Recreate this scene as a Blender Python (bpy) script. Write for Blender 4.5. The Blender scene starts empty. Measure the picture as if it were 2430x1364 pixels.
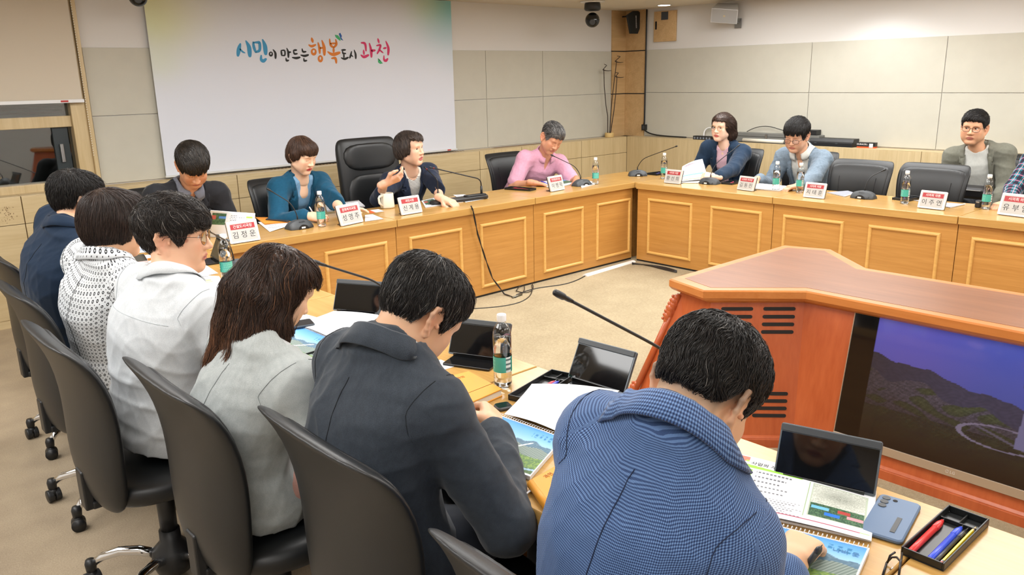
import bpy, math, random
import numpy as np
from mathutils import Vector, Matrix
random.seed(7); RNG = np.random.default_rng(7)
SC = bpy.context.scene
COL = SC.collection
PI = math.pi

# ------------------------------------------------------------------ camera
IMG_W, IMG_H = 2430.0, 1364.0
CAM_F, CAM_YAW, CAM_PITCH, CAM_ROLL, CAM_Z = 1899.07, 0.735446, 0.257848, -0.020484, 1.6667
def _cam_axes():
    cy, sy = math.cos(CAM_YAW), math.sin(CAM_YAW); cp, sp = math.cos(CAM_PITCH), math.sin(CAM_PITCH)
    f = np.array([sy*cp, cy*cp, -sp]); r = np.array([cy, -sy, 0.0]); u = np.cross(r, f)
    c, s = math.cos(CAM_ROLL), math.sin(CAM_ROLL)
    return c*r + s*u, -s*r + c*u, f
CR, CU, CF = _cam_axes()
cd = bpy.data.cameras.new('camera'); cam = bpy.data.objects.new('camera', cd); COL.objects.link(cam)
cd.sensor_width = 36.0; cd.lens = CAM_F/IMG_W*36.0; cd.clip_start = 0.05; cd.clip_end = 60
cam.matrix_world = Matrix(((CR[0], CU[0], -CF[0], 0), (CR[1], CU[1], -CF[1], 0), (CR[2], CU[2], -CF[2], CAM_Z), (0, 0, 0, 1)))
SC.camera = cam

# ------------------------------------------------------------------ view, world, lights
SC.view_settings.view_transform = 'Standard'; SC.view_settings.look = 'None'
SC.view_settings.gamma = 1.0; SC.view_settings.use_curve_mapping = False
SC.view_settings.exposure = 0.12
SC.cycles.max_bounces = 6; SC.cycles.diffuse_bounces = 3; SC.cycles.glossy_bounces = 3
SC.cycles.transmission_bounces = 5; SC.cycles.transparent_max_bounces = 8
SC.cycles.caustics_reflective = False; SC.cycles.caustics_refractive = False
SC.cycles.sample_clamp_indirect = 4.0
SC.cycles.use_denoising = True
wd = bpy.data.worlds.new('world'); SC.world = wd; wd.use_nodes = True
wd.node_tree.nodes['Background'].inputs[0].default_value = (0.9, 0.95, 1.0, 1)
wd.node_tree.nodes['Background'].inputs[1].default_value = 0.3

ROOM = dict(x0=-1.9, x1=7.97, y0=-2.4, y1=6.64, z1=2.405)
def area_light(name, loc, sx, sy, power, color=(0.95, 0.975, 1.0), rot=(0, 0, 0), spread=PI):
    l = bpy.data.lights.new(name, 'AREA'); l.shape = 'RECTANGLE'; l.size = sx; l.size_y = sy
    l.energy = power; l.color = color; l.spread = spread
    o = bpy.data.objects.new(name, l); COL.objects.link(o); o.location = loc; o.rotation_euler = rot
    return o
LIGHT_SPOTS = [(x, y) for x in (-0.4, 2.0, 4.4, 6.6) for y in (-1.2, 1.0, 2.9, 4.35)]
for (lx, ly) in LIGHT_SPOTS:
    area_light('ceiling_panel_lamp', (lx, ly, ROOM['z1']-0.03), 1.15, 1.15, 6.5 if ly < 0 else ((17 if ly > 2.5 else 9) if lx < 1 else (8 if lx < 3 and ly < 2 else 19)))
# daylight-white wall washer spots in the ceiling along the right wall
for (lx, ly, e) in ((7.45, 3.45, 16), (7.5, 0.6, 16)):
    sl = bpy.data.lights.new('wall_wash_lamp', 'SPOT'); sl.energy = e; sl.spot_size = 2.5; sl.spot_blend = 0.6
    sl.shadow_soft_size = 0.06; sl.color = (0.92, 0.96, 1.0)
    so = bpy.data.objects.new('wall_wash_lamp', sl); COL.objects.link(so); so.location = (lx, ly, ROOM['z1']-0.05)

# ------------------------------------------------------------------ pixel -> place on a real plane (photo frame 2430 x 1364)
def _ray(u, v):
    return CR*((u-IMG_W/2)/CAM_F) - CU*((v-IMG_H/2)/CAM_F) + CF
TZ = 0.72                                    # table top height
def on_z(u, v, z=TZ):
    d = _ray(u, v); t = (z-CAM_Z)/d[2]; return Vector((t*d[0], t*d[1], z))
def on_x(u, v, x):
    d = _ray(u, v); t = x/d[0]; return Vector((x, t*d[1], CAM_Z+t*d[2]))
def on_y(u, v, y):
    d = _ray(u, v); t = y/d[1]; return Vector((t*d[0], y, CAM_Z+t*d[2]))

# ------------------------------------------------------------------ materials
def lin(r, g=None, b=None):
    if g is None: r, g, b = r
    f = lambda c: ((c/255.0)/12.92 if c/255.0 <= 0.04045 else ((c/255.0+0.055)/1.055)**2.4)
    return (f(r), f(g), f(b))
MATS = {}
class NT:
    def __init__(self, name):
        self.m = bpy.data.materials.new(name); self.m.use_nodes = True
        self.t = self.m.node_tree; self.b = self.t.nodes['Principled BSDF']
    def n(self, kind, **kw):
        nd = self.t.nodes.new(kind)
        for k, v in kw.items(): setattr(nd, k, v)
        return nd
    def link(self, a, b): self.t.links.new(a, b)
    def set(self, nd, key, val):
        i = nd.inputs[key]
        if hasattr(val, 'is_linked') or isinstance(val, bpy.types.NodeSocket): self.link(val, i)
        else: i.default_value = val
    def math(self, op, a, b=None, c=None):
        nd = self.n('ShaderNodeMath', operation=op)
        for k, v in enumerate((a, b, c)):
            if v is not None: self.set(nd, k, v)
        return nd.outputs[0]
    def mix(self, fac, a, b):
        nd = self.n('ShaderNodeMix', data_type='RGBA')
        self.set(nd, 0, fac)
        for k, v in ((6, a), (7, b)):
            self.set(nd, k, (*v, 1) if isinstance(v, tuple) and len(v) == 3 else v)
        return nd.outputs[2]
    def coord(self, scale=(1, 1, 1), attr=None, rot=(0, 0, 0)):
        if attr:
            a = self.n('ShaderNodeAttribute', attribute_name=attr); src = a.outputs['Vector']
        else:
            src = self.n('ShaderNodeTexCoord').outputs['Object']
        mp = self.n('ShaderNodeMapping'); mp.inputs['Scale'].default_value = scale; mp.inputs['Rotation'].default_value = rot
        self.link(src, mp.inputs[0]); return mp.outputs[0]
    def noise(self, vec, scale, detail=3, rough=0.5):
        nd = self.n('ShaderNodeTexNoise'); nd.inputs['Scale'].default_value = scale; nd.inputs['Detail'].default_value = detail
        nd.inputs['Roughness'].default_value = rough; self.link(vec, nd.inputs['Vector']); return nd.outputs[0]
    def ramp(self, fac, stops):
        nd = self.n('ShaderNodeValToRGB'); cr = nd.color_ramp
        while len(cr.elements) < len(stops): cr.elements.new(0.5)
        for e, (p, c) in zip(cr.elements, stops): e.position = p; e.color = (*c, 1)
        self.link(fac, nd.inputs[0]); return nd.outputs[0]
    def bump(self, h, strength=0.3, dist=0.002):
        nd = self.n('ShaderNodeBump'); nd.inputs['Strength'].default_value = strength; nd.inputs['Distance'].default_value = dist
        self.link(h, nd.inputs['Height']); self.link(nd.outputs[0], self.b.inputs['Normal'])
    def base(self, c):
        self.set(self.b, 'Base Color', (*c, 1) if isinstance(c, tuple) and len(c) == 3 else c)
    def done(self, rough=0.5, metal=0.0, spec=None, **kw):
        self.b.inputs['Roughness'].default_value = rough; self.b.inputs['Metallic'].default_value = metal
        if spec is not None: self.b.inputs['Specular IOR Level'].default_value = spec
        for k, v in kw.items(): self.b.inputs[k.replace('_', ' ')].default_value = v
        return self.m
def plain(name, rgb, rough=0.5, metal=0.0, spec=None, bump=0, bscale=400, var=0.0, **kw):
    if name in MATS: return MATS[name]
    t = NT(name); c = lin(rgb)
    if var or bump:
        v = t.coord()
    if var:
        nz = t.noise(v, 9.0, 4)
        t.base(t.ramp(nz, [(0.3, tuple(x*(1-var) for x in c)), (0.7, tuple(min(1, x*(1+var)) for x in c))]))
    else: t.base(c)
    if bump: t.bump(t.noise(v, bscale, 2), bump, 0.001)
    MATS[name] = t.done(rough, metal, spec, **kw); return MATS[name]
def wood(name, dark, light, axis, rough=0.35, fine=1.0, coat=0.0, spec=0.5):
    """veneer whose grain runs along the given axis"""
    if name in MATS: return MATS[name]
    t = NT(name); s = [38*fine, 38*fine, 38*fine]; s['xyz'.index(axis)] = 1.1
    v = t.coord(tuple(s)); n1 = t.noise(v, 1.0, 5, 0.62)
    s2 = [160*fine]*3; s2['xyz'.index(axis)] = 5.0
    n2 = t.noise(t.coord(tuple(s2)), 1.0, 2, 0.5)
    s3 = [2.2]*3; s3['xyz'.index(axis)] = 0.5
    n3 = t.noise(t.coord(tuple(s3)), 1.0, 2)
    f = t.math('ADD', t.math('MULTIPLY', n1, 0.5), t.math('MULTIPLY', n2, 0.3))
    f = t.math('ADD', f, t.math('MULTIPLY', n3, 0.2))
    t.base(t.ramp(f, [(0.33, lin(dark)), (0.66, lin(light))]))
    t.bump(n2, 0.04, 0.001)
    MATS[name] = t.done(rough, 0, spec, Coat_Weight=coat, Coat_Roughness=0.12); return MATS[name]
def col_attr(name, rough=0.6, spec=0.4, bump=0, bscale=500, emit=0.0, **kw):
    """material coloured by the mesh's own 'col' attribute (printed matter, skin tones)"""
    if name in MATS: return MATS[name]
    t = NT(name); a = t.n('ShaderNodeAttribute', attribute_name='col')
    t.base(a.outputs['Color'])
    if bump: t.bump(t.noise(t.coord(), bscale, 2), bump, 0.0006)
    if emit:
        t.link(a.outputs['Color'], t.b.inputs['Emission Color']); t.b.inputs['Emission Strength'].default_value = emit
    MATS[name] = t.done(rough, 0, spec, **kw); return MATS[name]
def fabric(name, rgb, rough=0.85, weave=0.25, scale=900, var=0.08, rgb2=None, sheen=0.15):
    if name in MATS: return MATS[name]
    t = NT(name); c = lin(rgb); v = t.coord(attr='fuv')
    nz = t.noise(v, scale, 1); n2 = t.noise(v, 60, 3)
    c2 = lin(rgb2) if rgb2 else tuple(min(1, x*(1+2.5*var)) for x in c)
    c1 = tuple(x*(1-var) for x in c)
    t.base(t.ramp(t.math('ADD', t.math('MULTIPLY', nz, 0.7), t.math('MULTIPLY', n2, 0.3)), [(0.35, c1), (0.65, c2)]))
    t.bump(nz, weave, 0.0008)
    MATS[name] = t.done(rough, 0, 0.25, Sheen_Weight=sheen, Sheen_Roughness=0.4); return MATS[name]
def glass_mat(name, rgb=(1, 1, 1), ior=1.45, rough=0.0):
    if name in MATS: return MATS[name]
    t = NT(name); t.base(lin(rgb) if max(rgb) > 1 else rgb)
    MATS[name] = t.done(rough, 0, 0.5, Transmission_Weight=1.0, IOR=ior); return MATS[name]
def thin_glass(name, tint=(1, 1, 1), refl=0.12):
    if name in MATS: return MATS[name]
    t = NT(name); tr = t.n('ShaderNodeBsdfTransparent'); tr.inputs[0].default_value = (*tint, 1)
    gl = t.n('ShaderNodeBsdfGlossy'); gl.inputs['Roughness'].default_value = 0.02
    lw = t.n('ShaderNodeFresnel'); lw.inputs[0].default_value = 1.5
    mx = t.n('ShaderNodeMixShader'); t.link(t.math('MULTIPLY_ADD', lw.outputs[0], 0.8, refl), mx.inputs[0])
    t.link(tr.outputs[0], mx.inputs[1]); t.link(gl.outputs[0], mx.inputs[2])
    out = [n for n in t.t.nodes if n.type == 'OUTPUT_MATERIAL'][0]; t.link(mx.outputs[0], out.inputs[0])
    MATS[name] = t.m; return t.m

# ------------------------------------------------------------------ mesh builder
class MB:
    def __init__(self, M=None):
        self.v = []; self.f = []; self.M = M or Matrix(); self.c = []; self.col = None
    def _push(self, pts, faces):
        b = len(self.v); M = self.M
        self.v += [tuple(M @ Vector(p)) for p in pts]
        self.f += [tuple(b+i for i in fc) for fc in faces]
        if self.col is not None: self.c += [self.col]*len(pts)
        return self
    def box(self, x0, x1, y0, y1, z0, z1):
        p = [(x0,y0,z0),(x1,y0,z0),(x1,y1,z0),(x0,y1,z0),(x0,y0,z1),(x1,y0,z1),(x1,y1,z1),(x0,y1,z1)]
        return self._push(p, [(3,2,1,0),(4,5,6,7),(0,1,5,4),(1,2,6,5),(2,3,7,6),(3,0,4,7)])
    def prism(self, poly, z0, z1, poly2=None):
        n = len(poly); p2 = poly2 or poly
        p = [(x, y, z0) for x, y in poly] + [(x, y, z1) for x, y in p2]
        return self._push(p, [tuple(range(n-1, -1, -1)), tuple(range(n, 2*n))] + [(i, (i+1) % n, n+(i+1) % n, n+i) for i in range(n)])
    def rprism(self, x0, x1, y0, y1, z0, z1, r=0.01, seg=5, inset=0.0):
        def rp(d):
            pts = []
            for cx, cy, a0 in ((x1-r, y1-r, 0), (x0+r, y1-r, PI/2), (x0+r, y0+r, PI), (x1-r, y0+r, 1.5*PI)):
                for k in range(seg+1):
                    a = a0 + k*PI/2/seg; pts.append((cx+(r-d)*math.cos(a), cy+(r-d)*math.sin(a)))
            return pts
        if not inset: return self.prism(rp(0), z0, z1)
        loops = [(rp(inset), z0), (rp(0), z0+inset), (rp(0), z1-inset), (rp(inset), z1)]
        return self.loft([[(x, y, z) for x, y in lp] for lp, z in loops])
    def loft(self, loops, cap=True, closed=True):
        n = len(loops[0]); p = [q for lp in loops for q in lp]; fs = []
        for j in range(len(loops)-1):
            for i in range(n if closed else n-1):
                k = (i+1) % n; fs.append((j*n+i, j*n+k, (j+1)*n+k, (j+1)*n+i))
        if cap: fs += [tuple(range(n-1, -1, -1)), tuple(range((len(loops)-1)*n, len(loops)*n))]
        return self._push(p, fs)
    def lathe(self, prof, seg=24, c=(0, 0), cap=True):
        loops = [[(c[0]+r*math.cos(2*PI*i/seg), c[1]+r*math.sin(2*PI*i/seg), z) for i in range(seg)] for r, z in prof]
        return self.loft(loops, cap)
    def tube(self, pts, r, seg=8, cap=True, flat=None):
        pts = [Vector(p) for p in pts]; n = len(pts); rs = r if isinstance(r, (list, tuple)) else [r]*n
        loops = []; up = None
        for i, p in enumerate(pts):
            d = (pts[min(i+1, n-1)] - pts[max(i-1, 0)])
            if d.length < 1e-9: d = Vector((0, 0, 1))
            d.normalize()
            if up is None:
                up = Vector((0, 0, 1)) if abs(d.z) < 0.9 else Vector((1, 0, 0))
            s = d.cross(up)
            if s.length < 1e-6: s = d.orthogonal()
            s.normalize(); up = s.cross(d).normalized()
            fx = flat or 1.0
            loops.append([tuple(p + s*(rs[i]*math.cos(2*PI*k/seg)) + up*(rs[i]*fx*math.sin(2*PI*k/seg))) for k in range(seg)])
        return self.loft(loops, cap)
    def sphere(self, c, r, seg=16, rings=10, sc=(1, 1, 1)):
        loops = []
        for j in range(1, rings):
            a = PI*j/rings
            loops.append([(c[0]+sc[0]*r*math.sin(a)*math.cos(2*PI*i/seg), c[1]+sc[1]*r*math.sin(a)*math.sin(2*PI*i/seg), c[2]-sc[2]*r*math.cos(a)) for i in range(seg)])
        return self.loft(loops, True)
    def quad(self, a, b, c, d):
        return self._push([a, b, c, d], [(0, 1, 2, 3)])
    def grid(self, fn, nu, nv):
        p = [fn(i/nu, j/nv) for j in range(nv+1) for i in range(nu+1)]
        return self._push(p, [(j*(nu+1)+i, j*(nu+1)+i+1, (j+1)*(nu+1)+i+1, (j+1)*(nu+1)+i) for j in range(nv) for i in range(nu)])
    def build(self, name, mat, parent=None, smooth=False, bevel=0.0, seg=2, loc=None, label=None, solid=0.0, sub=0):
        me = bpy.data.meshes.new(name); me.from_pydata(self.v, [], self.f); me.validate()
        if self.c and len(self.c) == len(self.v):
            a = me.attributes.new('col', 'FLOAT_COLOR', 'POINT')
            a.data.foreach_set('color', np.array([(*c, 1) for c in self.c], np.float32).ravel())
        return link_mesh(name, me, mat, parent, smooth, bevel, seg, loc, label, solid, sub)
def link_mesh(name, me, mat, parent=None, smooth=False, bevel=0.0, seg=2, loc=None, label=None, solid=0.0, sub=0):
    o = bpy.data.objects.new(name, me); COL.objects.link(o)
    for m in (mat if isinstance(mat, (list, tuple)) else [mat]): me.materials.append(m)
    if smooth: me.polygons.foreach_set('use_smooth', [True]*len(me.polygons))
    if solid:
        md = o.modifiers.new('solid', 'SOLIDIFY'); md.thickness = solid; md.offset = 0
    if bevel:
        md = o.modifiers.new('bevel', 'BEVEL'); md.width = bevel; md.segments = seg; md.limit_method = 'ANGLE'; md.angle_limit = 0.6
    if sub:
        md = o.modifiers.new('sub', 'SUBSURF'); md.levels = sub; md.render_levels = sub
    if parent: o.parent = parent
    if loc is not None: o.location = loc
    if label: o['label'] = label
    return o
def tag(o, label, cat, group=None, kind=None):
    o['label'] = label; o['category'] = cat
    if group: o['group'] = group
    if kind: o['kind'] = kind
    return o
def struct(o):
    o['kind'] = 'structure'; return o
def thing(name, label, cat, loc=(0, 0, 0), rotz=0.0, group=None):
    o = bpy.data.objects.new(name, None); COL.objects.link(o); o.empty_display_size = 0.05
    o.location = loc; o.rotation_euler = (0, 0, rotz); tag(o, label, cat, group); return o
def copy_tree(root, loc, rotz=0.0, label=None):
    r = root.copy(); COL.objects.link(r); r.location = loc; r.rotation_euler = (0, 0, rotz)
    if label: r['label'] = label
    for ch in list(root.children):
        c = ch.copy(); COL.objects.link(c); c.parent = r
        for g in list(ch.children):
            d = g.copy(); COL.objects.link(d); d.parent = c
    return r
_txt = {}
def text_mesh(s, size=1.0, extrude=0.0, align='CENTER', bold=0.0):
    """flat lettering as mesh data: the line runs along +x, upright along +y, centred on the origin"""
    key = (s, size, extrude, align, bold)
    if key in _txt: return _txt[key]
    cu = bpy.data.curves.new('lettering', 'FONT'); cu.body = s; cu.size = size; cu.extrude = extrude
    cu.align_x = align; cu.align_y = 'CENTER'; cu.offset = bold; cu.resolution_u = 3
    o = bpy.data.objects.new('tmp', cu); COL.objects.link(o)
    dg = bpy.context.evaluated_depsgraph_get(); me = bpy.data.meshes.new_from_object(o.evaluated_get(dg))
    bpy.data.objects.remove(o); _txt[key] = me; return me
def text(name, s, size, mat, parent, M, extrude=0.0003, bold=0.0, align='CENTER'):
    me = text_mesh(s, size, extrude, align, bold).copy(); me.transform(M); me.materials.clear()
    return link_mesh(name, me, mat, parent)
def frame_M(origin, xdir, ydir):
    x = Vector(xdir).normalized(); y = Vector(ydir); y = (y - x*y.dot(x)).normalized(); z = x.cross(y)
    o = Vector(origin)
    return Matrix(((x.x, y.x, z.x, o.x), (x.y, y.y, z.y, o.y), (x.z, y.z, z.z, o.z), (0, 0, 0, 1)))
def print_sheet(name, fn, nx, ny, pos, mat, parent=None, smooth=True):
    """printed sheet: fn(u,v)->rgb 0-255 arrays, pos(u,v)->points; u right, v up, both 0..1"""
    u, v = np.meshgrid(np.linspace(0, 1, nx+1), np.linspace(0, 1, ny+1))
    u = u.ravel(); v = v.ravel(); P = pos(u, v); c = np.clip(fn(u, v), 0, 255)/255.0
    c = np.where(c <= 0.04045, c/12.92, ((c+0.055)/1.055)**2.4)
    i = np.arange(nx*ny); b = (i//nx)*(nx+1) + i % nx
    F = np.stack([b, b+1, b+nx+2, b+nx+1], 1)
    me = np_mesh(name, P, F, smooth=smooth); set_col(me, c)
    return link_mesh(name, me, mat, parent)
def np_mesh(name, V, F, smooth=True):
    me = bpy.data.meshes.new(name); V = np.asarray(V, np.float32); F = np.asarray(F, np.int32); k = F.shape[1]
    me.vertices.add(len(V)); me.vertices.foreach_set('co', V.ravel())
    me.loops.add(F.size); me.loops.foreach_set('vertex_index', F.ravel())
    me.polygons.add(len(F)); me.polygons.foreach_set('loop_start', np.arange(len(F), dtype=np.int32)*k)
    if smooth: me.polygons.foreach_set('use_smooth', np.ones(len(F), bool))
    me.update(calc_edges=True); return me
def set_col(me, c, name='col'):
    a = me.attributes.new(name, 'FLOAT_COLOR', 'POINT'); cc = np.ones((len(c), 4), np.float32); cc[:, :3] = c
    a.data.foreach_set('color', cc.ravel())
def set_vec(me, c, name='fuv'):
    a = me.attributes.new(name, 'FLOAT_VECTOR', 'POINT'); a.data.foreach_set('vector', np.asarray(c, np.float32).ravel())
# ================================================================== surfaces
M_panel = plain('wall_fabric_panel', (193, 189, 175), 0.9, bump=0.12, bscale=700, var=0.02)
M_paint = plain('wall_paint', (218, 215, 211), 0.85, bump=0.05, bscale=500)
M_ceil = plain('ceiling_paint', (222, 212, 196), 0.9, bump=0.05, bscale=300)
M_maple = {a: wood('maple_veneer_'+a, (190, 166, 122), (214, 193, 152), a, 0.4, 0.5) for a in 'xyz'}
M_maple_warm = wood('maple_veneer_warm', (188, 152, 104), (212, 178, 130), 'x', 0.4, 0.4)
M_oak = {a: wood('honey_oak_'+a, (172, 120, 56), (200, 148, 80), a, 0.33, 1.0) for a in 'xy'}
M_top = {a: wood('table_top_oak_'+a, (176, 134, 72), (198, 157, 92), a, 0.22, 0.8, coat=0.0) for a in 'xy'}
M_mould = {a: wood('moulding_'+a, (206, 158, 84), (226, 182, 108), a, 0.35, 0.8) for a in 'xyz'}
M_dark = plain('black_groove', (26, 24, 22), 0.8)
M_black = plain('black_plastic', (28, 29, 31), 0.42, bump=0.05, bscale=900)
M_blackgloss = plain('black_gloss', (16, 17, 19), 0.12)
M_grey = plain('dark_grey_plastic', (62, 66, 70), 0.42)
M_chrome = plain('chrome', (225, 226, 228), 0.08, 1.0)
M_steel = plain('brushed_steel', (170, 172, 174), 0.3, 1.0)
M_white = plain('white_plastic', (236, 236, 234), 0.4)
M_paper = plain('white_paper', (224, 226, 229), 0.7)
M_leather = plain('black_leather', (25, 27, 29), 0.42, bump=0.12, bscale=420, var=0.1)
M_leather_seam = plain('leather_piping', (22, 23, 25), 0.5)
M_print = col_attr('printed_paper', 0.55, 0.35)
M_cable = plain('black_cable', (24, 24, 25), 0.5)

def carpet():
    t = NT('beige_carpet'); v = t.coord()
    n1 = t.noise(v, 260, 2, 0.7); n2 = t.noise(v, 3.5, 3); n3 = t.noise(v, 70, 2)
    f = t.math('ADD', t.math('MULTIPLY', n1, 0.55), t.math('ADD', t.math('MULTIPLY', n3, 0.25), t.math('MULTIPLY', n2, 0.2)))
    t.base(t.ramp(f, [(0.36, lin(144, 130, 104)), (0.64, lin(182, 168, 139))]))
    t.bump(n1, 0.5, 0.004); return t.done(0.95, 0, 0.1)
M_carpet = carpet()
def stone_floor():
    t = NT('vinyl_floor'); v = t.coord()
    n1 = t.noise(v, 190, 2, 0.7); n2 = t.noise(v, 5, 3)
    f = t.math('ADD', t.math('MULTIPLY', n1, 0.6), t.math('MULTIPLY', n2, 0.4))
    t.base(t.ramp(f, [(0.36, lin(144, 128, 108)), (0.64, lin(176, 159, 134))]))
    return t.done(0.42, 0, 0.4)
M_vinyl = stone_floor()

# ================================================================== setting
X0, X1, Y0, Y1, ZC = ROOM['x0'], ROOM['x1'], ROOM['y0'], ROOM['y1'], ROOM['z1']
struct(MB().box(X0-.2, X1+.2, Y0-.2, Y1+.2, -.12, 0.0).build('floor', M_vinyl))
fl = bpy.data.objects['floor']
MB().box(1.14, X1-.2, Y0+.1, 6.4, 0.0, 0.004).build('carpet', M_carpet, fl)
# ceiling with square holes for the recessed panels is kept whole; lamps sit flush under it
struct(MB().box(X0-.2, X1+.2, Y0-.2, Y1+.2, ZC, ZC+.12).build('ceiling', M_ceil))
M_diff = NT('light_diffuser'); M_diff.b.inputs['Emission Color'].default_value = (1, .97, .92, 1); M_diff.b.inputs['Emission Strength'].default_value = 4.0
M_diff = M_diff.done(0.5)
for i, (lx, ly) in enumerate(LIGHT_SPOTS):
    t = thing('ceiling_light', 'square recessed ceiling panel light outside the top of the photo', 'light', (lx, ly, ZC), 0, 'square ceiling panel lights')
    m = MB()
    for a in ((-.62, .62, -.62, -.59), (-.62, .62, .59, .62), (-.62, -.59, -.59, .59), (.59, .62, -.59, .59)): m.box(*a, -.02, 0)
    m.build('frame', M_white, t)
    MB().box(-.59, .59, -.59, .59, -.012, 0).build('diffuser', M_diff, t)

# --- back wall (banner wall) with a window at the left
WX0, WX1, WZ0, WZ1 = -0.25, 1.66, 0.98, 2.2
wb = MB()
wb.box(WX1+.1, X1, Y1, Y1+.2, 0, ZC).box(X0-.2, WX0-.1, Y1, Y1+.2, 0, ZC)
wb.box(WX0-.1, WX1+.1, Y1, Y1+.2, 0, WZ0-.06).box(WX0-.1, WX1+.1, Y1, Y1+.2, WZ1+.06, ZC)
wb = struct(wb.build('wall_back', M_paint))
def panels(parent, axis, cuts, rows, mat):
    for (z0, z1) in rows:
        for a, b in zip(cuts[:-1], cuts[1:]):
            m = MB(); g = 0.0025
            if axis == 'x': m.box(a+g, b-g, Y1-.012, Y1, z0+g, z1-g)
            else: m.box(X1-.012, X1, a+g, b-g, z0+g, z1-g)
            m.build('fabric_panel', mat, parent, bevel=0.003)
panels(wb, 'x', [1.80, 3.0, 4.35, 5.69, 6.53, 7.70], [(0.93, 1.438), (1.438, 1.936)], M_panel)
wr = struct(MB().box(X1, X1+.2, Y0-.2, Y1+.2, 0, ZC).build('wall_right', M_paint))
panels(wr, 'y', [-2.3, -0.98, 0.31, 1.61, 2.90, 4.19, 6.31], [(0.93, 1.443), (1.443, 1.942)], M_panel)
struct(MB().box(X0-.2, X0, Y0-.2, Y1+.2, 0, ZC).build('wall_left', M_paint))
struct(MB().box(X0-.2, X1+.2, Y0-.2, Y0, 0, ZC).build('wall_front', M_paint))

# --- window, its frame and panes, venetian blind behind the glass
win = struct(MB().box(WX0-.1, WX0, Y1-.03, Y1+.12, WZ0-.06, WZ1+.06).box(WX1, WX1+.10, Y1-.03, Y1+.12, WZ0-.06, WZ1+.06)
    .box(WX0, WX1, Y1-.03, Y1+.12, WZ1, WZ1+.06).box(WX0, WX1, Y1-.03, Y1+.12, WZ0-.06, WZ0)
    .box(WX0, WX1, Y1+.0, Y1+.08, 1.372, 1.452).build('window_1', M_maple['z'], bevel=0.004))
MB().box(WX1+.10, WX1+.13, Y1-.055, Y1, WZ0-.06, WZ1+.06).build('jamb', M_maple['z'], win, bevel=0.004)
M_night = thin_glass('window_glass', (0.75, 0.8, 0.8), 0.12)
MB().box(WX0, WX1, Y1+.05, Y1+.056, WZ0, 1.372).build('pane', M_night, win)
MB().box(WX0, WX1, Y1+.05, Y1+.056, 1.452, WZ1).build('pane', M_night, win)
MB().box(WX1-.13, WX1-.03, Y1+.03, Y1+.049, WZ0, 1.37).build('sash_rail', plain('dark_sash', (40, 50, 54), 0.4), win)
MB().rprism(WX1-.10, WX1-.075, Y1+.005, Y1+.03, 1.12, 1.25, 0.006).build('handle', M_steel, win)
m = MB()
for k in range(28):
    z = 1.46 + k*0.025; m.quad((WX0, Y1+.075, z), (WX1-.03, Y1+.075, z), (WX1-.03, Y1+.098, z+.012), (WX0, Y1+.098, z+.012))
m.build('venetian_blind', plain('blind_slat', (120, 132, 130), 0.5), win)
struct(MB().box(WX0-.4, WX1+.4, Y1+.22, Y1+.25, 0.5, 2.5).build('dark_backdrop', plain('night_outside', (14, 16, 18), 0.9)))  # dark board beyond the glass, its colour stands in for the darkness outside

# --- roller blind pulled down over the window
rb = thing('roller_blind', 'beige roller blind pulled half way down over the window', 'blind', (0, Y1-.07, 0))
M_blind = plain('blind_fabric', (205, 194, 176), 0.85, bump=0.1, bscale=800)
MB().box(-0.5, 1.738, -.002, .002, 1.565, 2.39).build('blind_fabric', M_blind, rb)
MB().rprism(-0.5, 1.748, -.012, .012, 1.545, 1.568, 0.004).build('bottom_bar', plain('aluminium', (205, 206, 206), 0.35, 0.6), rb)
MB().box(1.59, 1.64, -.0135, -.0125, 1.550, 1.563).build('red_tag', plain('tag_red', (178, 44, 40), 0.5), rb)
m = MB()
for k in range(70): m.sphere((1.755, -.01, 1.16+k*.0175), .0035, 6, 4)
m.build('bead_chain', M_white, rb)

# --- low wainscot and ledge along both walls
YF, XF, ZL = 6.45, 7.80, 0.918
G = 0.003
tb = MB().box(X0, X1, YF+.012, Y1-.013, 0, ZL-.004)
tb = struct(tb.build('trim_2', plain('wainscot_core', (120, 98, 66), 0.8)))
cuts = [X0, -0.10, 1.215, 2.79, 4.10, 5.42, 6.02, 6.98, XF+.0]
for a, b in zip(cuts[:-1], cuts[1:]):
    MB().box(a+G, b-G, YF, YF+.02, 0.73, ZL).box(a+G, b-G, YF, YF+.02, 0.06, 0.726).build('wainscot_panel', M_maple['x'] if a < 5 else M_maple['z'], tb, bevel=0.002)
    MB().box(a+G*.4, b-G*.4, YF, Y1-.002, ZL, ZL+.006).build('ledge_board', M_maple['x'], tb, bevel=0.002)
MB().box(X0, XF, YF+.004, YF+.02, 0, 0.06).build('kick_board', M_maple['x'], tb)
M_slot = plain('brown_slot', (112, 78, 44), 0.6)
def grille(parent, a, b, axis='x'):
    m = MB(); k = a
    while k < b:
        if axis == 'x': m._push([(k, YF+.12, ZL+.0065), (k+.022, YF+.12, ZL+.0065), (k+.04, YF+.175, ZL+.0065), (k+.018, YF+.175, ZL+.0065)], [(0, 1, 2, 3)])
        else: m._push([(XF+.06, k, ZL+.0065), (XF+.06, k+.022, ZL+.0065), (XF+.115, k+.04, ZL+.0065), (XF+.115, k+.018, ZL+.0065)], [(0, 1, 2, 3)])
        k += 0.034
    m.build('air_grille', M_slot, parent)
grille(tb, 3.15, 4.05); grille(tb, 0.1, 1.12); grille(tb, 4.55, 5.3)
MB().box(5.72, 6.62, YF+.10, YF+.16, ZL+.006, ZL+.0075).build('air_slot', M_slot, tb)
rs = RNG
m = MB()
for k in range(46):
    px_, pz = 1.12+rs.normal(0, .022), 0.80+rs.uniform(-.055, .06); w_ = rs.uniform(.002, .006)
    m.box(px_, px_+w_, YF-.0006, YF, pz, pz+rs.uniform(.002, .009))
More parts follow.
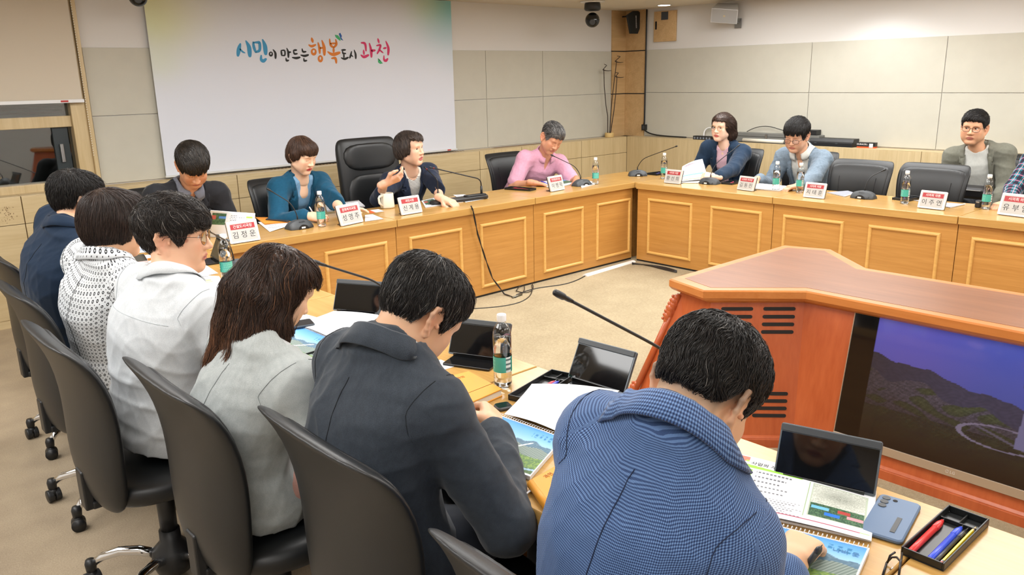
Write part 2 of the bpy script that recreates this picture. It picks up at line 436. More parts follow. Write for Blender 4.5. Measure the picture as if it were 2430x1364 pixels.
m.build('wear_marks', plain('scuff', (128, 104, 74), 0.8), tb)
t3 = struct(MB().box(XF+.012, X1-.013, Y0, Y1, 0, ZL-.004).build('trim_3', MATS['wainscot_core']))
cuts = [Y0, -1.0, 0.31, 1.62, 2.96, 5.55, YF]
for a, b in zip(cuts[:-1], cuts[1:]):
    z = 0.545 if b < 3 else None
    m = MB()
    if z: m.box(XF, XF+.02, a+G, b-G, z, ZL).box(XF, XF+.02, a+G, b-G, .06, z-.004)
    else: m.box(XF, XF+.02, a+G*.3, b-G*.3, .06, ZL)
    m.build('wainscot_panel', M_maple['z'], t3, bevel=0.002)
    MB().box(XF, X1-.002, a+G*.4, b-G*.4, ZL, ZL+.006).build('ledge_board', M_maple['y'], t3, bevel=0.002)
MB().box(XF+.004, XF+.02, Y0, YF, 0, .06).build('kick_board', M_maple['y'], t3)
grille(t3, 1.2, 2.05, 'y')
# --- wooden corner facing with black joints
t4 = MB()
for z0, z1 in ((ZL, 1.425), (1.437, 1.93), (1.942, ZC)):
    t4.box(7.705, X1, Y1-.016, Y1, z0, z1).box(X1-.016, X1, 6.318, Y1-.016, z0, z1)
t4 = struct(t4.build('trim_4', M_maple_warm))
m = MB()
for z in (1.425, 1.93): m.box(7.705, X1, Y1-.0165, Y1, z, z+.012).box(X1-.0165, X1, 6.318, Y1-.016, z, z+.012)
m.build('black_joint', M_dark, t4)

# ================================================================== chairs
def chair_sections(prof, seg=28, p=3.2):
    loops = []
    for z, yc, hw, ht, cv in prof:
        lp = []
        for k in range(seg):
            a = 2*PI*k/seg; c, s = math.cos(a), math.sin(a)
            x = hw*math.copysign(abs(c)**(2/p), c); y = ht*math.copysign(abs(s)**(2/2.4), s)
            lp.append((x, yc + y + cv*(x/max(hw, .05))**2, z))
        loops.append(lp)
    return loops
PROF_BACK = [(.385,-.190,.13,.012,.0),(.39,-.190,.165,.024,.01),(.42,-.195,.196,.034,.02),(.48,-.203,.218,.038,.03),(.56,-.208,.230,.038,.035),
    (.65,-.206,.240,.036,.035),(.74,-.206,.250,.034,.03),(.83,-.220,.258,.031,.025),(.895,-.246,.260,.028,.02),(.930,-.266,.252,.024,.014),(.952,-.284,.236,.017,.008),(.959,-.292,.215,.008,.004)]
def make_chair(label):
    t = thing('office_chair', label, 'chair', (0, 0, 0), 0, 'black leather swivel chairs round the tables')
    MB().loft(chair_sections(PROF_BACK)).build('backrest', M_leather, t, smooth=True, sub=1)
    cush = [(z, yc+.012, hw*.90, ht*.80, cv*.9) for z, yc, hw, ht, cv in PROF_BACK[2:-2]]
    MB().loft(chair_sections(cush)).build('back_cushion', M_leather, t, smooth=True, sub=1)
    for s in (-1, 1): MB().tube([(s*hw*.58, yc+.012+ht*.80*(1-.58**3.2)**(1/2.4)+cv*.30+.001, z) for z, yc, hw, ht, cv in PROF_BACK[3:-4]], .0016, 5).build('seam', M_leather_seam, t)
    seat = [(.395, .03, .20, .20, 0), (.40, .03, .225, .225, 0), (.425, .03, .24, .24, 0), (.45, .03, .242, .242, 0), (.468, .03, .23, .232, 0), (.476, .03, .20, .205, 0), (.478, .03, .12, .13, 0)]
    MB().loft(chair_sections(seat, p=4)).build('seat', M_leather, t, smooth=True, sub=1)
    MB().box(-.035, .035, -.225, .08, .365, .392).box(-.03, .03, -.245, -.215, .365, .50).build('back_bracket', M_black, t, bevel=.006)
    MB().lathe([(.028, .18), (.03, .38)], 16).lathe([(.02, .02), (.055, .035), (.07, .075), (.062, .12), (.035, .15), (.034, .19)], 20).build('gas_lift', M_black, t, smooth=True)
    MB().tube([(.03, .05, .375), (.12, .06, .37), (.26, .07, .37)], .007, 8).tube([(.22, .07, .37), (.28, .072, .37)], .012, 8).build('tilt_lever', M_black, t, smooth=True)
    for k in range(5):
        a = k*2*PI/5+.35; c, s = math.cos(a), math.sin(a)
        rr = [(.05, .098), (.11, .118), (.17, .122), (.225, .108), (.262, .085)]
        lg = MB().tube([(r*c, r*s, z) for r, z in rr], [.018, .017, .0155, .0145, .013], 10).build('leg', M_chrome, t, smooth=True)
        cx, cy = .27*c, .27*s
        M = Matrix.Translation((cx, cy, 0)) @ Matrix.Rotation(a+.7, 4, 'Z')
        m = MB(M).lathe([(.012, .055), (.017, .06), (.019, .085), (.014, .1)], 12)
        m.loft([[(x, .026*math.cos(q), .027+.026*math.sin(q)) for q in np.linspace(0, 2*PI, 17)[:-1]] for x in (-.024, -.02, -.007, -.004)])
        m.loft([[(x, .026*math.cos(q), .027+.026*math.sin(q)) for q in np.linspace(0, 2*PI, 17)[:-1]] for x in (.004, .007, .02, .024)])
        m.sphere((0, 0, .042), .02, 10, 6)
        m.build('caster', M_black, lg, smooth=True)
    return t
# ================================================================== conference tables
ZS = TZ-.052      # underside of the top
def table_unit(name, label, x0, x1, y0, y1, front, frames, grain, group):
    """one table module: top slab, modesty panel on the inner side (front = '-y','-x','+x'), moulded frames, end panels"""
    cx, cy = (x0+x1)/2, (y0+y1)/2
    t = thing(name, label, 'table', (cx, cy, 0), 0, group); g = .0015
    L = lambda a, b, c, d, e, f: (a-cx, b-cx, c-cy, d-cy, e, f)
    MB().box(*L(x0+g, x1-g, y0+g, y1-g, ZS, TZ)).build('tabletop', M_top[grain], t, bevel=.004)
    s = .028
    if front == '-y': MB().box(*L(x0+g, x1-g, y0+s, y0+s+.03, .02, ZS)).build('front_panel', M_oak['x'], t)
    if front == '-x': MB().box(*L(x0+s, x0+s+.03, y0+g, y1-g, .02, ZS)).build('front_panel', M_oak['y'], t)
    if front == '+x': MB().box(*L(x1-s-.03, x1-s, y0+g, y1-g, .02, ZS)).build('front_panel', M_oak['y'], t)
    for (a, b, z0, z1) in frames:
        m = MB(); w, d = .026, .014
        def rail(p, q, hor):
            # half-round moulding strip between two corners of the frame
            n = 7; loops = []
            for P in (p, q):
                lp = []
                for k in range(n):
                    an = PI*k/(n-1); o = w/2*math.cos(an); h = d*math.sin(an)
                    oo = (P[2]*o)
                    if front == '-y': lp.append((P[0]-cx+(oo if not hor else P[3]*o), y0+s-h-cy, P[1]+(o if hor else P[4]*o)))
                    else: lp.append((x0+s-h-cx, P[0]-cy+(oo if not hor else P[3]*o), P[1]+(o if hor else P[4]*o)))
                loops.append(lp)
            m.loft(loops)
        # mitred corners: horizontal rails lengthen outwards, vertical rails likewise
        rail((a, z1, 1, -1, 0), (b, z1, 1, 1, 0), True); rail((a, z0, 1, 1, 0), (b, z0, 1, -1, 0), True)
        rail((a, z0, 1, 0, 1), (a, z1, 1, 0, -1), False); rail((b, z0, 1, 0, -1), (b, z1, 1, 0, 1), False)
        m.build('moulding_frame', M_mould['x' if front == '-y' else 'y'], t, smooth=False)
    if front == '-y':
        for xx in (x0+g, x1-g-.02): MB().box(*L(xx, xx+.02, y0+s+.03, y1-.12, .02, ZS)).build('end_panel', M_oak['y'], t)
        MB().box(*L(x0+g, x1-g, y0+s+.004, y0+s+.026, 0.004, .02)).build('plinth', M_dark, t)
    else:
        for yy in (y0+g, y1-g-.02):
            e = (x0+s+.03, x1-.12) if front == '-x' else (x0+.12, x1-s-.03)
            MB().box(*L(e[0], e[1], yy, yy+.02, .02, ZS)).build('end_panel', M_oak['x'], t)
        xx = x0+s+.004 if front == '-x' else x1-s-.026
        MB().box(*L(xx, xx+.022, y0+g, y1-g, 0.004, .02)).build('plinth', M_dark, t)
    return t
HY0, HY1 = 4.605, 5.20
fz = (.086, .566)
table_unit('conference_table', 'honey oak head table section with a black microphone wire hanging down its front', 3.106, 4.441, HY0, HY1, '-y', [(3.224, 3.682, *fz), (3.885, 4.341, *fz)], 'x', 'head table sections')
table_unit('conference_table', 'honey oak head table section left of the one with the hanging wire', 1.772, 3.104, HY0, HY1, '-y', [(1.89, 2.35, *fz), (2.549, 3.014, *fz)], 'x', 'head table sections')
table_unit('conference_table', 'honey oak head table section before the man in the pink shirt', 4.443, 5.695, HY0, HY1, '-y', [(4.564, 5.021, *fz), (5.216, 5.65, *fz)], 'x', 'head table sections')
fr = (.10, .58)
RX0, RX1 = 5.65, 6.27
for i, (a, b, fl_, lb) in enumerate(((3.213, 4.56, [(3.977, 4.428), (3.319, 3.772)], 'honey oak side table section at the far right corner, seating the woman in navy'),
        (1.872, 3.211, [(2.652, 3.112), (1.984, 2.447)], 'honey oak side table section before the two empty black chairs'),
        (.53, 1.870, [(1.31, 1.77), (.64, 1.1)], 'honey oak side table section cut by the right edge of the photo'))):
    table_unit('conference_table', lb, RX0, RX1, a, b, '-x', [(p, q, *fr) for p, q in fl_], 'y', 'right side table sections')
tc = thing('conference_table', 'square honey oak corner table joining the head table to the right side', 'table', (5.985, 4.885, 0))
MB().box(-.288, .285, -.322, .315, ZS, TZ).build('tabletop', M_top['y'], tc, bevel=.004)
MB().box(-.2, .2, -.2, .2, .0, ZS).build('pedestal', M_oak['y'], tc)
NX0, NX1 = 1.118, 1.768
for i, (a, b, lb) in enumerate(((.52, 1.83, 'honey oak near table section holding the open report and the single water bottle'),
        (1.832, 3.16, 'honey oak near table section in front of the long-haired woman'),
        (3.162, 4.5, 'honey oak near table section at the far left, under scattered papers'),
        (-.8, .518, 'honey oak near table section at the bottom right with the open pen tray'))):
    table_unit('conference_table', lb, NX0, NX1, a, b, '+x', [], 'y', 'near table sections')
tc = thing('conference_table', 'honey oak corner table at the far left where the two rows meet', 'table', (1.443, 4.852, 0))
MB().box(-.325, .325, -.35, .348, ZS, TZ).build('tabletop', M_top['y'], tc, bevel=.004)
MB().box(-.2, .2, -.2, .2, .0, ZS).build('pedestal', M_oak['y'], tc)

# ================================================================== television kiosk in the middle
M_ktop = wood('kiosk_top_burl', (118, 70, 40), (144, 92, 58), 'y', 0.34, 0.35, coat=0.0)
M_kedge = wood('kiosk_edge_wood', (184, 110, 52), (202, 132, 72), 'y', 0.3, 0.5)
M_kbody = wood('kiosk_cherry', (164, 76, 38), (188, 98, 56), 'z', 0.3, 0.35, coat=0.15)
KX, KYM = 3.57, 0.45
kt = thing('tv_kiosk', 'reddish cherry wood television kiosk standing in the middle of the room', 'kiosk', (KX, KYM, 0))
def ring(hx_mid, y_mid, hx, ya, hxt, yt):
    q = [(hx_mid, y_mid), (hx, ya), (hxt, yt)]
    pos = [(-x, y-KYM) for x, y in q]            # left flank, rear end
    loop = pos + [(-x, y) for x, y in reversed(pos)]
    return loop + [(-x, -y) for x, y in loop]    # mirrored front end
R_base = ring(.39, 1.63, .70, 1.96, .65, 2.38)
R_neck = ring(.26, 1.69, .55, 1.99, .49, 2.20)
R_top = ring(.30, 1.665, .60, 2.0, .53, 2.24)
R_in = ring(.245, 1.695, .535, 2.005, .475, 2.19)
R_low = ring(.40, 1.627, .715, 1.963, .665, 2.395)
def lerp2(A, B, t): return [(a[0]+(b[0]-a[0])*t, a[1]+(b[1]-a[1])*t) for a, b in zip(A, B)]
MB().prism(R_base, .0, .655, R_neck).build('body', M_kbody, kt)
MB().prism(R_low, .0, .045, lerp2(R_low, R_base, .3)).prism(lerp2(R_low, R_base, .6), .045, .058, lerp2(R_base, R_neck, .09)).build('plinth', M_kbody, kt, bevel=.004)
kt_slab = MB().loft([[(x, y, z) for x, y in lp] for lp, z in ((lerp2(R_neck, R_top, .25), .655), (lerp2(R_neck, R_top, .75), .668), (R_top, .682), (R_top, .712), (lerp2(R_top, R_in, .12), .718))]).build('top_board', M_kedge, kt)
MB().prism(R_in, .7175, .7190).build('top_inlay', M_ktop, kt)
# vent slots on the flared faces
A_t, B_t, A_b, B_b = [Vector((x, y, z)) for (x, y), z in ((R_neck[1], .655), (R_neck[0], .655), (R_base[1], 0), (R_base[0], 0))]
def facept(s, z):
    k = z/.655; a = A_b.lerp(A_t, k); b = B_b.lerp(B_t, k); return a.lerp(b, s)
fn_ = (B_t-A_t).cross(A_b-A_t).normalized()
if fn_.x > 0: fn_ = -fn_
for zz in (.625, .590, .556, .522, .245, .212, .179, .146):
    for (s0, s1) in ((.12, .46), (.57, .91)):
        c0, c1 = facept(s0, zz), facept(s1, zz); ax = (c1-c0).normalized(); up = fn_.cross(ax)
        r = .008; pts = []
        for k in range(9): a = PI/2+PI*k/8; pts.append(c0+ax*(r+r*math.cos(a))+up*(r*math.sin(a)))
        for k in range(9): a = -PI/2+PI*k/8; pts.append(c1+ax*(-r+r*math.cos(a))+up*(r*math.sin(a)))
        MB().loft([[tuple(p+fn_*(-.004)) for p in pts], [tuple(p+fn_*.0035) for p in pts]]).build('vent_slot', M_dark, kt)
# carved scrolls up the outer corners
cm = MB()
for (pb, pt) in ((R_base[2], R_neck[2]), (R_base[1], R_neck[1])):
    P0 = Vector((*pb, .05)); P1 = Vector((*pt, .64)); n = Vector((pb[0], pb[1]*.6, 0)).normalized()
    if pb is R_base[1]: continue
    cm.tube([P0+n*.004, P1+n*.004], [.017, .015], 8)
    for f0, f1 in ((.02, .22), (.76, .98)):
        for k in range(7):
            c = P0.lerp(P1, f0+(f1-f0)*(k+.5)/7); r = .017+.009*math.sin(PI*(k+.5)/7)
            cm.sphere(tuple(c+n*(.010+.004*(k % 2))), r*.8, 10, 6, (1, 1, 1.5)); cm.sphere(tuple(c+n*.02+Vector((0, .008, .01))), r*.45, 8, 5)
cm.build('carved_scroll', M_kbody, kt, smooth=True)
# television set into the left long side (leans with the face)
tv = thing('television', 'flat screen television set into the side of the kiosk, showing an aerial view', 'television', (0, 0, 0))
base0 = Vector((KX-.39, 0, 0)); slope = Vector((.13, 0, .655)).normalized(); nrm = Vector((-slope.z, 0, slope.x))
def tvp(y, z, off=0.0):    # z is height above the floor
    p = base0 + slope*(z/slope.z); return Vector((p.x, y, z)) + nrm*off
TY0, TY1, TZ0, TZ1 = .50, 1.447, .108, .664
Mtv = frame_M(tvp(TY1, TZ0), (0, -1, 0), slope); TWd = TY1-TY0; THt = (TZ1-TZ0)/slope.z
M_tvframe = plain('tv_bezel', (176, 160, 140), 0.35, 0.5)
MB(Mtv).box(-.006, TWd+.006, -.004, THt+.006, -.03, .010).build('casing', M_black, tv, bevel=.002)
m = MB(Mtv); w = .0035
m.box(-.006, TWd+.006, THt+.002, THt+.006, .0, .014).box(-.006, -.002, 0, THt+.006, .0, .014).box(TWd+.002, TWd+.006, 0, THt+.006, .0, .014)
m.box(-.006, TWd+.006, -.006, .030, .0, .016).build('bezel', M_tvframe, tv, bevel=.0015)
def tv_pic(u, v):
    n = len(u); r_ = np.random.default_rng(3); w = r_.normal(0, 1, n); pic = u > .108
    a1 = np.sin(u*70+5*np.sin(v*43))*np.sin(v*90+4*np.sin(u*51)); a2 = np.sin(u*160+v*70)*np.sin(v*190-u*60); a3 = np.sin(u*23+3*np.sin(v*19))*np.sin(v*29+2*np.sin(u*17))
    sky = np.stack([44+22*v+6*np.sin(u*7), 50+18*v, 92+52*v], 1)
    ridge = .70-.30*np.clip(u-.12, 0, 1)**1.2+.014*np.sin(u*22)+.006*np.sin(u*57)
    c = np.where((v > ridge)[:, None], sky, np.stack([40+3*a1, 42+3*a1, 60+4*a1], 1))
    nz = .45*a2+.35*a1+.30*w
    t = v < ridge-.13+.03*np.sin(u*25); c[t] = np.stack([50+15*nz, 50+14*nz, 62+18*nz], 1)[t]
    g = t & ((a3 > .12) | (v < .30)); c[g] = np.stack([38+9*nz+6*a3, 44+10*nz+8*a3, 40+7*nz], 1)[g]
    rp_ = np.clip((v-.02)/.42, 0, 1)[:, None]; lf = np.clip((u-.05)/.45, 0, 1)[:, None]; low = np.array([[26., 20., 17.]]); k = rp_*(.55+.45*lf); c = np.where((v > ridge)[:, None], c, c*k+low*(1-k))  # dark brown reflection on the glass, painted into the picture's lower left
    road = np.abs(v-(.36-.5*(u-.55))) < .008; c[road & (u > .55)] = (62, 60, 74)
    rg = np.abs(np.hypot((u-.66)*1.0, (v-.30)*2.0)-.16) < .010; c[rg] = (84, 80, 100)
    tower = (np.abs(u-.735-.03*(v-.3)) < .022+.02*np.abs(v-.6)) & (v > .26) & (v < .72); c[tower] = (78, 78, 108)
    cap = (np.abs(u-.738) < .04) & (v > .70) & (v < .745); c[cap] = (50, 54, 80)
    c[~pic] = (9, 9, 10)
    return c
M_scr = col_attr('tv_screen', 0.06, 0.5, emit=0.55)
sc_ = print_sheet('screen', tv_pic, 220, 150, lambda u, v: np.array([tuple(Mtv @ Vector((a*TWd, .031+b*(THt-.031), .0112))) for a, b in zip(u, v)]), M_scr, tv)
text('logo', 'LG', .016, plain('logo_grey', (205, 198, 188), 0.4), tv, Mtv @ Matrix.Translation((TWd*.5+.012, .012, .0165)))
ml = MB(Mtv @ Matrix.Translation((TWd*.5-.008, .012, .0165)))
ml.tube([(.0058*math.cos(q), .0058*math.sin(q), 0) for q in np.linspace(0, 2*PI, 17)], .0007, 4).tube([(0, .002, 0), (0, -.002, 0), (.002, -.002, 0)], .0006, 4)
ml.build('logo_ring', MATS['logo_grey'], tv)
MB(Mtv).box(.09, .115, .006, .020, .016, .0166).build('sticker', M_white, tv); MB(Mtv).box(.094, .100, .009, .017, .0166, .0169).box(.103, .113, .012, .018, .0166, .0169).build('sticker_print', M_dark, tv)
# ================================================================== implicit-surface modelling for people
class Vol:
    def __init__(s, lo, hi, h):
        s.lo = np.array(lo, float); s.h = h; s.n = np.ceil((np.array(hi)-s.lo)/h).astype(int)+1
        s.F = np.full(s.n, 1.0, np.float32); s.ax = [s.lo[i]+h*np.arange(s.n[i]) for i in range(3)]
    def _sl(s, lo, hi, m):
        a = np.clip(np.floor((np.array(lo)-m-s.lo)/s.h).astype(int), 0, s.n); b = np.clip(np.ceil((np.array(hi)+m-s.lo)/s.h).astype(int)+1, 0, s.n)
        if np.any(b <= a): return None
        sl = tuple(slice(a[i], b[i]) for i in range(3))
        return sl, s.ax[0][a[0]:b[0], None, None], s.ax[1][None, a[1]:b[1], None], s.ax[2][None, None, a[2]:b[2]]
    def add(s, pr, k=0.01, m=None):
        fn, lo, hi = pr; q = s._sl(lo, hi, (k+3*s.h) if m is None else m)
        if q is None: return s
        sl, X, Y, Z = q; d = fn(X, Y, Z); f = s.F[sl]
        if k > 0:
            e = np.maximum(k-np.abs(f-d), 0)/k; s.F[sl] = np.minimum(f, d)-e*e*k*.25
        else: s.F[sl] = np.minimum(f, d)
        return s
    def sub(s, pr, k=0.004):
        fn, lo, hi = pr; q = s._sl(lo, hi, k+3*s.h)
        if q is None: return s
        sl, X, Y, Z = q; d = -fn(X, Y, Z); f = s.F[sl]
        e = np.maximum(k-np.abs(f-d), 0)/max(k, 1e-6); s.F[sl] = np.maximum(f, d)+e*e*k*.25
        return s
    def clip(s, fn, k=0.004):
        d = fn(s.ax[0][:, None, None], s.ax[1][None, :, None], s.ax[2][None, None, :]); f = s.F
        e = np.maximum(k-np.abs(f-d), 0)/max(k, 1e-6); s.F = (np.maximum(f, d)+e*e*k*.25).astype(np.float32)
        return s
    def sample(s, P):
        g = (P-s.lo)/s.h; i = np.clip(np.floor(g).astype(int), 0, s.n-2); t = np.clip(g-i, 0, 1); F = s.F; r = 0
        for dx in (0, 1):
            for dy in (0, 1):
                for dz in (0, 1):
                    w = (t[:, 0] if dx else 1-t[:, 0])*(t[:, 1] if dy else 1-t[:, 1])*(t[:, 2] if dz else 1-t[:, 2])
                    r = r + w*F[i[:, 0]+dx, i[:, 1]+dy, i[:, 2]+dz]
        return r
    def grad(s, P):
        e = s.h*.8; g = np.stack([s.sample(P+np.eye(3)[i]*e)-s.sample(P-np.eye(3)[i]*e) for i in range(3)], 1)
        return g/np.maximum(np.linalg.norm(g, axis=1, keepdims=True), 1e-9)
    def mesh(s, smooth=1):
        F = s.F.copy(); F[0] = F[-1] = 1; F[:, 0] = F[:, -1] = 1; F[:, :, 0] = F[:, :, -1] = 1
        I = F < 0; n = np.array(F.shape)-1; cnt = np.zeros(n, np.int8); C = [(a, b, c) for a in (0, 1) for b in (0, 1) for c in (0, 1)]
        for a, b, c in C: cnt += I[a:a+n[0], b:b+n[1], c:c+n[2]]
        ac = np.argwhere((cnt > 0) & (cnt < 8)); cid = np.full(n, -1, np.int32); cid[ac[:, 0], ac[:, 1], ac[:, 2]] = np.arange(len(ac))
        f = {c: F[ac[:, 0]+c[0], ac[:, 1]+c[1], ac[:, 2]+c[2]] for c in C}
        S = np.zeros((len(ac), 3)); W = np.zeros(len(ac))
        for a in C:
            for ax in range(3):
                if a[ax] == 0:
                    b = list(a); b[ax] = 1; b = tuple(b); f0, f1 = f[a], f[b]; cr = (f0 < 0) != (f1 < 0)
                    t = np.where(cr, f0/np.where(cr, f0-f1, 1), 0); p = np.array(a, float)[None, :].repeat(len(ac), 0); p[:, ax] += t
                    S += p*cr[:, None]; W += cr
        V = (ac+S/W[:, None])*s.h+s.lo; Q = []
        for ax in range(3):
            o = [i for i in range(3) if i != ax]; sl0 = [slice(1, None)]*3; sl0[ax] = slice(0, -1)
            A = I[tuple(sl0)]; sl1 = [slice(1, None)]*3; sl1[ax] = slice(1, None); B = I[tuple(sl1)]
            for flip in (0, 1):
                e = np.argwhere((A & ~B) if not flip else (~A & B)); e = e+1; e[:, ax] -= 1
                ok = np.all(e < n, axis=1); e = e[ok]
                def cc(d1, d2):
                    q = e.copy(); q[:, o[0]] += d1; q[:, o[1]] += d2; return cid[q[:, 0], q[:, 1], q[:, 2]]
                q = np.stack([cc(-1, -1), cc(0, -1), cc(0, 0), cc(-1, 0)], 1)
                if bool(flip) != (ax == 1): q = q[:, ::-1]
                Q.append(q)
        Q = np.concatenate(Q); Q = Q[(Q >= 0).all(1)]
        for _ in range(smooth): V = lap(V, Q)
        return V, Q
def lap(V, Q, lam=0.5):
    a = Q.ravel(); b = np.roll(Q, -1, 1).ravel(); n = len(V); w = np.bincount(a, minlength=n)+np.bincount(b, minlength=n)
    out = np.empty_like(V)
    for i in range(3): out[:, i] = (np.bincount(a, V[b, i], n)+np.bincount(b, V[a, i], n))/np.maximum(w, 1)
    return V+(out-V)*lam
def vnormals(V, Q):
    nq = np.cross(V[Q[:, 2]]-V[Q[:, 0]], V[Q[:, 3]]-V[Q[:, 1]]); N = np.zeros_like(V)
    for k in range(4):
        for i in range(3): N[:, i] += np.bincount(Q[:, k], nq[:, i], len(V))
    return N/np.maximum(np.linalg.norm(N, axis=1, keepdims=True), 1e-12)
def A3(p): return np.array([p[0], p[1], p[2]], float)
def rc(a, b, ra, rb=None):
    a = A3(a); b = A3(b); rb = ra if rb is None else rb; d = b-a; L2 = max(d @ d, 1e-9); r = max(ra, rb)
    def fn(X, Y, Z):
        t = np.clip(((X-a[0])*d[0]+(Y-a[1])*d[1]+(Z-a[2])*d[2])/L2, 0, 1)
        return np.sqrt((X-a[0]-t*d[0])**2+(Y-a[1]-t*d[1])**2+(Z-a[2]-t*d[2])**2)-(ra+(rb-ra)*t)
    return fn, np.minimum(a, b)-r, np.maximum(a, b)+r
def ell(c, r, R=None):
    c = A3(c); r = A3(r); rm = r.max()
    def fn(X, Y, Z):
        x, y, z = X-c[0], Y-c[1], Z-c[2]
        if R is not None: x, y, z = (R[0][i]*x+R[1][i]*y+R[2][i]*z for i in range(3))
        k0 = np.sqrt((x/r[0])**2+(y/r[1])**2+(z/r[2])**2); k1 = np.sqrt((x/r[0]**2)**2+(y/r[1]**2)**2+(z/r[2]**2)**2)
        return k0*(k0-1)/np.maximum(k1, 1e-9)
    e = r if R is None else np.array([rm]*3)
    return fn, c-e, c+e
def chain(vol, pts, rs, k):
    for a, b, ra, rb in zip(pts[:-1], pts[1:], rs[:-1], rs[1:]): vol.add(rc(a, b, ra, rb), k)
def rotX(a): c, s = math.cos(a), math.sin(a); return np.array([[1, 0, 0], [0, c, -s], [0, s, c]])
def rotY(a): c, s = math.cos(a), math.sin(a); return np.array([[c, 0, s], [0, 1, 0], [-s, 0, c]])
def rotZ(a): c, s = math.cos(a), math.sin(a); return np.array([[c, -s, 0], [s, c, 0], [0, 0, 1]])
def unit(v): v = np.asarray(v, float); return v/max(np.linalg.norm(v), 1e-9)

# ---------------------------------------------------------------- head (local: x right, y forward, z up, origin between the ears)
def head_volume(h, neck, sp):
    fat = sp.get('fat', 1.0); jaw = sp.get('jaw', 1.0)*fat; fem = sp.get('fem', False)
    lo = np.minimum([-.12, -.14, -.16], np.array(neck)-.10); hi = np.maximum([.12, .14, .14], np.array(neck)+.10)
    v = Vol(lo, hi, h)
    v.add(ell((0, -.014, .036), (.077, .096, .086)), .01)
    v.add(ell((0, .026, -.022), (.064*jaw, .068, .086)), .03)
    v.add(ell((0, .062, .045), (.058, .036, .05)), .03)
    for s in (-1, 1):
        v.add(rc((s*.054*jaw, .004, -.056), (s*.020*fat, .064, -.098), .020, .017), .03)
        v.add(ell((s*.041*fat, .066, -.016), (.022, .021, .02)), .02)
        v.add(ell((s*.038*fat, .058, -.05), (.024, .024, .03)), .03)
    v.add(ell((0, .070, -.097), (.021, .019, .017)), .02)
    v.add(rc((-.036, .081, .027), (.036, .081, .027), .010), .02)
    for s in (-1, 1):   # eye sockets
        v.sub(ell((s*.032, .101, .009), (.021, .015, .0125)), .012)
    if sp.get('nose', True):
        v.add(rc((0, .090, .016), (0, .1085, -.024), .0065, .0098), .012)
        v.add(ell((0, .1085, -.029), (.012, .011, .0095)), .008)
        for s in (-1, 1): v.add(ell((s*.0135, .0985, -.031), (.0085, .010, .008)), .008)
        for s in (-1, 1): v.sub(ell((s*.0065, .105, -.0395), (.0038, .005, .004)), .003)
    op = sp.get('mouth', 0.0)
    v.add(ell((0, .0850, -.058), (.026, .012, .012)), .012)
    v.add(ell((0, .0925, -.0585), (.021, .0060, .0046)), .006)
    v.add(ell((0, .0905, -.0695-op), (.018, .0064, .0054)), .006)
    v.sub(ell((0, .098, -.0638-op*.5), (.022, .010, .0012+op*.55)), .0025)
    v.sub(ell((0, .104, -.082), (.02, .008, .006)), .008)
    if sp.get('eyes', 'open') == 'open':
        for s in (-1, 1):
            v.add(ell((s*.032, .0735, .008), (.0165, .0142, .0125)), .006)
            v.sub(ell((s*.032, .0885, .0075), (.0142, .0125, .0054)), .0015)
    else:
        for s in (-1, 1):
            v.add(ell((s*.032, .0738, .006), (.0168, .0150, .0125)), .006)
            v.sub(ell((s*.032, .0905, .0005), (.0145, .0055, .0009)), .001)
    for s in (-1, 1):   # ears
        es = sp.get('ear', 1.12)
        ex = lambda y, z, o=0: (s*(.0770+.42*max(0, .014-y)*es+o), (y-.012)*es, (z-.004)*es)
        hp = [(.014, .000), (.017, .016), (.010, .029), (-.004, .034), (-.018, .027), (-.023, .010), (-.018, -.008), (-.007, -.022), (.004, -.032)]
        chain(v, [ex(*p) for p in hp], [.0036, .0044, .0052, .0052, .0050, .0048, .0046, .0050, .0068], .003)
        nx_, dx_ = s*.894, s*.447; cx_, cy_ = s*(.077+.0072*es), (-.003-.012)*es; RR = [[nx_, dx_, 0], [.447, -.894, 0], [0, 0, 1]]
        v.add(ell((cx_-nx_*.0045, cy_, 0), (.0036, .0205*es, .030*es), RR), .004)
        for (hy_, hz_), r_ in zip(hp[1:], [.0034, .0036, .0036, .0036, .0036, .0036, .0042, .0056]):
            a_ = np.array(ex(*(.006, hz_*.55))); a_[0] = s*.0735; v.add(rc(a_, np.array(ex(hy_, hz_))-np.array([s*.0016, 0, 0]), .0058, r_), .005)
        v.sub(ell((cx_+nx_*.0045, cy_+.005, -.003*es), (.0062, .0095*es, .015*es), RR), .003)
        v.add(ell((s*.0825, .004, -.008), (.006, .004, .006)), .003)
    n = np.array(neck); nr = sp.get('neck_r', .055)
    v.add(rc((0, -.026, -.035), n, nr*.96, nr*1.08), .03)
    v.add(rc((0, .02, -.07), n+np.array([0, .012, 0]), nr*.5, nr*.8), .03)
    return v
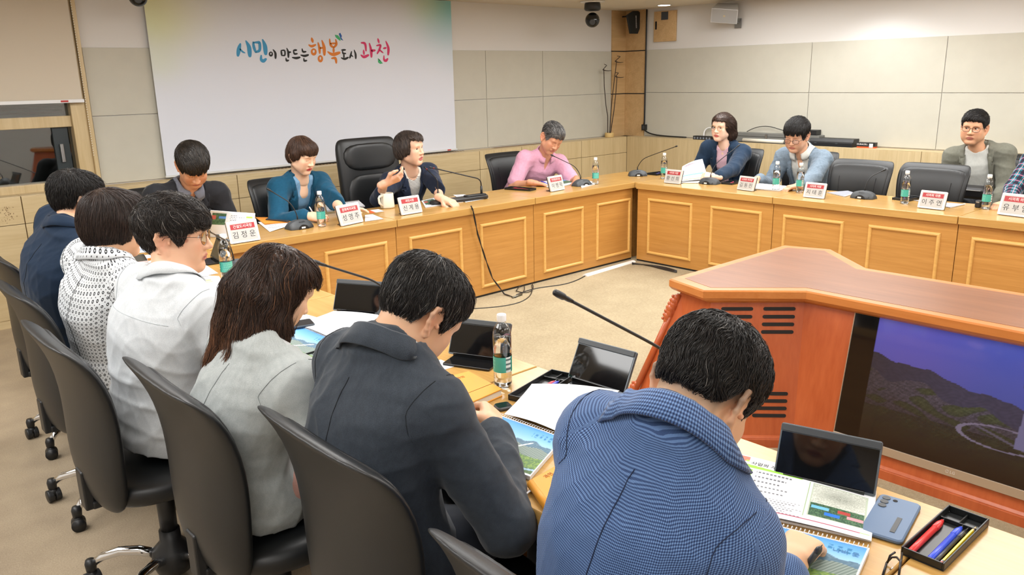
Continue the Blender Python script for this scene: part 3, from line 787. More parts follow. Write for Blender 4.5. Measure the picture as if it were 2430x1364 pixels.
def face_colors(V, sp):
    b = np.array(sp.get('skin', (222, 176, 142)), float)
    c = np.tile(b, (len(V), 1)); x, y, z = V.T
    lip = np.array(sp.get('lip', (188, 116, 100)), float); op = sp.get('mouth', 0)
    m = np.clip(1.25-np.sqrt((x/.0225)**2+((z+.0640+op*.5)/(.0108+op*.6))**2), 0, .35)/.35*(y > .083)
    c = c*(1-m[:, None])+lip*m[:, None]
    bl = np.exp(-(((np.abs(x)-.045)/.022)**2+((z+.022)/.022)**2))*(y > .03)*.22
    ea = np.exp(-(((np.abs(x)-.088)/.014)**2+((y+.014)/.024)**2+((z+.004)/.035)**2))*.35
    red = np.array([214, 128, 104], float)
    for w in (bl, ea): c = c*(1-w[:, None])+red*w[:, None]
    lash = (np.abs(np.hypot((np.abs(x)-.032)/1.55, (z-.0075)*1.2 if sp.get('eyes', 'open') == 'open' else (z-.004)*1.6)-.0068) < .0012)*(y > .07)*((z > .0075) if sp.get('eyes', 'open') == 'open' else (z < .0015))
    c[lash > 0] = (44, 32, 28)
    if 'beard' in sp:
        w = sp['beard']*np.clip((-.045-z)/.02, 0, 1)*np.clip((y-.0)/.02, 0, 1)*(1-m); c = c*(1-w[:, None])+np.array([120, 104, 96])*w[:, None]
    if 'fade' in sp:     # close-cropped hair above the nape and round the ears
        zl = np.interp(y, [-.12, -.05, -.02, .03, .05], [-.055, -.05, .0, .0, .02]); w = sp['fade']*np.clip((z-zl)/.03, 0, 1)*(y < .045); c = c*(1-w[:, None])+np.array([70, 60, 54])*w[:, None]
    for (px_, py_, pz_, r, col) in sp.get('marks', []):
        w = np.clip(1.6-np.sqrt((x-px_)**2+(y-py_)**2+(z-pz_)**2)/r*1.2, 0, 1)*.9; c = c*(1-w[:, None])+np.array(col)*w[:, None]
    for (ly, lz, r, col) in sp.get('cheek', []):
        w = np.clip(1.7-np.sqrt((y-ly)**2+(z-lz)**2)/r*1.2, 0, 1)*.75*(x > .02); c = c*(1-w[:, None])+np.array(col)*w[:, None]
    c = c/255.0; return np.where(c <= 0.04045, c/12.92, ((c+0.055)/1.055)**2.4)

# ---------------------------------------------------------------- hair
HAIRLINE = {
 'short': ([-.13, -.07, -.055, -.045, -.036, .004, .014, .026, .038, .048, .062, .085, .12], [-.060, -.056, -.046, -.02, .026, .030, .012, -.012, -.010, .012, .044, .060, .064]),
 'faded': ([-.13, -.07, -.055, -.045, -.036, .004, .014, .026, .038, .048, .062, .085, .12], [-.026, -.022, -.012, .008, .030, .034, .024, .004, .004, .022, .046, .060, .064]),
 'fringe': ([-.13, -.07, -.055, -.045, -.036, .004, .014, .028, .040, .050, .060, .085, .12], [-.068, -.066, -.05, -.022, .022, .026, .008, -.018, -.014, .006, .026, .034, .038]),
}
def hair_volume(style, h, sp):
    g = sp.get('gvec', np.array([0, 0, -1.0]))
    v = Vol([-.20, -.24, -.42 if style in ('long', 'tied') else -.20], [.20, .20, .20], h); big = .035
    T = sp.get('thick', 1.0)
    if style in ('short', 'swept', 'crop', 'thin'):
        e = {'short': .016, 'swept': .014, 'crop': .012, 'thin': .010}[style]*T
        v.add(ell((0, -.014, .038), (.079+e*.35, .098+e*.6, .087+e)), .01, big); v.add(ell((0, -.016, .066), (.079+e*.6, .096+e*.8, .062+e)), .02, big)
        v.add(ell((0, .040, .072), (.062, .060, .042+e*.7)), .03, big)
        if style == 'short': v.add(ell((0, .03, .088), (.055, .058, .034*T)), .03, big)
        if style == 'swept': v.add(ell((0, .045, .092), (.052, .046, .030)), .03, big)
        ys, zs = HAIRLINE[sp.get('hairline', 'short')]; zs = [z+(sp.get('fh', 0) if y > .055 else 0) for y, z in zip(ys, zs)]
        sub = []
    elif style == 'fringe':
        e = .020*T
        v.add(ell((0, -.014, .038), (.080+e*.35, .100+e*.7, .088+e)), .01, big); v.add(ell((0, -.016, .062), (.080+e*.65, .098+e*.8, .064+e)), .02, big)
        v.add(ell((0, .052, .062), (.064, .054, .050)), .03, big)
        ys, zs = HAIRLINE['fringe']; zs = [z+(sp.get('fh', 0) if y > .055 else 0) for y, z in zip(ys, zs)]; sub = []
    elif style == 'bob':
        ln = sp.get('bob', -.075)
        v.add(ell((0, -.012, .036), (.093*T, .112*T, .104)), .02, big)
        v.add(ell((0, -.034, -.012), (.088*T, .084*T, .082)), .03, big)
        sd = sp.get('side', ln+.025)
        for s in (-1, 1): v.add(rc((s*.076, .012, .02), (s*.074, .018, sd), .022, .014), .03, big)
        v.add(ell((0, .060, .075), (.066, .048, .046)), .03, big)
        ys, zs = ([-.2, -.06, -.03, -.012, .03, .046, .056, .075, .2], [ln, ln, ln+.004, (ln+sd)/2, sd, sd+.01, sp.get('bang', .03), sp.get('bang', .03)+.004, sp.get('bang', .03)+.012])
        sub = [ell((0, .125, -.03), (.060, .085, .074))]
    else:
        v.add(ell((0, -.012, .036), (.094, .112, .102)), .02, big)
        v.add(ell((0, .050, .070), (.064, .050, .044)), .03, big)
        ys, zs = ([-.5, .040, .056, .075, .4], [-9, -9, .058, .066, .070]); sub = [ell((0, .128, -.03), (.084, .108, .082))]
        for pts, rs in sp['locks']:
            pts = [tuple(rotX(sp['look'][1]) @ np.array(p)) for p in pts]
            for a, b, ra, rb in zip(pts[:-1], pts[1:], rs[:-1], rs[1:]): v.add(rc(a, b, ra, rb), .035, big)
    for q in sp.get('blobs', []): v.add(ell(*q), .025, big)
    v.reg = None
    if ys is not None:
        v.reg = (ys, zs); wob = sp.get('wob', .004)
        def reg(X, Y, Z):
            zl = np.interp(Y, ys, zs); zl = zl+wob*np.sin(X*140+Y*60)+wob*.7*np.sin(Y*210+X*37)+wob*.5*np.sin(X*330)
            if 'part' in sp: zl = zl+np.where(Y > .045, sp['part']*X/.06*.02, 0)
            return (zl-Z)*.8+0*X
        v.clip(reg, .006)
    for q in sub: v.sub(q, .012)
    return v
def make_hair(style, h, sp, nstr, near):
    v = hair_volume(style, h, sp); V, Q = v.mesh(2)
    N = vnormals(V, Q); rng = np.random.default_rng(sp.get('seed', 1))
    crown = np.array(sp.get('crown', (.012, -.055, .13)))
    def clump(P, f): return (np.sin(P[:, 0]*f+1.3*np.sin(P[:, 1]*f*.7))*np.sin(P[:, 1]*f*1.1+P[:, 2]*f*.6+2*np.sin(P[:, 0]*f*.5)))
    flow0 = np.array(sp.get('flow', (0, .25, -1.0)))
    if style in ('long', 'tied'): flow0 = rotX(sp['look'][1]) @ flow0
    def flow(P):
        d = P-crown; r = np.linalg.norm(d, axis=1, keepdims=True); d = d/np.maximum(r, 1e-6)
        k = sp.get('radial', 1.0); top = np.clip((P[:, 2:3]-.06)/.06, 0, 1)
        out = d*k*(.3+top)+flow0*(1.1-top*.8)
        if 'topflow' in sp: out = out*(1-top)+np.array(sp['topflow'])*top
        cu = sp.get('curl', 0)
        if cu: out = out+cu*np.stack([np.sin(P[:, 2]*130+P[:, 1]*60), np.sin(P[:, 0]*120+P[:, 2]*70), np.sin(P[:, 1]*120+P[:, 0]*50)], 1)
        return out
    # strand-like relief on the cap
    V = V+N*(clump(V, 150)*.0016+clump(V+.3, 320)*.0009)[:, None]*sp.get('relief', 1.0)
    nv = len(V); tint = np.clip(.5+.35*clump(V, 210)+rng.normal(0, .10, nv), 0, 1)
    idx = rng.integers(0, nv, nstr); P = V[idx].copy(); L = sp.get('len', .05); seg = 6; step = L/seg
    keep = N[idx, 2] > -.75; P = P[keep]; ns = len(P)
    lift0 = rng.uniform(.0, .0045, ns)*sp.get('lift', 1.0); fly = (rng.uniform(0, 1, ns) < .10)*rng.uniform(.002, .010, ns)*sp.get('fly', 1.0)
    jit = rng.normal(0, .20, (ns, 3))*sp.get('mess', 1.0); tol = rng.uniform(-.004, .008, ns)*sp.get('mess', 1.0); pts = [P.copy()]
    for k in range(seg):
        if v.reg is not None: alive = (P[:, 2] > np.interp(P[:, 1], *v.reg)-tol)[:, None]
        else: alive = 1.0
        d = flow(P)+jit; g = v.grad(P); d = d-g*(d*g).sum(1, keepdims=True); d /= np.maximum(np.linalg.norm(d, axis=1, keepdims=True), 1e-6)
        P = P+d*step*alive; s_ = v.sample(P); s_ = np.clip(s_, -.012, .012)
        tgt = lift0*math.sin(PI*(k+1)/seg*.9)+fly*((k+1)/seg)**2
        g = v.grad(P); P = P-g*((s_-tgt)*(.9))[:, None]; pts.append(P.copy())
    pts = np.array(pts); nr_ = seg+1
    wd_ = sp.get('width', .0009)*np.array([.7, 1, 1, .95, .8, .55, .15])
    T = np.gradient(pts, axis=0); T /= np.maximum(np.linalg.norm(T, axis=2, keepdims=True), 1e-9)
    ref = rng.normal(0, 1, (ns, 3)); S = np.cross(T, ref[None]); S /= np.maximum(np.linalg.norm(S, axis=2, keepdims=True), 1e-9); B = np.cross(T, S)
    ring = [S*math.cos(a)+B*math.sin(a) for a in (0, 2*PI/3, 4*PI/3)]
    W = np.stack([pts+r*wd_[:, None, None] for r in ring], 2)           # seg, ns, 3, 3
    SV = W.transpose(1, 0, 2, 3).reshape(-1, 3)
    base = (np.arange(ns)*nr_*3)[:, None]; q = []
    for k in range(seg):
        for e in range(3): q.append(np.array([k*3+e, k*3+(e+1) % 3, (k+1)*3+(e+1) % 3, (k+1)*3+e]))
    q = np.array(q); SQ = (base[:, :, None]+q[None]).reshape(-1, 4)
    st = rng.uniform(0, 1, ns); gray = sp.get('gray', 0.0); st = np.where(rng.uniform(0, 1, ns) < gray, 2.0, st)
    stv = np.repeat(st, nr_*3)
    Va = np.concatenate([V, SV]); Qa = np.concatenate([Q, SQ+nv]); ta = np.concatenate([tint, stv])
    c0 = np.array(sp.get('hair', (30, 26, 24)), float); c1 = np.array(sp.get('hair2', (62, 54, 48)), float); cg = np.array(sp.get('hairg', (150, 146, 142)), float)
    c = np.where((ta <= 1)[:, None], c0+(c1-c0)*np.clip(ta, 0, 1)[:, None], cg)
    if 'tips' in sp:
        w = np.clip((-.10-Va[:, 2])/.14, 0, 1)*np.clip(ta, 0, 1)*1.2; w = np.clip(w, 0, 1); c = c*(1-w[:, None])+np.array(sp['tips'])*w[:, None]
    if 'temple' in sp:
        x, y, z = Va.T; w = sp['temple']*np.clip((.05-z)/.05, 0, 1)*np.clip((y+.07)/.05, 0, 1); c = c*(1-w[:, None])+cg*w[:, None]
    c = c/255.0; c = np.where(c <= .04045, c/12.92, ((c+.055)/1.055)**2.4)
    return Va, Qa, c

# ---------------------------------------------------------------- hands
def hand_into(vol, W, f, n, side, curl, thumb=(.6, .5), sc=1.0, spread=.06, k=.006):
    """fingers along f, back of the hand towards n; side +1 right hand, -1 left"""
    y = unit(f); z = unit(np.array(n)-y*np.dot(n, y)); x = np.cross(y, z); W = A3(W)
    G = lambda p: W+sc*(x*p[0]+y*p[1]+z*p[2])
    for bx, r in ((-.026, .0135), (-.009, .0145), (.009, .0145), (.026, .0130)):
        vol.add(rc(G((bx*.62, .012, 0)), G((bx, .080, .001)), .0165*sc, r*sc), .012)
    vol.add(rc(G((0, -.045, 0)), G((0, .015, 0)), .0255*sc, .023*sc), .015)
    ln = (.040, .026, .021)
    fac = {0: .86, 1: .97, 2: 1.0, 3: .78}
    xs = (-.028, -.0095, .0095, .0275)
    for i in range(4):
        ii = i if side > 0 else 3-i          # index finger lies on the thumb side
        bx = xs[i]; c = curl[ii] if hasattr(curl, '__len__') else curl
        p = np.array([bx, .082, .0]); a = 0; pts = [G(p)]; q = p
        for j, (l, cj) in enumerate(zip(ln, (c*.75, c*1.05, c*.7))):
            a += cj; d = np.array([bx*spread*12*(1 if j == 0 else .4), math.cos(a), -math.sin(a)]); d = unit(d)
            q = q+d*l*fac[ii]; pts.append(G(q))
        chain(vol, pts, [.0098*sc, .0088*sc, .0080*sc, .0066*sc], k*.6)
    tx = -1 if side > 0 else 1
    t0 = np.array([tx*.022, .018, -.004]); t1 = t0+np.array([tx*.026*thumb[1]*1.6, .030, -.012-.012*thumb[0]])
    t2 = t1+np.array([tx*.020*(thumb[1]-.35), .030, -.010*thumb[0]]); t3 = t2+np.array([-tx*.010*thumb[0], .024, -.006*thumb[0]])
    chain(vol, [G(t0), G(t1), G(t2), G(t3)], [.0165*sc, .0135*sc, .0108*sc, .0082*sc], .010)

# ---------------------------------------------------------------- bodies
TORSO_T = np.array([-.16, -.05, .08, .25, .42, .62, .78, .90, 1.0])
TW = {'m': np.array([.165, .178, .172, .158, .163, .178, .182, .150, .075]), 'f': np.array([.170, .182, .172, .140, .142, .158, .160, .130, .066])}
TD = {'m': np.array([.12, .128, .125, .115, .118, .124, .112, .085, .065]), 'f': np.array([.12, .125, .118, .100, .108, .125, .108, .078, .058])}
def torso_prim(Pv, Nb, R, bend, sex, off, girth=1.0, t0=-.16, t1=1.0):
    Pv, Nb, R, bend = map(A3, (Pv, Nb, R, bend)); A = Nb-Pv; L = np.linalg.norm(A); up = A/L
    R = unit(R-up*np.dot(R, up)); Fw = np.cross(up, R)
    def loc(X, Y, Z):
        t = ((X-Pv[0])*A[0]+(Y-Pv[1])*A[1]+(Z-Pv[2])*A[2])/L**2; tc = np.clip(t, -.2, 1.05); b = 4*np.clip(tc, 0, 1)*(1-np.clip(tc, 0, 1))
        q = [c-(Pv[i]+A[i]*tc+bend[i]*b) for i, c in enumerate((X, Y, Z))]
        x = q[0]*R[0]+q[1]*R[1]+q[2]*R[2]; y = q[0]*Fw[0]+q[1]*Fw[1]+q[2]*Fw[2]; return t, x, y
    def fn(X, Y, Z):
        t, x, y = loc(X, Y, Z); w = np.interp(t, TORSO_T, TW[sex]*girth)+off; d = np.interp(t, TORSO_T, TD[sex]*girth)+off
        e = (np.sqrt((np.abs(x)/w)**2.2+(np.abs(y)/d)**2.2+1e-12)-1)*np.minimum(w, d)*.9
        return np.maximum(np.maximum(e, (t-t1)*L), (t0-t)*L)
    m = .26*girth
    return (fn, np.minimum(Pv+A*t0, Nb)-m, np.maximum(Pv, Nb)+m), loc, up, R, Fw, L
def ik(S, W, l1, l2, pole):
    S, W = A3(S), A3(W); d = W-S; D = np.linalg.norm(d); D2 = min(D, (l1+l2)*.999); u = d/D
    a = (l1*l1-l2*l2+D2*D2)/(2*D2); h = math.sqrt(max(l1*l1-a*a, 0)); p = A3(pole); p = unit(p-u*np.dot(p, u)); return S+u*a+p*h
def folds(V, N, amp, seed, f=18.0):
    rng = np.random.default_rng(seed); d = np.zeros(len(V))
    for k in range(5):
        a = unit(rng.normal(0, 1, 3)*np.array([1, 1, .8])); b = unit(rng.normal(0, 1, 3)); fr = f*(1+.55*k)
        s = np.sin(V @ a*fr+1.7*np.sin(V @ b*fr*.45+k)+k*2.1); d += (1-np.abs(s))**2.2*(.6/(1+.5*k))
    return V+N*((d-.35)*amp)[:, None]
M_skin = col_attr('skin', 0.46, 0.4, bump=0.06, bscale=380, Subsurface_Weight=0.08, Subsurface_Scale=0.01)
M_hair = NT('hair'); _a = M_hair.n('ShaderNodeAttribute', attribute_name='col'); M_hair.base(_a.outputs['Color'])
M_hair = M_hair.done(0.36, 0, 0.45)
M_eye = col_attr('eyeball', 0.1, 0.5)
M_lens = thin_glass('spectacle_lens', (0.97, 0.98, 0.98), 0.03)
M_trouser_dark = fabric('dark_trouser_cloth', (34, 38, 46))
M_shoe = plain('black_shoe', (22, 21, 20), 0.35)

def person(label, sp):
    """one figure: the skin (head, neck, arms, hands) is the thing itself; hair, clothes, glasses are its parts"""
    near = sp.get('near', False); sex = sp.get('sex', 'm'); hs = sp.get('hs', 1.12)
    yaw = sp['yaw']; fwd = np.array([math.cos(yaw), math.sin(yaw), 0]); Rv = np.array([math.sin(yaw), -math.cos(yaw), 0])
    C = A3(sp['head']); hy, hp, hr = sp['look']
    Rh = rotZ(hy-PI/2) @ rotX(-hp) @ rotY(hr)
    toL = lambda p: (Rh.T @ (A3(p)-C))/hs; toW = lambda V: C+hs*(V @ Rh.T)
    Nb = A3(sp['neck']); Pv = A3(sp['pelvis'])
    base = np.array([Pv[0], Pv[1], 0.0])
    # --- skin of head and neck
    vol = head_volume(.0022 if near else .0030, toL(Nb+np.array([0, 0, -.01])), sp)
    V, Q = vol.mesh(1); c = face_colors(V, sp); V = toW(V)
    for (mu, mv, mr, mcol) in sp.get('moles', []):
        rd = unit(_ray(mu, mv)); cp = np.array([0, 0, CAM_Z]); q = V-cp; al = q @ rd; dd = np.linalg.norm(q-al[:, None]*rd, axis=1); f_ = (dd < mr) & (al < al[dd < mr*2].min()+.05 if (dd < mr*2).any() else False); c[f_] = lin(mcol)
    parts_V, parts_Q, parts_c = [V], [Q], [c]
    skin1 = np.array(lin(sp.get('skin', (222, 176, 142))))
    tp, loc, up, R, Fw, L = torso_prim(Pv, Nb, Rv, fwd*sp.get('bend', -.03), sex, 0, sp.get('girth', 1.0))
    if sp.get('chest', False):
        cv = Vol(Nb-.16, Nb+.12, .006); cv.add(torso_prim(Pv, Nb, Rv, fwd*sp.get('bend', -.03), sex, -.012, sp.get('girth', 1.0), .62, 1.0)[0], .02)
        cv.add(rc(Nb-up*.10+Fw*.03, Nb, .06, .05), .04); a, b = cv.mesh(2); parts_V.append(a); parts_Q.append(b); parts_c.append(np.tile(skin1, (len(a), 1)))
    sw = sp.get('sw', .185 if sex == 'm' else .165); arms = []
    for side, key in ((1, 'R'), (-1, 'L')):
        S = Nb+R*side*sw*(sp.get('swR', 1) if side > 0 else 1)-up*(sp.get('drop', .055)+(sp.get('dropR', 0) if side > 0 else 0))+Fw*sp.get('shf', .015)
        W = sp.get('w'+key)
        if W is None: W = Pv+fwd*.33+Rv*side*.12+np.array([0, 0, .14])
        W = A3(W); l1, l2 = sp.get('arm', (.29, .27)); D = np.linalg.norm(W-S)
        if D > (l1+l2)*.995: q = D/((l1+l2)*.99); l1, l2 = l1*q, l2*q
        pole = sp.get('p'+key, (-.2*fwd[0]+Rv[0]*side*.7, -.2*fwd[1]+Rv[1]*side*.7, -1.0))
        E = ik(S, W, l1, l2, pole); arms.append((side, key, S, E, W))
    short = sp['top'].get('sleeve') == 'short'; armrec = []; n_pre = len(parts_V)
    for side, key, S, E, W in arms:
        hd = sp.get('h'+key)
        if hd is None and not short: continue
        f = unit(hd['f']) if hd and 'f' in hd else unit(W-E); n = hd['n'] if hd and 'n' in hd else (0, 0, 1)
        st = S+(E-S)*(.55 if short else 1.0) if short else E+(W-E)*.45
        lo = np.minimum(np.minimum(st, W), np.minimum(E if short else W, W+f*.2))-.09; hi = np.maximum(np.maximum(st, W), np.maximum(E if short else W, W+f*.2))+.09
        armrec.append((S, E)); av = Vol(lo, hi, .0032 if near or not short else .004)
        wr = W-f*.0; sc = sp.get('hand', 1.0)
        if short: chain(av, [st, E, E+(W-E)*.3, W], [.046, .040, .043, .0255*sc], .02)
        else: av.add(rc(st, W, .036, .0255*sc), .01)
        if hd: hand_into(av, W+f*.02, f, n, side, hd.get('c', .35), hd.get('t', (.6, .5)), sc, hd.get('s', .06))
        a, b = av.mesh(1); parts_V.append(a); parts_Q.append(b)
        cc = np.tile(skin1, (len(a), 1)); parts_c.append(cc*np.array([1.0, .95, .93]))
    nb_parts = len(parts_V)
    off = np.cumsum([0]+[len(v) for v in parts_V])
    VV = np.concatenate(parts_V)-base; QQ = np.concatenate([q+o for q, o in zip(parts_Q, off)])
    cc_all = np.concatenate(parts_c); neck_i = np.argsort(np.linalg.norm(VV[:off[1]]+base-(Nb-up*.02), axis=1))[:40]; n0 = neck_i[0]; n1 = neck_i[np.argmax(np.linalg.norm(VV[neck_i]-VV[n0], axis=1))]
    for k in range(1, nb_parts):
        pv = VV[off[k]:off[k+1]]
        if k < n_pre: continue
        S_, E_ = armrec[k-n_pre]
        st_ = S_ if short else E_; o_ = np.argsort(np.linalg.norm(pv+base-st_, axis=1))[:40]; i0 = o_[0]; i1 = o_[np.argmax(np.linalg.norm(pv[o_]-pv[i0], axis=1))]
        way = [Nb-up*.05-Fw*.03, S_-up*.02-Fw*.02]+([] if short else [E_]); nv0 = len(VV); e_ = up*.004
        extra = np.concatenate([[w-e_-base, w+e_-base] for w in way]); VV = np.concatenate([VV, extra]); cc_all = np.concatenate([cc_all, np.tile(skin1, (len(extra), 1))])
        ids = [(n0, n1)]+[(nv0+2*q, nv0+2*q+1) for q in range(len(way))]+[(off[k]+i0, off[k]+i1)]
        QQ = np.concatenate([QQ, np.array([[a[0], a[1], b[1], b[0]] for a, b in zip(ids[:-1], ids[1:])])])
    me = np_mesh('person', VV, QQ); set_col(me, cc_all)
    root = link_mesh('person', me, M_skin, None, loc=tuple(base)); tag(root, label, 'person')
    # --- eyes
    if sp.get('eyes', 'open') == 'open' and sp.get('show_eyes', True):
        gz = sp.get('gaze', (0, 0))
        for s in (-1, 1):
            u_, v_ = np.meshgrid(np.linspace(0, 2*PI, 25), np.linspace(0, PI, 25)); n = np.stack([np.sin(v_)*np.cos(u_), np.sin(v_)*np.sin(u_), np.cos(v_)], -1).reshape(-1, 3)
            i = np.arange(24*24); b = (i//24)*25+i % 24; q = np.stack([b, b+25, b+26, b+1], 1)
            gd = unit([math.sin(gz[0]), math.cos(gz[0]), math.tan(gz[1])]); dt = n @ gd
            ecol = np.where(dt[:, None] > .955, [.004, .003, .003], np.where(dt[:, None] > .885, [.03, .016, .009], [.74, .70, .66]))
            e = np_mesh('eye', toW(np.array([s*.032, .0738, .0076])+n*.0133)-base, q); set_col(e, ecol); link_mesh('eye', e, M_eye, root)
    # --- eyebrows
    bm = MB()
    for s in (-1, 1):
        bm.tube([tuple(toW(np.array([s*x, y, z]))-base) for x, y, z in ((.013, .0905, .0255), (.022, .0905, .0290), (.034, .0865, .0305), (.046, .0765, .0270))], [.0022*hs, .003*hs, .0026*hs, .001*hs], 6, flat=.7)
    bm.build('eyebrows', plain('eyebrow_'+sp.get('brow', 'dark'), {'dark': (38, 31, 28), 'brown': (84, 62, 50), 'grey': (78, 72, 68)}[sp.get('brow', 'dark')], 0.8), root, smooth=True)
    # --- hair
    Vh, Qh, ch = make_hair(sp['style'], .0045 if not near else .004, sp, sp.get('strands', 1600), near)
    hm = np_mesh('hair', toW(Vh)-base, Qh); set_col(hm, ch); link_mesh('hair', hm, M_hair, root)
    # --- glasses
    if 'glasses' in sp:
        gl = sp['glasses']; gm = MB(); r = gl.get('r', .0225); rec = gl.get('rect', 1.0); w = gl.get('w', .0011)
        lens = MB(); yy = .1035; zc = gl.get('z', .004)
        T = lambda p: tuple(toW(np.array(p))-base)
        for s in (-1, 1):
            pts = []
            for k in range(25):
                a = 2*PI*k/24; e = gl.get('sq', 2.0); cx_ = math.copysign(abs(math.cos(a))**(2/e), math.cos(a)); sx_ = math.copysign(abs(math.sin(a))**(2/e), math.sin(a))
                pts.append((s*.0335+r*cx_, yy-.006*abs(cx_*s > 0)*abs(cx_), zc+r*rec*sx_))
            gm.tube([T(p) for p in pts], w*hs, 6, False); lens._push([T(p) for p in pts[:-1]], [tuple(range(24))])
            gm.tube([T(p) for p in ((s*(.0335+r), yy-.006, zc+.006), (s*.074, .082, zc+.008), (s*.0835, .03, zc+.009), (s*.086, -.008, zc+.008), (s*.084, -.022, zc-.008))], w*hs, 6)
        gm.tube([T(p) for p in ((-.0335+r, yy, zc+.004), (0, yy+.004, zc+.008), (.0335-r, yy, zc+.004))], w*hs, 6)
        g_ = gm.build('glasses', plain('spectacle_frame_'+gl.get('c', 'black'), {'black': (24, 22, 24), 'gold': (190, 150, 84), 'brown': (70, 44, 40)}[gl.get('c', 'black')], 0.3, 0.3), root, smooth=True)
        lens.build('lens', M_lens, g_)
    # --- clothes
    top = sp['top']; girth = sp.get('girth', 1.0); bend = fwd*sp.get('bend', -.03); h = .0065 if near else .0075
    def garment(name, mat, offv, sleeve, hem=-.16, vneck=None, collar=None, lapel=False, fold=.006, seed=1, par=None, neckcut=None, sleeves=True):
        collar = None
        allp = np.array([Pv, Nb]+[p for a in arms for p in a[2:5]]); v = Vol(allp.min(0)-.27, allp.max(0)+.20, h)
        tpr = torso_prim(Pv, Nb, Rv, bend, sex, offv, girth, hem, 1.02); v.add(tpr[0], .02)
        for side, key, S, E, W in arms:
            v.add(rc(Nb+up*.005+R*side*.03-Fw*.005, S, .042+offv, .058+offv), .045)
            v.add(ell(S, np.array([.066, .066, .066])+offv), .03)
            if not sleeves: continue
            if sleeve == 'short':
                M_ = S+(E-S)*.80; v.add(rc(S, M_, .064+offv, .060+offv), .03)
            else:
                aw = sp.get('slv', 1.0); e2 = W-(W-E)*sp.get('cuff', .10)
                v.add(rc(S, E, .060*aw+offv, .050*aw+offv), .025); v.add(rc(E, e2, .049*aw+offv, .037*aw+offv), .02)
        if vneck:
            tv0, wv1, wv0 = (tuple(vneck)+(0,))[:3]
            def vf(X, Y, Z):
                t, x, y = loc(X, Y, Z); w = wv0+np.clip((t-tv0)/(1.0-tv0), 0, 1.3)*(wv1-wv0); return np.maximum(np.abs(x)-w, np.maximum(.015-y, (tv0-t)*.4))
            v.sub((vf, Nb-.5, Nb+.2), .004)
        if neckcut is not None:
            v.sub(ell(Nb+Fw*neckcut[0]+up*.03, (neckcut[1], neckcut[1], neckcut[2])), .006)
        V, Q = v.mesh(2); N = vnormals(V, Q); V = folds(V, N, fold, seed); V = lap(V, Q, .3)
        # cloth coordinates: across and up the trunk, round and along the sleeves
        t, x, y = loc(V[:, 0], V[:, 1], V[:, 2]); fuv = np.stack([np.arctan2(x, -y)*.155, t*L-.6*y, y], 1); dt = np.abs(tpr[0][0](V[:, 0], V[:, 1], V[:, 2]))
        for side, key, S, E, W in arms:
            for a, b, r in ((S, E, .06), (E, W, .045)):
                d = b-a; s_ = np.clip(((V-a) @ d)/(d @ d), 0, 1); su = ((V-a) @ d)/(d @ d); q = V-a-s_[:, None]*d; di = np.abs(np.linalg.norm(q, axis=1)-r-offv)
                e1 = unit(np.cross(d, R+.01)); e2 = unit(np.cross(d, e1)); an = np.arctan2(q @ e1, q @ e2)*r*1.1
                m = (di+.004 < dt) & (np.abs(x) > .115*girth); fuv[m] = np.stack([an, su*np.linalg.norm(d)+(.3 if r < .05 else 0), 0*an], 1)[m]; dt = np.where(m, di, dt)
        g_ = np_mesh(name, V-base, Q); set_vec(g_, fuv); return v, link_mesh(name, g_, mat, par or root)
    def onto(v, P, lift):
        P = np.array(P, float)
        for _ in range(4): P = P-v.grad(P)*(np.clip(v.sample(P), -.03, .03)-lift)[:, None]
        return P
    def surf(t, x, back=False, offv=.016):
        W_ = float(np.interp(t, TORSO_T, TW[sex]*girth))+offv; D_ = float(np.interp(t, TORSO_T, TD[sex]*girth))+offv; b = 4*min(max(t, 0), 1)*(1-min(max(t, 0), 1))
        y = D_*max(1-min(abs(x)/W_, .97)**2.2, .02)**(1/2.2); return Pv+(Nb-Pv)*t+bend*b+R*x+Fw*(-y if back else y)
    def lapels(v, mat, vn):
        tv0, wv1, wv0 = (tuple(vn)+(0,))[:3]; tl = max(tv0, .18)
        for s in (1, -1):
            ts = list(np.linspace(tl+.01, .80, 15))+[.803, .845, .848, .90, .96]; P = []; fu = []; c_ = 6
            for t in ts:
                w = wv0+max((t-tv0)/(1-tv0), 0)*(wv1-wv0); k = min((t-tl)/(.80-tl), 1)
                lw = (.012+.060*k**1.2) if t <= .801 else (.026 if t < .846 else (.054 if t < .9 else .050))
                for q in np.linspace(0, 1, c_): P.append(surf(t, s*(w+.003+lw*q))); fu.append((s*q*lw, t*L, 0))
            P = onto(v, P, .0055); m = MB(); m._push([tuple(p-base) for p in P], [])
            m.f = [((j*c_+i), (j*c_+i+1), ((j+1)*c_+i+1), ((j+1)*c_+i)) if s > 0 else ((j*c_+i), ((j+1)*c_+i), ((j+1)*c_+i+1), (j*c_+i+1)) for j in range(len(ts)-1) for i in range(c_-1)]
            o = m.build('lapel', mat, root, smooth=True, solid=.004); set_vec(o.data, fu)
    def neck_collar(v, mat, stand=.038, fall=.042, r0=.068, phi0=2.75, drop=.045, flare=.013, lift=.006, th=.0035):
        na = unit((C+Rh @ np.array([0, -.03, -.05])*hs)-Nb); na = unit(na*.75+up*.55); bk = -unit(Fw-na*np.dot(Fw, na)); rt = np.cross(bk, na); rt = unit(rt if np.dot(rt, R) > 0 else -rt)
        c0 = Nb+na*sp.get('cz', .012)-bk*.004; rows = []; fu = []
        prof = [(0, -.012), (-.002, stand*.6), (-.003, stand), (.001, stand+.003), (.005, stand), (.005+flare*.45, stand-fall*.5), (.005+flare, stand-fall)]
        for ph in np.linspace(-phi0, phi0, 41):
            dr = bk*math.cos(ph)*1.04+rt*math.sin(ph)*.98; z0 = -drop*((1-math.cos(ph))/2)**1.2; row = []
            for i, (dr_, zz) in enumerate(prof): row.append(c0+dr*(r0+dr_)+na*(z0+zz)); fu.append((ph*.075, zz+i*.012, 0))
            rows.append(row)
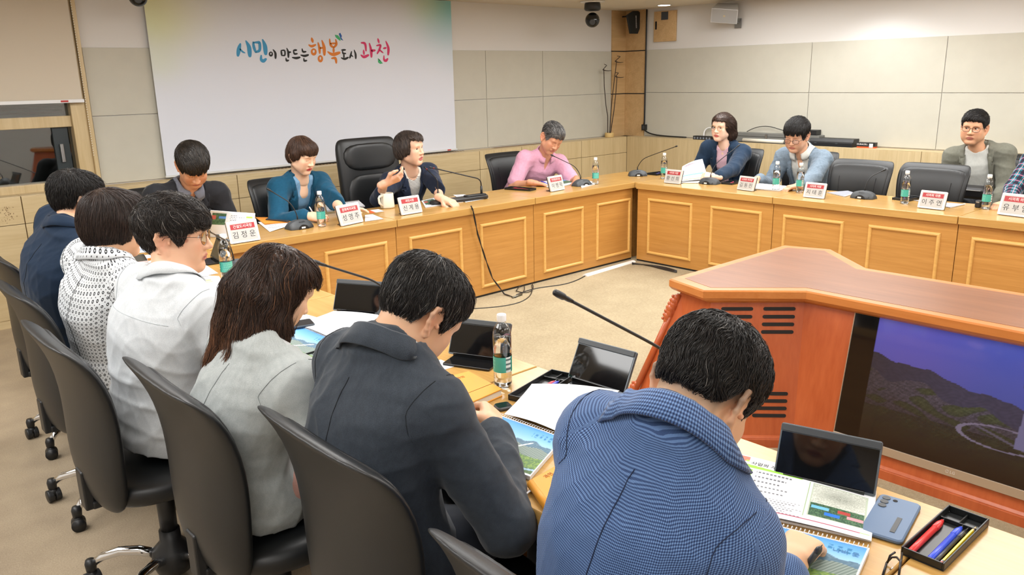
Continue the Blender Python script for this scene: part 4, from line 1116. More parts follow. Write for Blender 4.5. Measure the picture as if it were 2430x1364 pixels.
        n = len(prof); P = np.array(rows).reshape(-1, 3); ed = np.arange(len(P)) % n
        for e, lf in ((n-1, lift), (n-2, lift*1.2), (n-3, lift*1.4), (n-4, lift*1.2), (n-5, lift*.6)):
            m_ = ed == e; s_ = v.sample(P[m_]); g = v.grad(P[m_]); P[m_] = P[m_]+g*np.clip(lf-s_, 0, .05)[:, None]
        m = MB(); m._push([tuple(p-base) for p in P], [(j*n+i, (j+1)*n+i, (j+1)*n+i+1, j*n+i+1) for j in range(40) for i in range(n-1)])
        o = m.build('collar', mat, root, smooth=True, solid=th); set_vec(o.data, fu)
    def seam(v, P, mat=None, r=.0011, lift=.0008):
        P = onto(v, P, lift); m = MB().tube([tuple(p-base) for p in P], r, 5); return m
    seed = sp.get('seed', 1)
    if top['kind'] == 'jacket':
        inn = sp['inner']
        vi, _ = garment(inn.get('name', 'shirt'), inn['mat'], .003, 'none', hem=-.05, vneck=inn.get('v'), fold=.003, seed=seed+5, neckcut=inn.get('cut'), sleeves=False)
        if inn.get('collar'): neck_collar(vi, inn['mat'], **inn['collar'])
        vj, _ = garment('jacket', top['mat'], .016, 'long', hem=sp.get('hem', -.16), vneck=top.get('v', (.42, .075)), fold=sp.get('fold', .007), seed=seed)
        if sp.get('chest') and top.get('lapel', True): lapels(vj, top['mat'], top.get('v', (.42, .075)))
        if top.get('collar', True): neck_collar(vj, top['mat'], **(top['collar'] if isinstance(top.get('collar'), dict) else dict(stand=.030, fall=.050, r0=.080, phi0=1.85 if sp.get('chest') else 2.75, flare=.020, lift=.006, drop=.03 if sp.get('chest') else .055)))
        vs = vj
    else:
        vs, _ = garment(top.get('name', 'shirt'), top['mat'], .012, top.get('sleeve', 'long'), hem=sp.get('hem', -.16), vneck=top.get('v'), fold=sp.get('fold', .006), seed=seed)
        neck_collar(vs, top['mat'], **(top['collar'] if isinstance(top.get('collar'), dict) else {}))
    if near:
        M_s = plain('seam_'+top.get('seam', 'dark'), {'dark': (22, 26, 32), 'light': (176, 182, 186), 'blue': (30, 42, 70), 'grey': (132, 138, 138)}[top.get('seam', 'dark')], .9); sm_ = MB()
        def addseam(P):
            P = onto(vs, P, .0); P = folds(P, vs.grad(P), sp.get('fold', .007), seed)+vs.grad(P)*.0006; sm_.tube([tuple(p-base) for p in P], .0009, 5)
        if top.get('yoke'): addseam([surf(.80, x, True) for x in np.linspace(-.15, .15, 24)])
        else: addseam([surf(t, 0.0, True) for t in np.linspace(-.1, .93, 40)])
        for side, key, S, E, W in arms:
            ax = unit((E-S)*.5+R*side*.5*np.linalg.norm(E-S)); e1 = unit(np.cross(ax, Fw)); e2 = np.cross(ax, e1); cc_ = S-R*side*.022
            addseam([cc_+(e1*math.cos(a)+e2*math.sin(a))*.085 for a in np.linspace(.2, 2*PI-.2, 40)])
        sm_.build('seams', M_s, root)
    # --- legs and shoes
    if sp.get('legs', True):
        kn = [Pv+fwd*sp.get('thigh', .43)+Rv*s*.10+np.array([0, 0, -.01]) for s in (1, -1)]; hv = Vol(np.minimum(Pv-.24, [Pv[0]-.3, Pv[1]-.3, 0]), Pv+.24, .014)
        allp = np.array([Pv]+kn); lo = allp.min(0)-.22; hi = allp.max(0)+.2; lo[2] = 0.03; hv = Vol(lo, hi, .012)
        hv.add(ell(Pv+fwd*.035+np.array([0, 0, -.01]), (.148*girth, .148*girth, .09)), .03); sh = MB()
        for s, K in zip((1, -1), kn):
            An = K+fwd*sp.get('shin', -.02); An = np.array([An[0], An[1], .09])
            hv.add(rc(Pv+Rv*s*.085, K, .084, .066), .04); hv.add(rc(K, An, .064, .052), .03)
            f0 = An-fwd*.05-base; f1 = An+fwd*.16-base
            sh.tube([(f0[0], f0[1], .045), ((f0+f1)[0]/2, (f0+f1)[1]/2, .045), (f1[0], f1[1], .035)], [.042, .046, .034], 12, flat=.95)
        V, Q = hv.mesh(2); N = vnormals(V, Q); V = folds(V, N, .005, seed+9)
        g_ = np_mesh('trousers', V-base, Q); set_vec(g_, V); link_mesh('trousers', g_, sp.get('trousers', M_trouser_dark), root)
        sh.build('shoes', M_shoe, root, smooth=True)
    return root
# ================================================================== the people
def node_pattern(name, kind):
    if name in MATS: return MATS[name]
    t = NT(name); v = t.coord(attr='fuv'); sp_ = t.n('ShaderNodeSeparateXYZ'); t.link(v, sp_.inputs[0]); x, y = sp_.outputs[0], sp_.outputs[1]
    if kind == 'check':         # fine two-tone houndstooth check
        p = .0037
        wx = t.math('LESS_THAN', t.math('FRACT', t.math('DIVIDE', x, p)), .5); wy = t.math('LESS_THAN', t.math('FRACT', t.math('DIVIDE', y, p)), .5)
        f = t.math('MULTIPLY', t.math('ADD', wx, wy), .5); nz = t.noise(v, 40, 3)
        f = t.math('ADD', t.math('MULTIPLY', f, .85), t.math('MULTIPLY', nz, .15))
        t.base(t.ramp(f, [(.1, lin(112, 141, 184)), (.5, lin(66, 92, 138)), (.95, lin(30, 44, 76))])); t.bump(t.noise(v, 700, 1), .25, .0008)
        MATS[name] = t.done(.85, 0, .25, Sheen_Weight=.15)
    elif kind == 'dots':        # white ground, black rings and small dots
        p = .018
        def cell(ox, oy, r0, r1):
            a = t.math('SUBTRACT', t.math('FRACT', t.math('ADD', t.math('DIVIDE', x, p), ox)), .5); b = t.math('SUBTRACT', t.math('FRACT', t.math('ADD', t.math('DIVIDE', y, p), oy)), .5)
            r = t.math('SQRT', t.math('ADD', t.math('MULTIPLY', a, a), t.math('MULTIPLY', b, b)))
            return t.math('MULTIPLY', t.math('LESS_THAN', r, r1), t.math('GREATER_THAN', r, r0))
        f = t.math('MAXIMUM', cell(0, 0, .10, .245), cell(.5, .5, .0, .09)); t.base(t.mix(f, lin(208, 211, 214), lin(20, 20, 26)))
        t.bump(t.noise(v, 800, 1), .15, .0006); MATS[name] = t.done(.8, 0, .25)
    elif kind == 'stripe':      # off-white top, thin navy stripes below the yoke
        s = t.math('LESS_THAN', t.math('FRACT', t.math('DIVIDE', y, .0135)), .38); low = t.math('LESS_THAN', y, .36)
        t.base(t.mix(t.math('MULTIPLY', s, low), lin(228, 226, 216), lin(44, 48, 66))); MATS[name] = t.done(.85, 0, .25)
    elif kind == 'plaid':
        a = t.math('FRACT', t.math('DIVIDE', x, .055)); b = t.math('FRACT', t.math('DIVIDE', y, .055))
        c = t.mix(t.math('LESS_THAN', a, .45), lin(44, 128, 142), lin(52, 46, 66)); c = t.mix(t.math('MULTIPLY', t.math('LESS_THAN', b, .4), .75), c, lin(30, 30, 46))
        c = t.mix(t.math('LESS_THAN', t.math('ABSOLUTE', t.math('SUBTRACT', b, .7)), .05), c, lin(196, 120, 148)); c = t.mix(t.math('LESS_THAN', t.math('ABSOLUTE', t.math('SUBTRACT', a, .72)), .035), c, lin(206, 150, 160))
        t.base(c); MATS[name] = t.done(.85, 0, .25)
    return MATS[name]
F_navy_shirt = fabric('navy_shirt_cloth', (24, 40, 60), weave=.12, scale=700, sheen=.1)
F_white_linen = fabric('white_linen', (196, 201, 205), rgb2=(212, 215, 218), weave=.2, scale=500, var=.02)
F_greyjk = fabric('pale_grey_cloth', (162, 168, 168), rgb2=(186, 191, 190), weave=.08, scale=800)
F_darkjk = fabric('charcoal_suiting', (47, 53, 61), weave=.12, scale=900, rgb2=(60, 67, 76))
F_blackjk = fabric('black_suiting', (33, 34, 38), weave=.12)
F_teal = fabric('teal_suiting', (16, 68, 94), weave=.1, rgb2=(24, 84, 114))
F_navyjk = fabric('navy_suiting', (28, 36, 54), weave=.12, rgb2=(38, 48, 68))
F_navyjk2 = fabric('navy_linen', (26, 44, 66), weave=.15, rgb2=(36, 58, 82))
F_pinkshirt = fabric('pink_shirt_cloth', (206, 148, 172), weave=.12, rgb2=(218, 166, 188))
F_greyblue = fabric('grey_blue_linen', (96, 112, 128), weave=.25, scale=450, rgb2=(134, 150, 164))
F_khaki = fabric('grey_green_suiting', (108, 108, 96), weave=.12, rgb2=(124, 124, 112))
F_whitetee = fabric('white_jersey', (204, 206, 200), rgb2=(216, 217, 212), weave=.1)
F_greyshirt = fabric('grey_shirt_cloth', (106, 110, 122), rgb2=(124, 128, 140), weave=.1)
F_bluebl = fabric('pale_blue_satin', (112, 158, 196), rgb2=(136, 178, 212), rough=.45, weave=.05)
F_pinktee = fabric('pink_jersey', (222, 180, 196), rgb2=(232, 196, 208), weave=.1)
F_pinktr = fabric('dusty_pink_cloth', (186, 140, 128), rgb2=(202, 158, 146), weave=.15)
F_denim = fabric('dark_denim', (44, 54, 70), rgb2=(66, 78, 96), weave=.25)
DOWN_TABLE = None
R_ = lambda d: d*PI/180
black_hair = dict(hair=(20, 18, 18), hair2=(46, 42, 40), hairg=(120, 116, 112))

person('man in a blue checked jacket bent over the table in the foreground', dict(
    near=True, yaw=R_(4), head=on_x(1668, 938, 1.10), look=(R_(3), R_(46), R_(6)), neck=on_x(1600, 1030, 1.0), pelvis=(.93, .79, .575), bend=-.05, girth=.86,
    hs=.95, sw=.140, swR=.9, dropR=.055, ear=1.12, drop=.080, neck_r=.062, fat=1.06, fade=.5, hairline='faded', eyes='closed', moles=[(1687, 938, .0035, (96, 66, 52))],
    wR=on_z(1862, 1350, .755), hR=dict(f=(.75, .10, .06), n=(-.25, -.1, 1), c=[.75, .9, .95, 1.0], t=(.8, .4)), wL=(1.32, .98, .75), pR=(-.5, -.35, -1), pL=(-.5, .3, -1),
    style='short', thick=.95, strands=13000, len=.036, width=.00062, mess=1.2, curl=.55, lift=1.6, fly=.4, gray=.012, temple=.35, seed=11, **black_hair, skin=(226, 182, 146),
    top=dict(kind='jacket', mat=node_pattern('blue_check_cloth', 'check'), seam='blue'), inner=dict(mat=F_navy_shirt, collar={}), fold=.006, seed_=3))
person('man in a charcoal suit jacket writing at the near table, dark hair flecked with grey', dict(
    near=True, yaw=R_(4), head=on_x(993, 746, 1.05), look=(R_(0), R_(44), R_(4)), neck=on_x(915, 830, .945), pelvis=(.945, 1.46, .575), bend=-.06, girth=.92, swR=.78, dropR=.045, arm=(.315, .32),
    hs=.98, sw=.178, ear=1.05, drop=.075, fat=1.0, eyes='closed', neck_r=.058, fade=.2,
    wR=on_z(1172, 1022, .775), hR=dict(f=(.55, .75, .10), n=(.55, -.55, .75), c=[.8, .9, .95, 1.0], t=(.9, .35)), wL=(1.32, 1.68, .75), pR=(-.05, -.17, -.155),
    style='short', thick=.9, strands=13000, len=.045, width=.00062, mess=1.2, curl=.25, lift=1.4, gray=.07, seed=5, **black_hair, skin=(224, 178, 144),
    top=dict(kind='jacket', mat=F_darkjk), inner=dict(mat=F_white_linen, collar={}), fold=.008))
lk = lambda pts, rs: (pts, rs)
person('woman with long wavy brown hair, pale grey jacket and pink trousers, head bowed', dict(
    near=True, sex='f', yaw=R_(4), head=on_x(655, 690, .945), look=(R_(-6), R_(30), R_(0)), neck=on_x(625, 822, .865), pelvis=(.83, 2.02, .57), bend=-.04,
    hs=.92, sw=.146, drop=.06, girth=.93, eyes='closed', lip=(170, 104, 96), skin=(228, 190, 160), wR=(1.12, 1.86, .70), wL=(1.28, 2.22, .75),
    hR=None, style='long', strands=15000, len=.16, width=.00065, mess=.45, curl=.5, lift=2.2, fly=1.0, seed=8, flow=(0, -.32, -1.0), radial=.5, crown=(.0, -.02, .14),
    hair=(34, 23, 19), hair2=(84, 58, 44), hairg=(150, 104, 72), tips=(128, 84, 56), gray=.03, relief=1.6,
    locks=[lk([(-.03, -.075, .0), (-.035, -.105, -.10), (-.045, -.145, -.21), (-.045, -.19, -.32), (-.04, -.215, -.40)], [.075, .066, .060, .045, .018]), lk([(.045, -.06, 0), (.055, -.085, -.10), (.05, -.135, -.20), (.03, -.175, -.30), (.01, -.20, -.37)], [.064, .056, .048, .034, .014]),
           lk([(.066, -.03, .0), (.076, -.035, -.10), (.076, -.03, -.18), (.070, .0, -.25)], [.032, .031, .027, .012]), lk([(-.068, -.03, .0), (-.078, -.03, -.10), (-.075, -.03, -.19)], [.032, .032, .020])],
    trousers=F_pinktr, top=dict(kind='jacket', mat=F_greyjk, collar=False, seam='grey'), inner=dict(mat=F_white_linen), fold=.008, hem=-.13))
person('man in a white short-sleeved shirt and thin glasses turning to look right', dict(
    near=True, yaw=R_(14), head=on_x(416, 563, .93), look=(R_(-36), R_(3), R_(-2)), neck=on_x(408, 668, .875), pelvis=(.80, 2.64, .575), bend=-.03, girth=1.03,
    hs=.99, sw=.178, ear=1.05, drop=.06, gaze=(-.25, .02), neck_r=.056, skin=(226, 178, 146), cheek=[(.052, .000, .0065, (176, 106, 80)), (.062, .014, .0035, (184, 116, 90))], wR=(1.14, 2.52, .745), wL=(1.2, 2.9, .745),
    style='fringe', thick=.92, strands=13000, len=.055, width=.00062, mess=1.3, curl=.5, lift=1.6, gray=.05, seed=4, hair=(24, 20, 19), hair2=(58, 50, 45), hairg=(140, 134, 128), topflow=(.2, .8, .0),
    glasses=dict(c='brown', r=.0235, w=.0009), trousers=F_denim,
    top=dict(kind='shirt', mat=F_white_linen, sleeve='short', yoke=True, seam='light'), hem=-.15, fold=.009))
person('woman with a dark brown bob in a white blouse printed with black ring dots', dict(
    near=True, sex='f', yaw=R_(14), head=on_x(270, 534, .89), look=(R_(0), R_(8), R_(0)), neck=on_x(252, 618, .835), pelvis=(.84, 3.28, .57), bend=-.03,
    hs=1.0, ear=.8, sw=.155, drop=.055, eyes='closed', skin=(222, 176, 142), wR=(1.14, 3.16, .745), wL=(1.2, 3.5, .76),
    style='bob', bob=-.085, side=-.045, bang=.05, wob=.008, strands=9000, len=.09, width=.00062, mess=.35, lift=1.2, fly=.5, seed=21, hair=(36, 26, 22), hair2=(66, 50, 43), flow=(0, -.05, -1), radial=.6,
    top=dict(kind='shirt', mat=node_pattern('ring_dot_cloth', 'dots'), sleeve='short'), hem=-.14, fold=.006))
person('man in a navy shirt and glasses at the far end of the near row', dict(
    near=True, yaw=R_(4), head=on_x(182, 480, .91), look=(R_(12), R_(14), R_(0)), neck=on_x(163, 545, .845), pelvis=(.86, 3.88, .575), bend=-.05, girth=1.05, fade=.55, eyes='closed',
    hs=.92, sw=.178, drop=.06, wR=(1.2, 3.68, .745), wL=(1.22, 4.0, .745), skin=(220, 172, 138),
    style='short', thick=1.0, strands=9000, len=.045, width=.00062, mess=1.1, lift=2.4, seed=31, **black_hair, glasses=dict(c='black', r=.024),
    top=dict(kind='shirt', mat=F_navy_shirt, sleeve='long'), fold=.007))
# ---- head table
person('man in a black suit and grey shirt with his head bowed at the head table', dict(
    yaw=R_(-90), head=on_y(458, 394, 5.22), look=(R_(-100), R_(44), R_(3)), neck=on_y(445, 446, 5.34), pelvis=(1.93, 5.62, .575), bend=-.03, girth=1.05, hs=1.07, sw=.20, drop=.05, eyes='closed',
    wL=(2.04, 5.2, .745), wR=(1.80, 5.2, .745), hR=dict(c=.4), hL=dict(c=.4), chest=True, skin=(216, 160, 124),
    style='fringe', wob=.011, fh=.006, thick=.95, strands=4500, len=.060, width=.0009, mess=.6, seed=41, hair=(22, 19, 18), hair2=(62, 54, 46), topflow=(-.2, .9, .1), crown=(-.01, -.04, .13),
    top=dict(kind='jacket', mat=F_blackjk, v=(.20, .085, .02)), inner=dict(mat=F_greyshirt, collar=dict(stand=.036, fall=.05, lift=.02), v=(.8, .03))))
person('woman in a teal jacket over a pale blue blouse, reading and writing, brown bobbed hair', dict(
    sex='f', yaw=R_(-84), head=on_y(716, 370, 5.32), look=(R_(-74), R_(20), R_(0)), neck=on_y(712, 423, 5.40), pelvis=(2.80, 5.62, .575), bend=-.03, hs=1.02, sw=.175, drop=.055, eyes='closed', chest=True,
    skin=(236, 196, 166), lip=(196, 74, 70), wR=on_z(728, 512, .765), hR=dict(f=(.35, -.55, -.05), n=(-.6, -.3, .7), c=[.8, .9, .9, .9], t=(.8, .4)), wL=on_z(812, 499, .79), hL=dict(f=(.8, -.35, .05), n=(.1, .1, 1), c=.3),
    style='bob', bob=-.060, side=-.005, bang=.030, wob=.007, ear=.85, thick=.95, strands=5000, len=.075, width=.0009, mess=.35, seed=51, hair=(46, 32, 26), hair2=(104, 76, 60), brow='brown',
    top=dict(kind='jacket', mat=F_teal, v=(.16, .075, .012), ), inner=dict(mat=F_bluebl, v=(.80, .035))))
person('woman in a navy jacket and striped top speaking with an open raised hand', dict(
    sex='f', yaw=R_(-88), head=on_y(972, 355, 5.36), look=(R_(-68), R_(-2), R_(4)), neck=on_y(972, 405, 5.43), pelvis=(3.86, 5.64, .575), bend=-.02, girth=1.10, hs=1.08, sw=.185, drop=.055, chest=True, mouth=.005, gaze=(.15, 0),
    skin=(228, 184, 156), lip=(190, 112, 110), wR=on_y(912, 436, 5.08), hR=dict(f=(.70, -.50, .34), n=(-.3, -.45, -.75), c=[.45, .6, .7, .75], t=(-.4, .95), s=.08), pR=(-.7, .1, -1), cuff=.55, hand=1.12,
    wL=on_z(1046, 470, .775), hL=dict(f=(.2, -.9, -.22), n=(0, -.2, 1), c=[.45, .5, .5, .5]),
    style='bob', bob=-.060, side=-.022, ear=.8, wob=.007, bang=.062, thick=1.0, part=1.0, strands=5000, len=.075, width=.0009, mess=.35, seed=61, hair=(38, 32, 30), hair2=(108, 94, 86), brow='brown', topflow=(.5, .4, .1),
    top=dict(kind='jacket', mat=F_navyjk, v=(.20, .075, .0)), inner=dict(mat=node_pattern('navy_striped_jersey', 'stripe'), cut=(.045, .062, .075))))
person('grey-haired man in a pink short-sleeved shirt reading, chin tucked', dict(
    yaw=R_(-104), head=on_y(1308, 329, 5.24), look=(R_(-104), R_(32), R_(-14)), neck=on_y(1290, 371, 5.36), pelvis=(5.26, 5.62, .575), bend=-.03, girth=1.08, hs=1.05, sw=.20, drop=.045, cz=.03, eyes='closed', chest=True,
    skin=(206, 150, 118), wR=on_z(1262, 433, .755), hR=dict(f=(.45, -.6, -.12), n=(0, .1, 1), c=.35), wL=on_z(1368, 425, .765), hL=dict(f=(-.5, -.55, -.2), n=(0, .1, 1), c=[.45, .6, .65, .7]),
    style='swept', strands=4500, len=.05, width=.0009, mess=.6, seed=71, hair=(48, 46, 46), hair2=(104, 102, 100), hairg=(160, 158, 156), gray=.22, temple=.7, topflow=(0, -1, .2), flow=(0, -.7, -.6), brow='grey',
    top=dict(kind='shirt', mat=F_pinkshirt, sleeve='short', v=(.80, .030), collar=dict(stand=.04, fall=.05, r0=.076)), fold=.007))
# ---- right side
person('woman in a navy jacket, pink top and gold glasses holding up a printed booklet', dict(
    sex='f', yaw=R_(184), head=on_x(1714, 303, 6.60), look=(R_(182), R_(2), R_(-3)), neck=on_x(1722, 345, 6.66), pelvis=(6.86, 4.36, .575), bend=-.02, girth=1.04, hs=1.02, sw=.175, drop=.05, chest=True, gaze=(-.25, .05),
    skin=(240, 202, 178), lip=(198, 100, 96), wR=on_z(1662, 398, .80), hR=dict(f=(-.6, -.25, .25), n=(.5, -.3, .6), c=.6), wL=on_z(1702, 420, .775), hL=dict(f=(-.35, .75, .1), n=(-.6, .2, .7), c=[.7, .8, .8, .8]),
    style='tied', strands=4500, len=.08, width=.0009, mess=.3, seed=81, hair=(44, 33, 28), hair2=(92, 70, 60), topflow=(.2, -1, .0), flow=(0, -.8, -.6), brow='brown', crown=(0, .06, .13),
    locks=[lk([(-.045, -.04, .02), (-.06, -.06, -.06), (-.055, -.07, -.125)], [.068, .05, .03]), lk([(.045, -.04, .02), (.05, -.06, -.06), (.045, -.07, -.12)], [.065, .05, .03])], glasses=dict(c='gold', r=.0235, w=.0010),
    top=dict(kind='jacket', mat=F_navyjk2, v=(-.1, .060, .05), lapel=True), inner=dict(mat=F_pinktee, cut=(.03, .062, .040))))
person('man in a grey-blue linen jacket and white shirt reading through dark-rimmed glasses', dict(
    yaw=R_(180), head=on_x(1890, 322, 6.56), look=(R_(187), R_(20), R_(-3)), neck=on_x(1906, 363, 6.66), pelvis=(6.88, 3.53, .575), bend=-.03, girth=1.02, cz=.03, hs=1.08, sw=.18, pR=(.2, .3, -1), pL=(.2, -.3, -1), drop=.05, eyes='closed', chest=True,
    skin=(214, 166, 136), wR=on_z(1800, 424, .76), hR=dict(f=(-.9, .15, -.1), n=(0, 0, 1), c=.5), wL=on_z(1900, 440, .76), hL=dict(f=(-.8, .45, -.1), n=(0, 0, 1), c=.5),
    style='fringe', wob=.010, fh=.014, thick=.85, strands=4200, len=.05, width=.0009, mess=.7, lift=2, seed=91, **black_hair, glasses=dict(c='black', r=.024, rect=.68, sq=3, z=-.006, w=.0015), topflow=(.1, .9, .1),
    top=dict(kind='jacket', mat=F_greyblue, v=(-.1, .085, .07)), inner=dict(mat=F_whitetee, collar=dict(stand=.042, fall=.055, r0=.072, lift=.02), v=(.80, .034)), fold=.010))
person('man in a grey-green jacket and white T-shirt sitting behind the empty chairs', dict(
    yaw=R_(186), head=on_x(2311, 305, 7.22), look=(R_(188), R_(2), R_(-3)), neck=on_x(2322, 352, 7.28), pelvis=(7.44, 2.28, .565), bend=-.02, girth=1.04, hs=1.06, sw=.185, pR=(.2, .3, -1), pL=(.2, -.3, -1), drop=.055, fat=1.08, jaw=1.06, chest=True, gaze=(.35, .02),
    skin=(222, 168, 132), wR=(7.0, 2.48, .60), hR=dict(c=.4), wL=(7.0, 2.10, .60), hL=dict(c=.4), style='short', thick=.85, strands=4200, len=.04, width=.0009, mess=.6, seed=95, hair=(18, 16, 16), hair2=(40, 36, 34), topflow=(.6, .6, .2),
    glasses=dict(c='brown', r=.0255, rect=.72, sq=3, w=.0014), top=dict(kind='jacket', mat=F_khaki, v=(-.1, .085, .095)), inner=dict(mat=F_whitetee, cut=(.03, .068, .045)), fold=.008))
person('person in a teal and purple plaid shirt, mostly cut off by the right edge', dict(
    yaw=R_(178), head=on_x(2520, 330, 6.58), look=(R_(180), R_(22), 0), neck=on_x(2528, 382, 6.68), pelvis=(6.90, 1.66, .575), bend=-.03, girth=1.05, hs=1.15, sw=.19, drop=.05, eyes='closed',
    wR=on_z(2392, 480, .762), hR=dict(f=(-.75, .25, -.1), n=(0, 0, 1), c=[.7, .8, .8, .8], t=(.8, .4)), wL=(6.3, 1.5, .75), hL=dict(c=.4), style='short', strands=900, width=.0009, seed=97, **black_hair,
    top=dict(kind='shirt', mat=node_pattern('teal_plaid_cloth', 'plaid'), sleeve='long'), fold=.006))
# ================================================================== chairs in place
def lean_to(o, p): o.location = p
CH = make_chair('black leather chair under the man in the white shirt, chrome star base in view')
CH.location = (.76, 2.62, 0); CH.rotation_euler = (0, 0, -PI/2)
for (x, y, r, lb) in (
    (.875, 2.01, -PI/2, 'black leather chair under the long-haired woman in pale grey'),
    (.985, 1.425, -PI/2, 'black leather chair whose broad back stands behind the charcoal-suited man'),
    (.955, .735, -PI/2, 'black leather chair of which only the top corner shows at the bottom of the photo'),
    (.815, 3.36, -PI/2, 'black leather chair under the woman in the dotted blouse'),
    (.90, 4.12, -PI/2, 'black leather chair at the far left under the man in navy'),
    (2.80, 5.48, PI, 'black leather chair behind the woman in the teal jacket'),
    (1.98, 5.66, PI, 'black leather chair hidden behind the man with the bowed head'),
    (5.20, 5.56, PI, 'black leather chair behind the grey-haired man in pink'),
    (6.60, 4.26, PI/2, 'black leather chair behind the woman in gold glasses'),
    (6.70, 3.58, PI/2, 'black leather chair behind the man in grey-blue linen'),
    (6.22, 2.90, PI/2, 'empty black leather chair pushed in, the one nearer the far corner'),
    (6.27, 2.36, PI/2, 'empty black leather chair pushed in, the one before the man in grey-green'),
    (7.36, 2.27, PI/2, 'black leather chair by the wall under the man in grey-green'),
    (6.78, 1.66, PI/2, 'black leather chair at the right edge under the plaid shirt')):
    copy_tree(CH, (x, y, 0), r, lb)
ex = thing('executive_chair', 'tall black leather executive chair behind the speaking woman', 'chair', (3.70, 5.62, 0), PI)
EPROF = [(.40,-.20,.22,.03,.0),(.42,-.205,.27,.05,.0),(.55,-.215,.295,.055,.01),(.75,-.23,.30,.055,.01),(.95,-.25,.30,.055,.01),(1.08,-.265,.30,.05,.0),(1.15,-.275,.29,.045,.0),(1.185,-.28,.265,.03,.0),(1.195,-.282,.22,.012,.0)]
MB().loft(chair_sections(EPROF, p=6)).build('backrest', M_leather, ex, smooth=True, sub=1)
for (z0, z1) in ((.50, .90), (.93, 1.15)):
    pz = [(z0, .10), (z0+.02, .19), ((z0+z1)/2, .215), (z1-.02, .19), (z1, .10)]
    MB().loft(chair_sections([(z, -.150-.085*(z-.42)/.73, w*1.25, .034, .0) for z, w in pz], p=6)).build('back_cushion', M_leather, ex, smooth=True, sub=1)
MB().loft(chair_sections([(.37, .04, .24, .24, 0), (.38, .04, .28, .27, 0), (.44, .04, .285, .275, 0), (.475, .04, .27, .26, 0), (.482, .04, .18, .18, 0)], p=6)).build('seat', M_leather, ex, smooth=True, sub=1)
for s in (-1, 1): MB().tube([(s*.27, -.16, .52), (s*.31, -.12, .62), (s*.31, .10, .63), (s*.30, .17, .60), (s*.27, .17, .42)], .022, 10).build('armrest', M_black, ex, smooth=True)
MB().lathe([(.03, .05), (.05, .08), (.05, .14), (.03, .18), (.03, .38)], 16).build('gas_lift', M_black, ex, smooth=True)
for k in range(5):
    a = k*2*PI/5; MB().tube([(.04*math.cos(a), .04*math.sin(a), .10), (.3*math.cos(a), .3*math.sin(a), .075)], [.022, .016], 8).sphere((.3*math.cos(a), .3*math.sin(a), .032), .03, 10, 6).build('leg', M_black, ex, smooth=True)

# ================================================================== water bottles
M_pet = glass_mat('clear_plastic_water', (1, 1, 1), 1.33)
def pet():
    t = NT('bottle_plastic'); tr = t.n('ShaderNodeBsdfTransparent'); tr.inputs[0].default_value = (.94, .96, .97, 1)
    gl = t.n('ShaderNodeBsdfGlossy'); gl.inputs['Roughness'].default_value = .03; lw = t.n('ShaderNodeLayerWeight'); lw.inputs[0].default_value = .35
    mx = t.n('ShaderNodeMixShader'); t.link(t.math('MULTIPLY_ADD', lw.outputs['Facing'], .42, .05), mx.inputs[0]); t.link(tr.outputs[0], mx.inputs[1]); t.link(gl.outputs[0], mx.inputs[2])
    out = [n for n in t.t.nodes if n.type == 'OUTPUT_MATERIAL'][0]; t.link(mx.outputs[0], out.inputs[0]); return t.m
M_petthin = pet()
def label_fn(u, v):
    c = np.tile([74., 172., 158.], (len(u), 1)); w = (u > .06) & (u < .16); c[w] = (222, 232, 230); dk = (u > .16) & (u < .34); c[dk] = (16, 136, 118); br = (u > .06) & (u < .16) & (np.sin(v*130) > .2); c[br] = (90, 110, 110)
    tx = (u > .40) & (u < .86) & (v > .12) & (v < .88) & (np.sin(v*60) > .1) & (np.sin(u*150+v*9) > -.4); c[tx] = (150, 212, 200)
    lg = (u > .22) & (u < .29) & (v > .15) & (v < .85) & (np.sin(v*24) > -.2); c[lg] = (190, 226, 220)
    return c
BOT = None
def bottle(u, v, label, rot=0.0, cap=M_white):
    global BOT
    p = on_z(u, v)
    if BOT is None:
        t = thing('water_bottle', label, 'bottle', (p.x, p.y, TZ), rot, 'half-litre water bottles on the tables')
        prof = [(.020, .0), (.0275, .004), (.0295, .012)]
        for k in range(5): z = .016+k*.0068; prof += [(.0297, z), (.0280, z+.0034)]
        prof += [(.0295, .051), (.0288, .053), (.0288, .104), (.0297, .107), (.0297, .165), (.0285, .182), (.0235, .196), (.0165, .206), (.0122, .213), (.0118, .218)]
        MB().lathe(prof, 28).build('bottle_body', M_petthin, t, smooth=True)
        wp = [(r*.955, z+.002) for r, z in prof if z < .165]; wp = [(r, z) for r, z in wp]
        MB().lathe(wp+[(.0283, .166)], 28).build('water', M_pet, t, smooth=True)
        MB().lathe([(.0135, .214), (.0150, .2155), (.0150, .234), (.0138, .237), (.002, .2375)], 24).build('cap', M_white, t, smooth=True, bevel=.0008)
        print_sheet('label_band', label_fn, 96, 24, lambda a, b: np.stack([.0297*np.cos(a*2*PI), .0297*np.sin(a*2*PI), .0535+.050*b], 1), M_print, t)
        BOT = t; return t
    return copy_tree(BOT, (p.x, p.y, TZ), rot, label)
bottle(1194, 915, 'tall clear water bottle standing beside the orange diary in the foreground', -2.3)
bottle(541, 668, 'clear water bottle between the white-shirted man and a grey microphone', 1.3)
bottle(764, 537, 'clear water bottle before the woman in teal', -1.2)
bottle(1413, 437, 'clear water bottle beside the grey-haired man, right of his microphone', .9)
bottle(1575, 424, 'clear water bottle at the far corner, left of the first name plate there', -2.4)
bottle(1841, 452, 'clear water bottle before the man in grey-blue, the left of his two', -2.2)
bottle(1897, 457, 'clear water bottle before the man in grey-blue, the right of his two', -2.6)
bottle(2146, 483, 'clear water bottle before the empty chair beside the pen tray', -2.4)
bottle(2339, 496, 'clear water bottle standing beside a small black remote at the right', -2.3)

